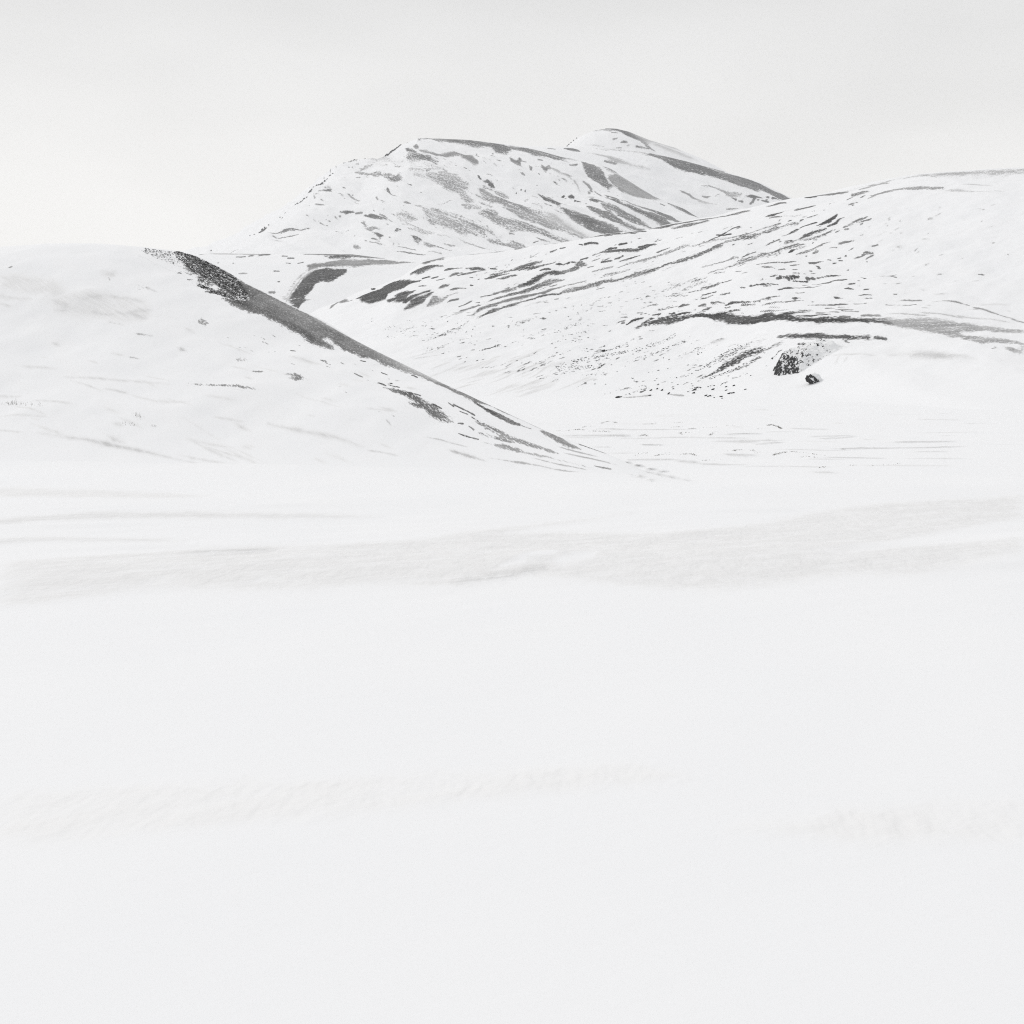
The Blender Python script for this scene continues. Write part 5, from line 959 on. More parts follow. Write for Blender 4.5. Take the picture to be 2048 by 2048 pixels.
BOULDERS = [(30.12, 407.2, 1.4, 0.35),
    (40.01, 412.88, 0.95, 0.3),
    (41.72, 427.64, 1.03, 0.6),
    (44.03, 432.02, 0.99, 0.6),
    (45.05, 427.57, 1.1, 0.7),
    (45.8, 416.37, 1.19, 0.9),
    (54.7, 426.4, 1.34, 0.5),
    (53.31, 417.36, 1.2, 0.5),
    (55.61, 408.26, 1.05, 0.4),
    (56.57, 407.16, 0.93, 0.3),
    (60.1, 425.89, 1.1, 0.5),
    (59.46, 404.14, 1.04, 0.2),
    (58.54, 396.43, 0.64, 0.2),
    (62.79, 412.96, 0.71, 0.2),
    (63.51, 414.02, 0.71, 0.1),
    (64.37, 413.0, 0.66, 0.1),
    (66.96, 429.61, 0.89, 0.4),
    (64.74, 438.4, 0.63, 0.6),
    (64.68, 430.08, 0.54, 0.5),
    (57.03, 401.05, 0.57, 0.2),
    (51.76, 444.08, 0.56, 0.3),
    (56.43, 433.4, 0.99, 0.4),
    (40.01, 456.72, 0.65, 0.2),
    (39.61, 466.59, 0.7, 0.2),
    (26.52, 455.36, 0.63, 0.2),
    (35.76, 483.56, 0.46, 0.1),
    (33.85, 530.09, 1.67, 0.4),
    (35.02, 541.46, 1.09, 0.7),
    (63.91, 423.39, 0.53, 0.2),
    (41.46, 441.58, 0.61, 0.3),
    (48.89, 431.58, 0.69, 0.4),
    (45.44, 443.92, 0.66, 0.4),
    (59.88, 434.38, 0.6, 0.3),
    (55.69, 438.74, 0.6, 0.3),
    (34.97, 500.45, 0.52, 0.2),
    (34.61, 419.95, 0.63, 0.5),
    (64.79, 430.88, 0.59, 0.3),
    (66.98, 429.35, 0.74, 0.4),
    (63.47, 422.1, 0.68, 0.5),
    (63.07, 414.15, 0.52, 0.3),
    (63.65, 414.3, 0.62, 0.2),
    (64.57, 414.35, 0.62, 0.2),
    (68.11, 415.94, 0.67, 0.5),
    (83.16, 454.41, 0.68, 0.9)]
BIG_ROCKS = [('snowy_boulder', 84.54, 398.71, 'R', (4.21, 3.65, 3.08), 8.0, 'lone rounded boulder flecked with snow below the big outcrop', 4, 0.12)]
KNOLL = ('rock_outcrop', 85.16, 427.91, 'R', 6.62, 18.81, 10.53, 4.06, 'big black rock knoll half plastered with snow on the right hillside')
CRAGS = [('M', -278.7, 2357.0, 345.8, 2.3, 0.7),
    ('M', -288.5, 2286.6, 323.0, 3.0, 0.8),
    ('M', -291.2, 2273.1, 317.8, 3.7, 0.8),
    ('M', -292.3, 2248.3, 309.6, 2.2, 0.8),
    ('M', -294.4, 2236.2, 305.1, 3.3, 0.8),
    ('M', -296.1, 2217.1, 298.5, 4.7, 0.8),
    ('M', -297.8, 2206.6, 294.4, 4.0, 0.8),
    ('M', -298.8, 2196.4, 290.7, 4.7, 0.8),
    ('M', -300.3, 2185.6, 286.4, 3.6, 0.8),
    ('M', -302.9, 2169.7, 279.8, 2.7, 0.8),
    ('M', -303.5, 2153.2, 274.0, 3.2, 0.8),
    ('M', -304.6, 2146.8, 271.5, 4.9, 0.8),
    ('M', -307.3, 2130.4, 264.2, 2.6, 0.7),
    ('M', -311.8, 2133.1, 262.7, 3.8, 0.6),
    ('M', -313.5, 2124.9, 258.8, 2.4, 0.7),
    ('M', -315.3, 2119.7, 256.2, 3.1, 0.7),
    ('M', -318.1, 2107.8, 250.9, 3.5, 0.7),
    ('M', -320.4, 2101.6, 247.4, 2.0, 0.7),
    ('M', -334.7, 2099.0, 237.9, 2.0, 0.6),
    ('M', -333.9, 2068.0, 228.8, 2.0, 0.6),
    ('M', -340.5, 2087.5, 231.0, 2.1, 0.6),
    ('M', -208.3, 2357.2, 357.1, 5.8, 0.7),
    ('M', -203.3, 2341.8, 356.0, 4.6, 0.7),
    ('M', -199.7, 2341.3, 358.3, 5.4, 0.7),
    ('M', -197.7, 2350.7, 362.2, 5.0, 0.7),
    ('M', -194.2, 2348.1, 363.9, 5.8, 0.7),
    ('M', -191.4, 2360.7, 369.1, 5.0, 0.8),
    ('M', -189.7, 2380.0, 375.3, 3.9, 0.8),
    ('M', -188.4, 2399.7, 381.3, 4.7, 0.8),
    ('M', -177.5, 2408.8, 388.3, 2.3, 0.6),
    ('M', -251.1, 2425.8, 363.8, 3.6, 0.3),
    ('M', -269.8, 2433.8, 364.9, 3.2, 0.3),
    ('M', -272.9, 2413.7, 360.2, 2.8, 0.3),
    ('M', -274.8, 2395.5, 355.7, 2.3, 0.3),
    ('M', -362.3, 2062.0, 211.5, 2.9, 0.8),
    ('M', -361.4, 2078.0, 216.2, 2.2, 0.8),
    ('M', -356.2, 2082.1, 220.2, 2.0, 0.7),
    ('M', -362.0, 2036.5, 204.7, 1.9, 0.8),
    ('M', -368.8, 2035.4, 201.8, 1.9, 0.4),
    ('M', -375.7, 2040.0, 200.2, 1.9, 0.3),
    ('M', -424.6, 2007.4, 176.4, 2.1, 0.7),
    ('P', 139.1, 3485.0, 560.4, 4.0, 0.8),
    ('P', 145.0, 3497.9, 567.1, 3.3, 0.8),
    ('P', 135.0, 3476.8, 555.5, 3.3, 0.8),
    ('P', 151.5, 3497.9, 572.1, 3.3, 0.8),
    ('P', 158.8, 3497.9, 577.9, 3.3, 0.8)]
GRASS = [
    ('G', [(5.78, 186.61), (7.22, 187.47), (8.24, 189.8)], 0.17, 5.7, 'thin grass line left of the dark clump near the tip of the left slope'),
    ('G', [(8.27, 190.39), (9.01, 191.58), (9.8, 189.8)], 0.24, 21.2, 'darkest thick grass clump near the tip of the left slope'),
    ('G', [(9.86, 190.98), (11.31, 190.09), (12.72, 188.92)], 0.18, 9.9, 'upper of two grass rows trailing right from the darkest clump'),
    ('G', [(9.86, 186.32), (11.19, 184.07), (12.47, 181.61)], 0.17, 10.3, 'lower of two grass rows trailing right from the darkest clump'),
    ('G', [(9.89, 199.08), (10.41, 203.73), (11.22, 204.41), (12.13, 206.14)], 0.19, 6.6, 'low grass arc just above the darkest clump'),
    ('G', [(13.6, 214.47), (14.32, 219.08), (15.2, 221.47), (15.82, 219.87), (15.96, 216.37)], 0.2, 7.4, 'arched grass row highest on the left of the valley floor'),
    ('G', [(20.91, 214.47), (21.62, 215.98), (22.37, 216.37)], 0.2, 6.3, 'short grass row below the boulders, left of a longer one'),
    ('G', [(23.49, 217.52), (24.77, 217.52), (26.43, 219.48)], 0.2, 5.6, 'long grass row below the black boulders, highest in the middle valley'),
    ('G', [(22.63, 203.39), (23.68, 204.41), (25.08, 207.19)], 0.19, 4.6, 'faint grass row just under the highest middle row'),
    ('G', [(24.48, 196.83), (25.19, 198.43), (25.36, 196.2)], 0.19, 11.0, 'small dense grass tuft below the boulders at mid valley'),
    ('G', [(26.23, 199.41), (27.77, 201.05), (29.09, 202.04)], 0.19, 4.7, 'thin level grass line right of the small dense tuft'),
    ('G', [(20.4, 177.13), (21.11, 178.69), (20.79, 172.62)], 0.16, 10.0, 'hooked grass tuft in mid valley, lower than the dense one'),
    ('G', [(21.72, 178.43), (22.53, 180.27), (22.87, 179.21)], 0.17, 5.3, 'faint grass wisp right of the hooked tuft'),
    ('G', [(23.71, 171.65), (24.23, 173.36), (25.52, 180.54), (26.39, 182.42)], 0.16, 8.4, 'rising grass tuft right of the faint wisp'),
    ('G', [(15.21, 169.74), (16.06, 172.87), (16.21, 169.74)], 0.19, 11.9, 'lone small peaked grass tuft between the upper and lower rows'),
    ('G', [(11.49, 132.1), (12.36, 135.47), (13.03, 136.38)], 0.12, 9.0, 'thin rising grass wisp at the left of the lowest dark rows'),
    ('G', [(13.32, 131.39), (13.82, 133.25), (14.46, 133.11), (15.12, 132.82)], 0.15, 20.4, 'left of two dark grass ridges lowest in the middle valley'),
    ('G', [(14.45, 135.47), (15.05, 136.07), (15.62, 135.62)], 0.13, 9.0, 'sparse grass just behind the left dark grass ridge'),
    ('G', [(15.64, 132.82), (16.12, 133.11), (16.62, 133.69), (16.82, 132.82), (16.85, 130.68)], 0.16, 20.4, 'right of two dark grass ridges lowest in the middle valley'),
    ('G', [(16.63, 123.92), (17.27, 125.06), (17.67, 124.68)], 0.12, 14.1, 'small tuft right of and below the two dark grass ridges'),
    ('G', [(18.37, 125.84), (18.78, 126.1)], 0.12, 12.9, 'tiny tuft next right of the small low tuft'),
    ('G', [(31.29, 206.84), (32.0, 208.64), (32.28, 208.19)], 0.19, 6.5, 'tiny grass wisp below the boulders at the right'),
    ('G', [(37.02, 205.94), (38.11, 209.1), (37.9, 204.18), (37.04, 195.82)], 0.23, 9.9, 'dark sloping grass tuft highest on the right valley floor'),
    ('G', [(33.13, 194.22), (33.91, 195.02), (34.6, 195.02)], 0.18, 6.9, 'short grass row left of the dark sloping tuft'),
    ('G', [(21.54, 138.89), (22.59, 142.2), (22.98, 140.94)], 0.16, 15.4, 'rounded grass tuft at the left of the long right-hand grass line'),
    ('G', [(23.64, 141.36), (23.7, 138.29)], 0.13, 7.7, 'thin wisp sloping down from the rounded tuft'),
    ('G', [(23.13, 134.97), (23.64, 135.93), (24.23, 135.74)], 0.13, 12.0, 'small dark tuft left of the rising grass line'),
    ('G', [(24.1, 131.62), (25.39, 134.97), (26.21, 136.9), (27.06, 138.29), (27.43, 137.69)], 0.16, 14.9, 'rising grass line with tall stems at its top'),
    ('G', [(27.4, 137.1), (28.38, 136.32), (28.76, 133.28), (29.37, 132.54)], 0.13, 8.0, 'straggling grass trailing right from the rising grass line'),
    ('G', [(26.13, 129.13), (27.07, 130.01), (27.7, 128.78)], 0.12, 7.3, 'faint grass row under the straggling trail'),
    ('G', [(25.93, 151.68), (26.48, 151.92)], 0.14, 10.7, 'tiny tuft above the long right-hand grass line'),
    ('G', [(33.44, 143.91), (33.86, 145.01), (33.93, 144.13)], 0.13, 12.2, 'isolated tiny peaked tuft far out on the right plain'),
    ('G', [(24.56, 113.62), (25.44, 116.11)], 0.12, 14.1, 'short slanted tuft on a drift low on the right'),
    ('G', [(27.7, 116.82), (28.86, 119.0), (29.21, 119.0)], 0.11, 9.1, 'left tuft of the lowest right-hand grass pair'),
    ('G', [(29.42, 117.25), (30.74, 118.56), (32.31, 119.6), (33.05, 120.65)], 0.11, 6.8, 'long faint grass line lowest on the right'),
    ('L', [(-48.6, 135.29), (-47.88, 135.14), (-47.14, 134.92), (-46.07, 134.06), (-45.28, 133.66), (-43.76, 132.7)], 0.45, 12.2, 'long dark grass tuft at the left edge on the left dome'),
    ('L', [(-34.6, 128.75), (-33.82, 127.99), (-33.04, 127.22)], 0.43, 9.3, 'upper tuft of the three low on the left dome'),
    ('L', [(-34.64, 126.4), (-33.82, 126.03), (-32.97, 125.75)], 0.3, 8.2, 'lower left tuft of the three low on the left dome'),
    ('L', [(-32.1, 125.79), (-31.44, 125.6)], 0.37, 10.6, 'lower right tuft of the three low on the left dome')]
DASH_ZONES = [
    ('R', [(-55.2, 643.4), (-45.3, 644.5), (-35.6, 648.7), (-25.7, 653.1), (-15.7, 657.3), (-5.6, 661.0), (4.4, 659.9), (14.3, 659.0), (24.2, 659.0), (34.2, 659.0), (44.0, 657.0), (53.6, 654.2), (63.3, 652.7), (71.0, 632.7), (78.1, 612.4), (84.3, 590.3), (89.4, 565.5), (93.9, 542.1), (98.4, 522.0), (86.8, 518.8), (81.4, 530.8), (75.2, 539.9), (68.7, 548.5), (61.7, 555.1), (53.9, 555.6), (61.4, 546.7), (67.9, 532.6), (73.7, 516.4), (79.1, 500.6), (83.9, 484.3), (87.8, 465.9), (81.3, 463.1), (74.0, 454.9), (66.6, 444.5), (60.3, 444.5), (53.4, 439.3), (46.6, 433.4), (39.9, 426.6), (33.2, 418.3), (27.0, 436.5), (20.1, 453.0), (12.5, 468.7), (4.4, 484.2), (-4.2, 499.8), (-13.4, 515.3), (-23.1, 530.8), (-33.4, 546.6), (-43.5, 591.7)], 420, (3, 20), (1.6, 3.0), (0.5, 0.95), 0.3, 0.8),
    ('R', [(-35.0, 803.2), (-23.8, 807.1), (-12.6, 811.2), (-1.1, 810.3), (10.2, 805.2), (21.5, 805.0), (32.9, 805.7), (43.9, 799.7), (54.5, 790.3), (65.5, 789.4), (76.7, 790.3), (87.4, 778.8), (98.3, 771.1), (110.1, 771.0), (121.5, 768.9), (132.3, 763.5), (142.2, 754.4), (150.5, 743.1), (159.1, 734.5), (168.3, 729.8), (177.6, 725.5), (162.2, 656.5), (151.2, 606.4), (141.9, 563.6), (133.0, 514.0), (124.2, 467.2), (118.8, 474.1), (113.3, 481.1), (107.6, 488.3), (101.8, 495.5), (96.2, 505.6), (91.4, 522.1), (86.5, 540.4), (80.6, 556.6), (74.0, 570.1), (66.9, 583.3), (59.2, 596.6), (51.0, 607.8), (42.5, 620.1), (33.6, 632.5), (24.3, 644.4), (14.7, 657.0), (4.7, 671.5), (-5.8, 687.7), (-19.2, 736.2)], 190, (5, 28), (1.8, 3.2), (0.45, 0.85), 0.3, 0.82),
    ('R', [(165.0, 694.0), (173.6, 686.7), (182.1, 680.1), (190.2, 672.3), (197.1, 661.3), (204.4, 653.0), (211.9, 645.8), (219.5, 639.5), (206.0, 595.3), (194.3, 557.1), (183.0, 520.5), (171.5, 483.8), (160.1, 448.1), (154.1, 450.7), (148.2, 453.5), (142.2, 456.6), (136.3, 460.0), (130.3, 463.6), (124.2, 467.2), (131.3, 504.5), (138.3, 543.2), (145.6, 585.0), (154.1, 633.2)], 45, (8, 30), (2, 3), (0.2, 0.4), 0.1, 0.9),
    ('R', [(-34.9, 511.2), (-27.0, 518.1), (-18.8, 524.4), (-10.4, 530.3), (-1.9, 535.3), (6.8, 539.7), (13.5, 517.1), (19.5, 494.7), (24.9, 471.8), (29.6, 447.3), (33.2, 418.3), (25.6, 407.3), (17.9, 389.5), (10.8, 367.8), (4.4, 348.3), (-0.3, 391.5), (-6.1, 428.3), (-12.6, 452.3), (-19.5, 473.1), (-27.0, 492.5)], 60, (30, 90), (2.5, 5), (0.06, 0.14), 0.2, 1),
    ('M', [(-328.6, 2313.0), (-303.2, 2369.0), (-270.5, 2374.8), (-249.7, 2500.9), (-209.3, 2440.1), (-166.7, 2324.3), (-128.7, 2302.7), (-92.6, 2310.4), (-56.4, 2326.1), (-19.8, 2347.8), (13.0, 2316.1), (45.3, 2300.8), (77.1, 2283.8), (108.4, 2266.4), (138.5, 2237.3), (170.1, 2239.4), (209.4, 2326.3), (163.6, 2114.7), (131.6, 2033.6), (102.6, 1971.0), (75.2, 1910.1), (49.5, 1852.1), (20.8, 1834.6), (-7.4, 1818.8), (-35.1, 1808.1), (-62.6, 1798.5), (-89.8, 1789.4), (-116.8, 1780.9), (-143.6, 1773.3), (-170.5, 1769.8), (-199.7, 1823.6), (-231.2, 1883.7), (-261.7, 1925.6), (-296.2, 1986.8), (-316.7, 2175.9)], 200, (4, 18), (1.8, 3.2), (0.4, 0.75), -0.4, 0.85),
    ('L', [(-53.2, 163.7), (-50.4, 162.6), (-47.8, 161.6), (-45.0, 160.1), (-42.2, 158.4), (-39.6, 157.4), (-37.1, 156.5), (-34.6, 155.7), (-32.1, 154.8), (-29.7, 153.9), (-27.3, 153.0), (-24.9, 152.0), (-22.5, 150.9), (-20.0, 148.1), (-17.6, 145.2), (-15.2, 142.1), (-12.9, 139.1), (-10.7, 135.8), (-8.6, 132.6), (-6.6, 129.5), (-4.6, 126.2), (-2.8, 123.1), (-1.0, 120.1), (0.4, 116.1), (1.7, 112.3), (2.9, 108.7), (1.4, 108.9), (-0.2, 109.0), (-1.7, 109.0), (-3.2, 108.9), (-4.7, 108.7), (-6.3, 108.5), (-7.8, 108.2), (-9.2, 107.7), (-10.7, 107.2), (-12.1, 106.5), (-13.8, 107.6), (-15.4, 108.6), (-17.1, 109.6), (-18.8, 110.5), (-20.5, 111.4), (-22.3, 112.3), (-24.1, 113.2), (-25.8, 114.1), (-27.7, 115.0), (-29.5, 115.9), (-31.4, 116.7), (-33.2, 117.6), (-35.1, 118.4), (-37.0, 119.2), (-39.0, 120.0), (-40.9, 120.7), (-42.9, 121.4), (-44.7, 128.0), (-46.2, 134.1), (-47.7, 139.8), (-49.0, 145.4), (-50.3, 151.1), (-51.7, 157.1)], 45, (20, 110), (2.5, 7), (0.04, 0.12), -0.3, 1),
    ('L', [(-29.1, 158.0), (-26.4, 155.3), (-23.8, 152.3), (-21.2, 149.6), (-18.8, 147.0), (-16.4, 144.2), (-14.2, 140.7), (-12.0, 137.2), (-9.9, 133.7), (-8.0, 130.3), (-6.1, 126.9), (-4.3, 123.5), (-2.6, 120.3), (-1.0, 117.3), (-2.7, 118.1), (-4.4, 119.0), (-6.1, 120.0), (-7.8, 120.8), (-9.6, 121.5), (-11.5, 124.1), (-13.6, 126.8), (-15.7, 129.4), (-17.8, 132.1), (-20.1, 134.6), (-22.4, 137.1), (-24.8, 139.8), (-27.2, 142.5), (-29.8, 145.0), (-32.3, 147.4), (-30.7, 152.1)], 26, (5, 14), (1.8, 3), (0.4, 0.65), -0.4, 0.85),
    ('G', [(2.6, 206.8), (5.7, 213.0), (9.0, 219.5), (12.4, 226.5), (16.1, 233.9), (20.1, 241.8), (24.3, 250.3), (28.8, 259.3), (33.7, 269.1), (38.9, 279.6), (44.6, 291.0), (50.8, 303.4), (54.9, 301.8), (59.0, 300.3), (63.1, 298.8), (67.1, 297.3), (71.1, 295.8), (75.0, 294.3), (79.0, 292.8), (82.8, 291.4), (86.7, 290.0), (90.4, 288.6), (94.2, 287.2), (97.9, 285.8), (101.6, 284.4), (60.2, 168.5), (42.8, 119.7), (40.9, 119.4), (39.1, 119.1), (37.3, 118.7), (35.4, 118.4), (33.6, 118.0), (31.8, 117.7), (30.0, 117.3), (28.3, 117.0), (26.5, 116.7), (24.7, 116.3), (23.0, 116.0), (21.3, 115.7), (19.5, 115.4), (17.8, 115.0), (16.1, 114.7), (14.4, 114.4), (12.7, 114.1), (11.0, 113.8), (10.2, 123.0), (9.2, 133.8), (8.1, 146.8), (6.6, 162.5), (4.9, 182.0)], 45, (40, 170), (1.8, 3), (0.06, 0.15), 0, 1)]
HAZE = 8e-05

def inside_dist(px, py, poly):
    """signed distance, positive inside the outline"""
    d2 = np.full(px.shape, 1e18)
    ins = np.zeros(px.shape, bool)
    n = len(poly)
    for i in range(n):
        ax, ay = poly[i]; bx, by = poly[(i + 1) % n]
        ex, ey = bx - ax, by - ay
        wx, wy = px - ax, py - ay
        l = ex * ex + ey * ey + 1e-12
        t = np.clip((wx * ex + wy * ey) / l, 0, 1)
        d2 = np.minimum(d2, (wx - ex * t) ** 2 + (wy - ey * t) ** 2)
        if ay != by:
            c = ((ay <= py) != (by <= py)) & (px < ex * (py - ay) / (by - ay) + ax)
            ins ^= c
    d = np.sqrt(d2)
    return np.where(ins, d, -d)

def bare_and_shadow(x, y, patches, scale, grain):
    """where wind has stripped the snow, and painted shadow and haze: cover 0..1 and darkness of what shows"""
    cov = np.zeros(x.shape); tone = np.zeros(x.shape)
    wob = fbm(x / (grain * 14), y / (grain * 40), 77, 3)          # ragged outlines
    for tn, dens, k, flat in patches:
        p = np.array(flat, float).reshape(-1, 2) / scale
        q = p.copy(); q[:, 1] *= k
        nx = np.roll(q, -1, 0)
        area = abs(np.sum(q[:, 0] * nx[:, 1] - nx[:, 0] * q[:, 1])) / 2
        per = np.hypot(*(nx - q).T).sum() + 1e-9
        hw = 2 * area / per                                       # half width of the patch
        faint = tn < .4
        soft = float(np.clip((1.0 if faint else 0.7) * hw, 0.7 * grain, (9 if faint else 5.0) * grain))
        mx, my = soft * 2, soft * 2 / k
        sel = np.nonzero((x > p[:, 0].min() - mx) & (x < p[:, 0].max() + mx) & (y > p[:, 1].min() - my) & (y < p[:, 1].max() + my))[0]
        if not len(sel):
            continue
        sdist = inside_dist(x[sel], y[sel] * k, q.tolist()) + wob[sel] * min(0.4 * hw, 2.2 * grain)
        c = np.clip((sdist + soft) / ((2.0 if faint else 1.6) * soft), 0, 1)
        c = c * c * (3 - 2 * c)
        old = cov[sel]
        new = c * abs(dens) ** 1.5
        tb = np.clip(sdist / (2.5 * soft) + 0.6, 0, 1)
        tone[sel] = np.where(old <= 0.02, np.where(new > 0, tn, tone[sel]), tone[sel] + (tn - tone[sel]) * tb)
        cov[sel] = np.maximum(old, new) if dens > 0 else old * (1 - c) + new
    return cov, tone

def grid_mesh(name, X, Y, Z, attrs):
    nv, nu = X.shape
    me = bpy.data.meshes.new(name)
    co = np.stack([X.ravel(), Y.ravel(), Z.ravel()], 1).astype(np.float32)
    idx = np.arange(nv * nu).reshape(nv, nu)
    f = np.stack([idx[:-1, :-1], idx[:-1, 1:], idx[1:, 1:], idx[1:, :-1]], -1).reshape(-1, 4)
    me.vertices.add(len(co)); me.vertices.foreach_set('co', co.ravel())
    me.loops.add(f.size); me.loops.foreach_set('vertex_index', f.ravel().astype(np.int32))
    me.polygons.add(len(f))
    me.polygons.foreach_set('loop_start', (np.arange(len(f)) * 4).astype(np.int32))
    me.polygons.foreach_set('use_smooth', np.ones(len(f), bool))
    for an, (ty, val) in attrs.items():
        a = me.attributes.new(an, ty, 'POINT')
        a.data.foreach_set('vector' if ty == 'FLOAT_VECTOR' else 'value', val.astype(np.float32).ravel())
    me.update()
    return me

# ------------------------------------------------------------------ materials
def snow_material(name, grain_size, bump, crisp=0.0, sastrugi=0.0):
    m = bpy.data.materials.new(name)
    m.use_nodes = True
    t = m.node_tree
    t.nodes.clear()
    def mth(op, a, b=None, clamp=False):
        n = nn(t, 'ShaderNodeMath', operation=op, use_clamp=clamp)
        for i, v in enumerate((a, b)):
            if v is None: continue
            if isinstance(v, (int, float)): n.inputs[i].default_value = v
            else: t.links.new(v, n.inputs[i])
        return n.outputs[0]
    def noi(vec, scale, detail=2.0, rough=0.5):
        mpn = nn(t, 'ShaderNodeMapping')
        mpn.inputs['Scale'].default_value = scale
        t.links.new(vec, mpn.inputs['Vector'])
        n = nn(t, 'ShaderNodeTexNoise')
        n.inputs['Scale'].default_value = 1.0
        n.inputs['Detail'].default_value = detail
        n.inputs['Roughness'].default_value = rough
        t.links.new(mpn.outputs['Vector'], n.inputs['Vector'])
        return n.outputs['Fac']
    cov = nn(t, 'ShaderNodeAttribute', attribute_name='cover').outputs['Fac']
    tone = nn(t, 'ShaderNodeAttribute', attribute_name='tone').outputs['Fac']
    flow = nn(t, 'ShaderNodeAttribute', attribute_name='flow').outputs['Vector']
    def spread(v, g):
        return mth('ADD', mth('MULTIPLY', mth('SUBTRACT', v, 0.5), g), 0.5)
    streak = spread(noi(flow, (0.020, 0.23, 0.05), 4.0, 0.68), 2.5)
    grainn = spread(noi(flow, (0.15 * grain_size, 0.38 * grain_size, 0.3), 2.0, 0.65), 3.0)
    big = noi(flow, (0.006, 0.03, 0.01), 3.0, 0.5)
    # ragged wind-cut edge and snow caught between the stones
    thr = mth('ADD', mth('MULTIPLY', streak, 0.45), mth('MULTIPLY', grainn, 0.55))
    edge = mth('MULTIPLY', mth('SUBTRACT', cov, thr), mth('GREATER_THAN', cov, 0.004))
    hard = nn(t, 'ShaderNodeMapRange', interpolation_type='SMOOTHSTEP')
    hard.inputs['From Min'].default_value = -0.10
    hard.inputs['From Max'].default_value = 0.28
    t.links.new(edge, hard.inputs['Value'])
    sharp = mth('MAXIMUM', mth('MULTIPLY', mth('SUBTRACT', tone, 0.12), 3.5, True), crisp)
    soft = mth('MULTIPLY', cov, mth('ADD', 0.25, mth('MULTIPLY', streak, 1.2)), True)
    bare = nn(t, 'ShaderNodeMix', data_type='FLOAT')
    t.links.new(sharp, bare.inputs['Factor'])
    t.links.new(soft, bare.inputs['A'])
    t.links.new(hard.outputs['Result'], bare.inputs['B'])
    # what shows: stony heath, more or less dusted with snow, also painted shadow and haze
    gv = mth('ADD', 1.0, mth('ADD', mth('MULTIPLY', mth('SUBTRACT', grainn, 0.5), 0.55), mth('MULTIPLY', mth('SUBTRACT', streak, 0.5), 0.40)))
    patchy = spread(noi(flow, (0.012, 0.06, 0.02), 2.0, 0.5), 1.8)
    thin = mth('ADD', 0.58, mth('MULTIPLY', mth('MULTIPLY', mth('MAXIMUM', edge, 0.0), 3.0, True), 0.47))      # snow dust thins away from the edge
    gv = mth('MULTIPLY', gv, mth('MULTIPLY', thin, mth('ADD', 0.78, mth('MULTIPLY', patchy, 0.5))))
    tv = mth('MULTIPLY', tone, gv, True)
    lum = mth('POWER', mth('SUBTRACT', 0.908, mth('MULTIPLY', tv, 0.738)), 2.2)
    comb = nn(t, 'ShaderNodeCombineColor')
    for i, c in enumerate((0.995, 1.0, 1.015)):
        t.links.new(mth('MULTIPLY', lum, c), comb.inputs[i])
    sn = nn(t, 'ShaderNodeMix', data_type='RGBA')
    sn.inputs['A'].default_value = (0.785, 0.797, 0.822, 1)
    sn.inputs['B'].default_value = (0.815, 0.822, 0.838, 1)
    t.links.new(big, sn.inputs['Factor'])
    col = nn(t, 'ShaderNodeMix', data_type='RGBA')
    t.links.new(bare.outputs['Result'], col.inputs['Factor'])
    t.links.new(sn.outputs['Result'], col.inputs['A'])
    t.links.new(comb.outputs['Color'], col.inputs['B'])
    hgt = mth('ADD', mth('MULTIPLY', streak, 0.06), mth('MULTIPLY', mth('MULTIPLY', grainn, bare.outputs['Result']), 1.0))
    if sastrugi:
        sas = noi(flow, (0.022, 0.55, 0.5), 5.0, 0.6)
        hgt = mth('ADD', hgt, mth('MULTIPLY', sas, mth('ADD', 0.10 * sastrugi, mth('MULTIPLY', mth('MULTIPLY', cov, mth('MULTIPLY', tone, tone)), 450 * sastrugi))))
    bp = nn(t, 'ShaderNodeBump')
    bp.inputs['Strength'].default_value = 0.35
    bp.inputs['Distance'].default_value = bump
    t.links.new(hgt, bp.inputs['Height'])
    b = nn(t, 'ShaderNodeBsdfPrincipled')
    b.inputs['Roughness'].default_value = 0.85
    b.inputs['Specular IOR Level'].default_value = 0.12
    t.links.new(col.outputs['Result'], b.inputs['Base Color'])
    t.links.new(bp.outputs['Normal'], b.inputs['Normal'])
    o = nn(t, 'ShaderNodeOutputMaterial')
    t.links.new(b.outputs['BSDF'], o.inputs['Surface'])
    return m

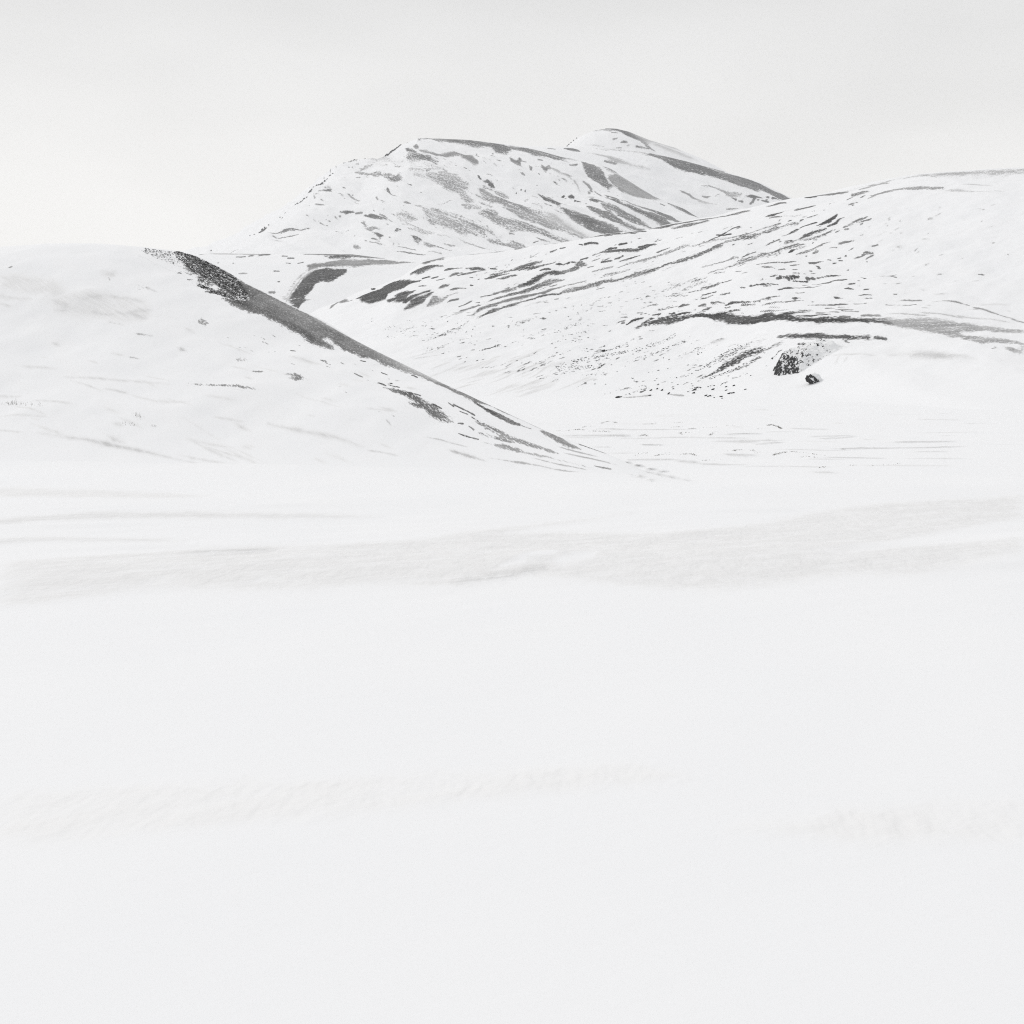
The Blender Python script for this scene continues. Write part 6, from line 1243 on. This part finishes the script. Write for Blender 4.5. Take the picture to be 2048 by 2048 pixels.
def rock_material(name, snow_dir=None, thr=0.45, dark=0.022, scale=1.0, amp=1.9):
    m = bpy.data.materials.new(name)
    m.use_nodes = True
    t = m.node_tree
    b = t.nodes['Principled BSDF']
    b.inputs['Roughness'].default_value = 0.9
    b.inputs['Specular IOR Level'].default_value = 0.2
    tcn = nn(t, 'ShaderNodeTexCoord')
    n = nn(t, 'ShaderNodeTexNoise')
    n.inputs['Scale'].default_value = 1.6 * scale
    n.inputs['Detail'].default_value = 5
    n.inputs['Roughness'].default_value = 0.7
    t.links.new(tcn.outputs['Object'], n.inputs['Vector'])
    cr = nn(t, 'ShaderNodeMix', data_type='RGBA')
    cr.inputs['A'].default_value = (dark * 0.6, dark * 0.61, dark * 0.65, 1)
    cr.inputs['B'].default_value = (dark * 2.2, dark * 2.2, dark * 2.3, 1)
    t.links.new(n.outputs['Fac'], cr.inputs['Factor'])
    out = cr.outputs['Result']
    if snow_dir:
        g = nn(t, 'ShaderNodeNewGeometry')
        d = nn(t, 'ShaderNodeVectorMath', operation='DOT_PRODUCT')
        d.inputs[1].default_value = snow_dir
        t.links.new(g.outputs['Normal'], d.inputs[0])
        n2 = nn(t, 'ShaderNodeTexNoise')
        n2.inputs['Scale'].default_value = 0.9 * scale
        n2.inputs['Detail'].default_value = 4
        n2.inputs['Roughness'].default_value = 0.65
        t.links.new(tcn.outputs['Object'], n2.inputs['Vector'])
        a = nn(t, 'ShaderNodeMath', operation='MULTIPLY_ADD')
        a.inputs[1].default_value = amp
        t.links.new(n2.outputs['Fac'], a.inputs[0])
        t.links.new(d.outputs['Value'], a.inputs[2])
        r = nn(t, 'ShaderNodeMapRange')
        r.inputs['From Min'].default_value = thr + amp / 2 - 0.06
        r.inputs['From Max'].default_value = thr + amp / 2 + 0.06
        t.links.new(a.outputs[0], r.inputs['Value'])
        ms = nn(t, 'ShaderNodeMix', data_type='RGBA')
        ms.inputs['B'].default_value = (0.80, 0.81, 0.825, 1)
        t.links.new(r.outputs['Result'], ms.inputs['Factor'])
        t.links.new(out, ms.inputs['A'])
        out = ms.outputs['Result']
    t.links.new(out, b.inputs['Base Color'])
    return m

def grass_material():
    m = bpy.data.materials.new('dry_grass')
    m.use_nodes = True
    t = m.node_tree
    b = t.nodes['Principled BSDF']
    b.inputs['Roughness'].default_value = 0.9
    oi = nn(t, 'ShaderNodeTexCoord')
    n = nn(t, 'ShaderNodeTexNoise')
    n.inputs['Scale'].default_value = 3.0
    t.links.new(oi.outputs['Object'], n.inputs['Vector'])
    c = nn(t, 'ShaderNodeMix', data_type='RGBA')
    c.inputs['A'].default_value = (0.035, 0.031, 0.024, 1)
    c.inputs['B'].default_value = (0.16, 0.145, 0.115, 1)
    t.links.new(n.outputs['Fac'], c.inputs['Factor'])
    t.links.new(c.outputs['Result'], b.inputs['Base Color'])
    return m

M_near = snow_material('wind_packed_snow_near', 1.25, 0.05)
M_mid = snow_material('wind_packed_snow_hill', 1.45, 0.30)
M_far = snow_material('wind_packed_snow_mountain', 1.5, 1.2)
M_ground = snow_material('wind_packed_snow_plain', 0.5, 0.10, 0.28, 1.6)
M_stone = rock_material('black_stone', None, 0, 0.020, 3.0)
M_outcrop = rock_material('snow_plastered_rock', (0.85, -0.05, 0.52), -0.02, 0.014, 6.0)
M_outcrop_knoll = rock_material('snow_plastered_knoll', (0.75, 0.10, 0.80), 0.02, 0.015, 1.5, 3.4)
M_crag = rock_material('dark_crag', (0.3, -0.1, 0.9), 0.75, 0.035, 0.15)
M_grass = grass_material()

# ------------------------------------------------------------------ terrain relief
HILLS = {k: Hill(**HILL_LINES[k]) for k in HILL_LINES}

DASH_UNIT = {'R': 0.19, 'M': 0.75, 'L': 0.052, 'G': 0.05}  # metres per image pixel, one value per surface
def wind_dashes(key, zone, count, length, width, tones, tilt, dens):
    """short thin strips where the wind has bared the ground, slant and width set as seen from the camera"""
    p = np.array(zone, float)
    lo, hi = p.min(0), p.max(0)
    got = 0
    while got < count:
        q = lo + (hi - lo) * rng.random((count * 6, 2))
        q = q[inside_dist(q[:, 0], q[:, 1], p.tolist()) > 0]
        if key in 'RM':
            zz = HILLS[key].h(q[:, 0], q[:, 1])
            sc = 0.14 if key == 'R' else 0.9
            m = vnoise(q[:, 0] / (150 * sc), (zz - (0.28 if key == 'R' else -0.45) * q[:, 0]) / (17 * sc), 91)
            q = q[(m + 0.25 * rng.normal(size=len(m))) > 0.16]
        q = q[:count - got]
        got += len(q)
        for x, y in q:
            u = DASH_UNIT[key]
            L = (length[0] + (length[1] - length[0]) * rng.random() ** 2) * u / 2
            w = (width[0] + (width[1] - width[0]) * rng.random() ** 2) * u / 2
            tn = tones[0] + (tones[1] - tones[0]) * rng.random()
            if key == 'G':
                sl = k = EYE / y
                tl, hx = tilt, 0.0
            else:
                H = HILLS[key]
                a, b = np.array([x, x]), np.array([y - 0.01 * y, y + 0.01 * y])
                h0, h1 = H.h(a, b)
                sl = max((h1 - h0) / (0.02 * y), 0.03)
                k = max(sl - (h0 - EYE) / y, 0.03)
                g0, g1 = H.h(np.array([x - 0.004 * y, x + 0.004 * y]), np.array([y, y]))
                hx = (g1 - g0) / (0.008 * y)
                tl = tilt + (0.04 if key == 'L' else 0.10) * rng.normal()
                if k < 0.085:
                    continue
                if key == 'R':
                    tl = (0.34 - 0.31 * math.exp(-((h0 - 30) / 11.0) ** 2)) + 0.07 * rng.normal()
            pts = []
            for a, b in ((-1, 0), (-.4, .8), (.2, 1), (.7, .6), (1, 0), (.5, -.7), (-.1, -1), (-.6, -.6)):
                dx = a * L
                dy = ((tl - hx) * dx + b * w) / k  # stretched in depth by the inverse of the camera's foreshortening
                pts += [(x + dx) * PSCALE[key], (y + dy) * PSCALE[key]]
            PATCH[key].insert(0, (tn, dens, k, pts))
for z in DASH_ZONES:
    wind_dashes(*z)


def relief(key, x, y, z):
    if key == 'L':
        f = fbm(x / 19, y / 26, 1, 4) * 1.35 + fbm(x / 3.5, (y + .5 * x) / 5, 5, 3) * 0.08
        return f * np.clip((z + 0.2) / 4, 0, 1)
    if key == 'R':
        f = fbm(x / 45, y / 70, 2, 5) * 3.0 + fbm(x / 14, (z - .3 * x) / 3.0, 7, 3) * 0.5
        return f * np.clip((z + 0.3) / 12, 0, 1)
    if key in ('M', 'S', 'P'):
        return fbm(x / 170, y / 240, 3, 5) * 14 + fbm((x - .6 * z) / 90, (z + .55 * x) / 22, 9, 3) * 7.0
    if key == 'V':
        return fbm(x / 90, y / 140, 4, 4) * 3
    return 0 * x

def surface(key, x, y):
    z = HILLS[key].h(x, y)
    r = relief(key, x, y, z)
    yr = lerp_tab(x, HILLS[key].rx, HILLS[key].ry)
    fade = np.clip(np.abs(y - yr) / (0.06 * yr), 0.12, 1)        # keep the crest line clean
    return z + r * fade

def flow_coords(key, x, y, z):
    if key == 'L':
        return x / 0.055, (z + 0.46 * x) / 0.055
    if key == 'R':
        tn = 0.34 - 0.31 * np.exp(-((z - 30) / 11.0) ** 2)
        return x / 0.23, (z - tn * (x - 54)) / 0.23
    if key == 'M':
        return (x - .3 * z) / 0.8, (z + 0.50 * x) / 0.8
    if key in ('S', 'P'):
        return x / 1.0, (z + 0.42 * x) / 1.0
    if key == 'V':
        return x / 0.5, (z - 0.15 * x) / 0.5
    return x / 0.05, (y - 0.55 * x) * 3.0

GRAIN = {'L': 0.055, 'R': 0.22, 'M': 0.85, 'S': 1.0, 'P': 1.1, 'V': 0.5}

def build_hill(key, name, mat, nu, nv, label, cat, front=0.0, tail=1.5, side=0.06):
    H = HILLS[key]
    u = np.linspace(0, 1, nu)
    rx = H.ridge[:, 0]; fx = H.foot[:, 0]
    rxa, rxb = max(rx[0], VIEW[key][0]), min(rx[-1], VIEW[key][1])
    fxa, fxb = VIEW[key][2], VIEW[key][3]
    xr = rxa + (rxb - rxa) * u
    xf = fxa + (fxb - fxa) * u
    yr = lerp_tab(xr, H.rx, H.ry)
    yf = lerp_tab(xf, H.fx, H.fy)
    t = np.concatenate([np.linspace(-0.03, 1.0, nv), 1 + (np.linspace(0, 1, 26)[1:] ** 1.5) * (tail - 1)])
    T = t[:, None]
    X = xf[None] * (1 - T) + xr[None] * T
    Y = yf[None] * (1 - T) + yr[None] * T
    Z = surface(key, X, Y)
    x, y, z = X.ravel(), Y.ravel(), Z.ravel()
    cov, tone = bare_and_shadow(x, y, PATCH[key], PSCALE[key], GRAIN[key])
    behind = y > lerp_tab(x, H.rx, H.ry) + 0.03 * y
    cov[behind] *= 0.0
    a, b = flow_coords(key, x, y, z)
    fl = np.stack([a, b, 0 * a], 1)
    me = grid_mesh(name, X, Y, Z, {'cover': ('FLOAT', cov), 'tone': ('FLOAT', tone), 'flow': ('FLOAT_VECTOR', fl)})
    o = put(name, me, mat)
    return tag(o, label, cat, kind='structure')

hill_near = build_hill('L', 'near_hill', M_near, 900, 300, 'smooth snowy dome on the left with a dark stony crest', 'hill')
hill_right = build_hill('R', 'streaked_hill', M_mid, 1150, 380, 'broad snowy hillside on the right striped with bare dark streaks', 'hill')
mountain = build_hill('M', 'mountain', M_far, 860, 230, 'flat-topped snowy mountain with grey scree stripes down its face', 'mountain', tail=1.3)
shoulder = build_hill('S', 'mountain_shoulder', M_far, 520, 130, 'dark-crested mountain shoulder running down right below the highest peak', 'mountain', tail=1.25)
peak = build_hill('P', 'mountain_peak', M_far, 380, 80, 'rounded highest peak behind the flat-topped mountain', 'mountain', tail=1.3)
saddle = build_hill('V', 'saddle', M_mid, 520, 150, 'low snow saddle with a dark curved gully between hill and mountain', 'hill', tail=1.3)

# ------------------------------------------------------------------ valley floor: one sheet from the camera to beyond the mountain
def ground_z(x, y):
    d = np.hypot(x, y)
    z = fbm(x / 26, y / 34, 21, 4) * 0.35 * np.clip(d / 60, 0.25, 1.0)
    # long wind drifts across the plain
    z = z + 0.22 * np.exp(-((y - 58 - .18 * x + 2.5 * vnoise(x / 11, 0 * x, 31)) / 4.5) ** 2)
    z = z + 0.18 * np.exp(-((y - 88 - .25 * x + 3 * vnoise(x / 17, 0 * x, 33)) / 6) ** 2)
    z = z + fbm(x / 4.0, (y - .55 * x) / 1.2, 41, 3) * 0.05 * np.clip(1.2 - np.abs(y - 72) / 30, 0.15, 1)
    # a few sharp-edged sastrugi
    for sx, sy, ln, hh in SASTRUGI:
        a = (x - sx) + 0.2 * (y - sy); b = (y - sy) - 0.35 * (x - sx)
        z = z + hh * np.exp(-(a / ln) ** 2) * np.where(b < 0, np.exp(-(b / 0.4) ** 2), np.exp(-(b / 2.4) ** 2))
    far = np.clip((d - 450) / 600, 0, 1)
    z = z * (1 - far) - 0.6 * far
    # drifted snow fills the break of slope at the foot of the near hill
    m = (y > 80) & (y < 150) & (x < 16) & (x > -104)
    if np.any(m):
        a = z[m]
        b = surface('L', x[m], y[m])
        k = 0.8
        h = np.clip(0.5 + 0.5 * (b - a) / k, 0, 1)
        f = a + (b - a) * h + k * h * (1 - h)
        f = f - 0.12 * np.clip((h - 0.55) / 0.45, 0, 1) - 0.5 * np.clip((b - a - k) / k, 0, 6)
        z = z.copy()
        z[m] = f
    return z

SASTRUGI = [(0.6, 59.0, 1.2, 0.18), (2.0, 60.5, 1.0, 0.15), (-1.2, 64.0, 1.5, 0.12), (-17, 64, 2.5, 0.10), (15, 63, 2.2, 0.13),
            (20.5, 58, 2.0, 0.18), (-8, 60, 2.0, 0.09), (9, 70, 2.6, 0.1), (25, 66, 2.4, 0.12), (-22, 72, 3, .1), (-13, 82, 3, .1)]
gx = np.concatenate([-(np.linspace(0, 1, 330)[::-1] ** 3.2) * 3600, (np.linspace(0, 1, 330)[1:] ** 3.2) * 3600])
gy = np.concatenate([np.linspace(-400, 4, 20), 4 + np.cumsum(np.geomspace(0.06, 1.0, 420)), ])
gy = np.concatenate([gy, gy[-1] + np.cumsum(np.geomspace(1.0, 140, 90))])
GX, GY = np.meshgrid(gx, gy)
GZ = ground_z(GX, GY)
gxr, gyr = GX.ravel(), GY.ravel()
gcov, gtone = bare_and_shadow(gxr, gyr, PATCH['G'], PSCALE['G'], 0.025)
ga, gb = flow_coords('G', gxr, gyr, GZ.ravel())
me = grid_mesh('snow_plain', GX, GY, GZ, {'cover': ('FLOAT', gcov), 'tone': ('FLOAT', gtone), 'flow': ('FLOAT_VECTOR', np.stack([ga, gb, 0 * ga], 1))})
plain = tag(put('snow_plain', me, M_ground), 'wide wind-packed snow plain in the foreground and valley', 'snow', kind='structure')
print('plain rows to', gy[-1], 'verts', len(gxr))

# ------------------------------------------------------------------ rocks
def rock_bmesh(seed, sub=2, squash=(1, 1, 0.7), rough=0.35):
    import bmesh
    bm = bmesh.new()
    bmesh.ops.create_icosphere(bm, subdivisions=sub, radius=1.0)
    off = Vector((seed * 3.7, seed * 1.9, seed * 5.3))
    for v in bm.verts:
        d = v.co.normalized()
        r = 1 + rough * (mnoise.noise(d * 1.3 + off) + 0.5 * mnoise.noise(d * 3.1 + off) + 0.25 * mnoise.noise(d * 7 + off))
        cell = mnoise.voronoi(d * 1.6 + off)[0][0]
        r *= 0.82 + 0.35 * min(cell, 0.8)
        v.co = Vector((d.x * squash[0], d.y * squash[1], d.z * squash[2])) * r
    me = bpy.data.meshes.new('rock')
    bm.to_mesh(me); bm.free()
    return me

def ground_at(key, x, y):
    x = np.array([x]); y = np.array([y])
    z = ground_z(x, y)[0]
    return float(max(z, surface(key, x, y)[0])) if key != 'G' else float(z)

# stones far too many to count: one mesh for each hill
PROTO = []
for s in range(6):
    m0 = rock_bmesh(s + 1, 1, (1, 0.8, 0.6), 0.45)
    PROTO.append((np.array([v.co[:] for v in m0.vertices]), np.array([p.vertices[:] for p in m0.polygons])))
    bpy.data.meshes.remove(m0)

def scatter_stones(name, key, size, label):
    vs, fs, base = [], [], 0
    for count, flat in STONES[key]:
        p = np.array(flat, float).reshape(-1, 2) / PSCALE[key]
        got = 0
        lo, hi = p.min(0), p.max(0)
        for _ in range(40):
            q = lo + (hi - lo) * rng.random((count * 4, 2))
            q = q[inside_dist(q[:, 0], q[:, 1], p.tolist()) > 0]
            if not len(q): continue
            q = q[:count - got]
            z = surface(key, q[:, 0], q[:, 1])
            for (qx, qy), qz in zip(q, z):
                v, f = PROTO[rng.integers(6)]
                s = size * (0.45 + 0.75 * rng.random() ** 2.2)
                a = rng.random() * 6.283
                ca, sa = math.cos(a), math.sin(a)
                st = 1.0 + 0.8 * rng.random()
                x = (v[:, 0] * ca - v[:, 1] * sa) * s * st; yy = (v[:, 0] * sa + v[:, 1] * ca) * s
                vs.append(np.stack([x + qx, yy + qy, v[:, 2] * s + qz + 0.15 * s], 1))
                fs.append(f + base); base += len(v)
            got += len(q)
            if got >= count: break
    me = bpy.data.meshes.new(name)
    me.from_pydata(np.concatenate(vs).tolist(), [], np.concatenate(fs).tolist())
    o = put(name, me, M_stone)
    return tag(o, label, 'stones', kind='stuff')

scatter_stones('crest_stones', 'L', 0.082, 'black stones packed along the crest of the left dome')
scatter_stones('hillside_stones', 'R', 0.24, 'black stone specks scattered in lines over the right hillside')

# larger boulders that can be picked out one by one
BM = [rock_bmesh(20 + s, 2, (1, 0.8, 0.7), 0.4) for s in range(4)]
for m in BM: m.materials.append(M_stone)
UNIT = ['', 'first', 'second', 'third', 'fourth', 'fifth', 'sixth', 'seventh', 'eighth', 'ninth', 'tenth', 'eleventh', 'twelfth', 'thirteenth',
        'fourteenth', 'fifteenth', 'sixteenth', 'seventeenth', 'eighteenth', 'nineteenth']
ORD = [UNIT[n] if n < 20 else {2: 'twentieth', 3: 'thirtieth', 4: 'fortieth'}[n // 10] if n % 10 == 0 else
       {2: 'twenty-', 3: 'thirty-', 4: 'forty-'}[n // 10] + UNIT[n % 10] for n in range(50)]
order = {i: r + 1 for r, i in enumerate(sorted(range(len(BOULDERS)), key=lambda j: BOULDERS[j][0] / BOULDERS[j][1]))}
for i, (x, y, w, tilt) in enumerate(BOULDERS):
    o = put('boulder', BM[i % 4])
    z = ground_at('R', x, y)
    o.location = (x, y, z + 0.12 * w)
    o.scale = (w * 0.5, w * 0.35, w * 0.32)
    o.rotation_euler = (0, -tilt, random.uniform(-.4, .4))
    tag(o, '%s from the left among the small black boulders low on the right hillside' % ORD[order[i]], 'boulder', 'black boulders at the foot of the right hillside')

def big_rock(name, x, y, key, size, seed, label, sub=5, sink=0.25):
    me = rock_bmesh(seed, sub, (1, 1, 1), 0.30)
    for p in me.polygons: p.use_smooth = True
    o = put(name, me, M_outcrop)
    o.location = (x, y, ground_at(key, x, y) + size[2] * (0.5 - sink))
    o.scale = (size[0] / 2, size[1] / 2, size[2] / 2)
    return tag(o, label, 'rock')
for b in BIG_ROCKS:
    big_rock(*b)

def rock_knoll(name, cx, cy, key, left, right, depth, height, label):
    """a knoll of rock grown into the slope: steep scoured left side, long snow tail to the right"""
    n = 150
    u = np.linspace(-1.25 * left, 1.35 * right, n)
    v = np.linspace(-1.3 * depth, 1.6 * depth, n)
    U, V = np.meshgrid(u, v)
    R = np.hypot(np.where(U < 0, U / left, U / right), np.where(V < 0, V / depth, V / (1.5 * depth)))
    R = R + 0.16 * fbm(U / 2.6, V / 2.6, 61, 3)
    edge0 = np.clip(0.50 - 0.45 * np.clip(U / right, 0, 1) - 0.35 * np.clip(-V / depth, 0, 1), 0.05, 0.9)
    s = np.clip((R - edge0) / (1.0 - edge0), 0, 1)
    s = s * s * (3 - 2 * s)
    rough = np.abs(fbm(U / 1.7, V / 1.7, 63, 5)) * 1.3 + fbm(U / 3.4, V / 3.4, 65, 3) * 0.9
    Z = height * (1 - s) + rough * (1 - s) * np.clip(1.1 - 0.8 * U / right, 0.25, 1.3) - 0.9 * s
    GZ0 = np.maximum(surface(key, U + cx, V + cy), ground_z(U + cx, V + cy))
    base = float(GZ0[n // 2, n // 2])
    me = grid_mesh(name, U, V, Z + GZ0 - base, {})
    o = put(name, me, M_outcrop_knoll)
    o.location = (cx, cy, base)
    return tag(o, label, 'rock')
rock_knoll(*KNOLL)

# crags along the mountain's left ridge: pieces of the mountain
CM = [rock_bmesh(40 + s, 2, (1, 0.8, 0.8), 0.5) for s in range(4)]
for m in CM: m.materials.append(M_crag)
for i, (key, x, y, z, w, tilt) in enumerate(CRAGS):
    o = put('crag', CM[i % 4], parent={'M': mountain, 'P': peak}[key])
    o.location = (x, y, max(z, float(surface(key, np.array([x]), np.array([y]))[0])) + 0.12 * w)
    o.scale = (w * 0.6, w * 0.5, w * 0.42)
    o.rotation_euler = (0, -tilt, random.uniform(-.5, .5))

# ------------------------------------------------------------------ dry grass tufts sticking out of the snow
def grass_strip(key, pts, hgt, dens, label):
    p = np.array(pts, float)
    o0 = p[0]
    vs, fs = [], []
    for i in range(len(p) - 1):
        a, b = p[i], p[i + 1]
        L = math.hypot(*(b - a))
        n = max(6, int(L * dens * 1.8))
        for j in range(n):
            tt = rng.random()
            clump = 0.25 + 0.9 * max(0.0, float(vnoise(np.array(tt * L * 1.1 + i * 9 + o0[0]), np.array(o0[1]), 3)) + 0.35)
            if rng.random() > clump: continue
            q = a + (b - a) * tt + rng.normal(0, 0.12, 2) * np.array([1, 2.0])
            z = ground_at(key, q[0], q[1]) - 0.03
            h = hgt * (0.25 + 0.75 * rng.random() ** 1.5) * min(1.0, 0.5 + clump * .6)
            wdt = (0.016 + 0.026 * rng.random()) * (0.55 if key == 'L' else 1.0)
            lean = rng.normal(0, 0.45, 2) * h
            ang = rng.random() * 3.1416
            dx, dy = math.cos(ang) * wdt, math.sin(ang) * wdt
            k = len(vs)
            x, y = q - o0
            vs += [(x - dx, y - dy, z), (x + dx, y + dy, z), (x + lean[0] * .4 + dx * .7, y + lean[1] * .4 + dy * .7, z + h * .6),
                   (x + lean[0] * .4 - dx * .7, y + lean[1] * .4 - dy * .7, z + h * .6), (x + lean[0], y + lean[1], z + h)]
            fs += [(k, k + 1, k + 2, k + 3), (k + 3, k + 2, k + 4)]
    me = bpy.data.meshes.new('grass_tuft')
    me.from_pydata(vs, [], fs)
    o = bpy.data.objects.new('grass_tuft', None)
    C.objects.link(o)
    o.location = (o0[0], o0[1], ground_at(key, o0[0], o0[1]))
    bl = tag(put('blades', me, M_grass, o), kind='stuff')
    bl.location = (0, 0, -o.location.z)
    return tag(o, label, 'grass', 'dry grass tufts poking out of the snow')
for g in GRASS:
    grass_strip(*g)

# ------------------------------------------------------------------ haze: thin pale air filling the valley
def haze_box(x0, x1, y0, y1, z0, z1, density):
    v = [(x, y, z) for x in (x0, x1) for y in (y0, y1) for z in (z0, z1)]
    f = [(0, 1, 3, 2), (4, 6, 7, 5), (0, 4, 5, 1), (2, 3, 7, 6), (0, 2, 6, 4), (1, 5, 7, 3)]
    me = bpy.data.meshes.new('haze')
    me.from_pydata(v, [], f)
    m = bpy.data.materials.new('haze')
    m.use_nodes = True
    t = m.node_tree
    t.nodes.clear()
    pv = nn(t, 'ShaderNodeVolumePrincipled')
    pv.inputs['Color'].default_value = (0.97, 0.98, 1.0, 1)
    pv.inputs['Density'].default_value = density
    pv.inputs['Anisotropy'].default_value = 0.0
    om = nn(t, 'ShaderNodeOutputMaterial')
    t.links.new(pv.outputs['Volume'], om.inputs['Volume'])
    o = put('haze', me, m)
    return tag(o, 'thin pale snow haze filling the whole valley', 'haze', kind='stuff')
if HAZE > 0:
    haze_box(-4000, 4000, -900, gy[-1] + 300, -9, 660, HAZE)
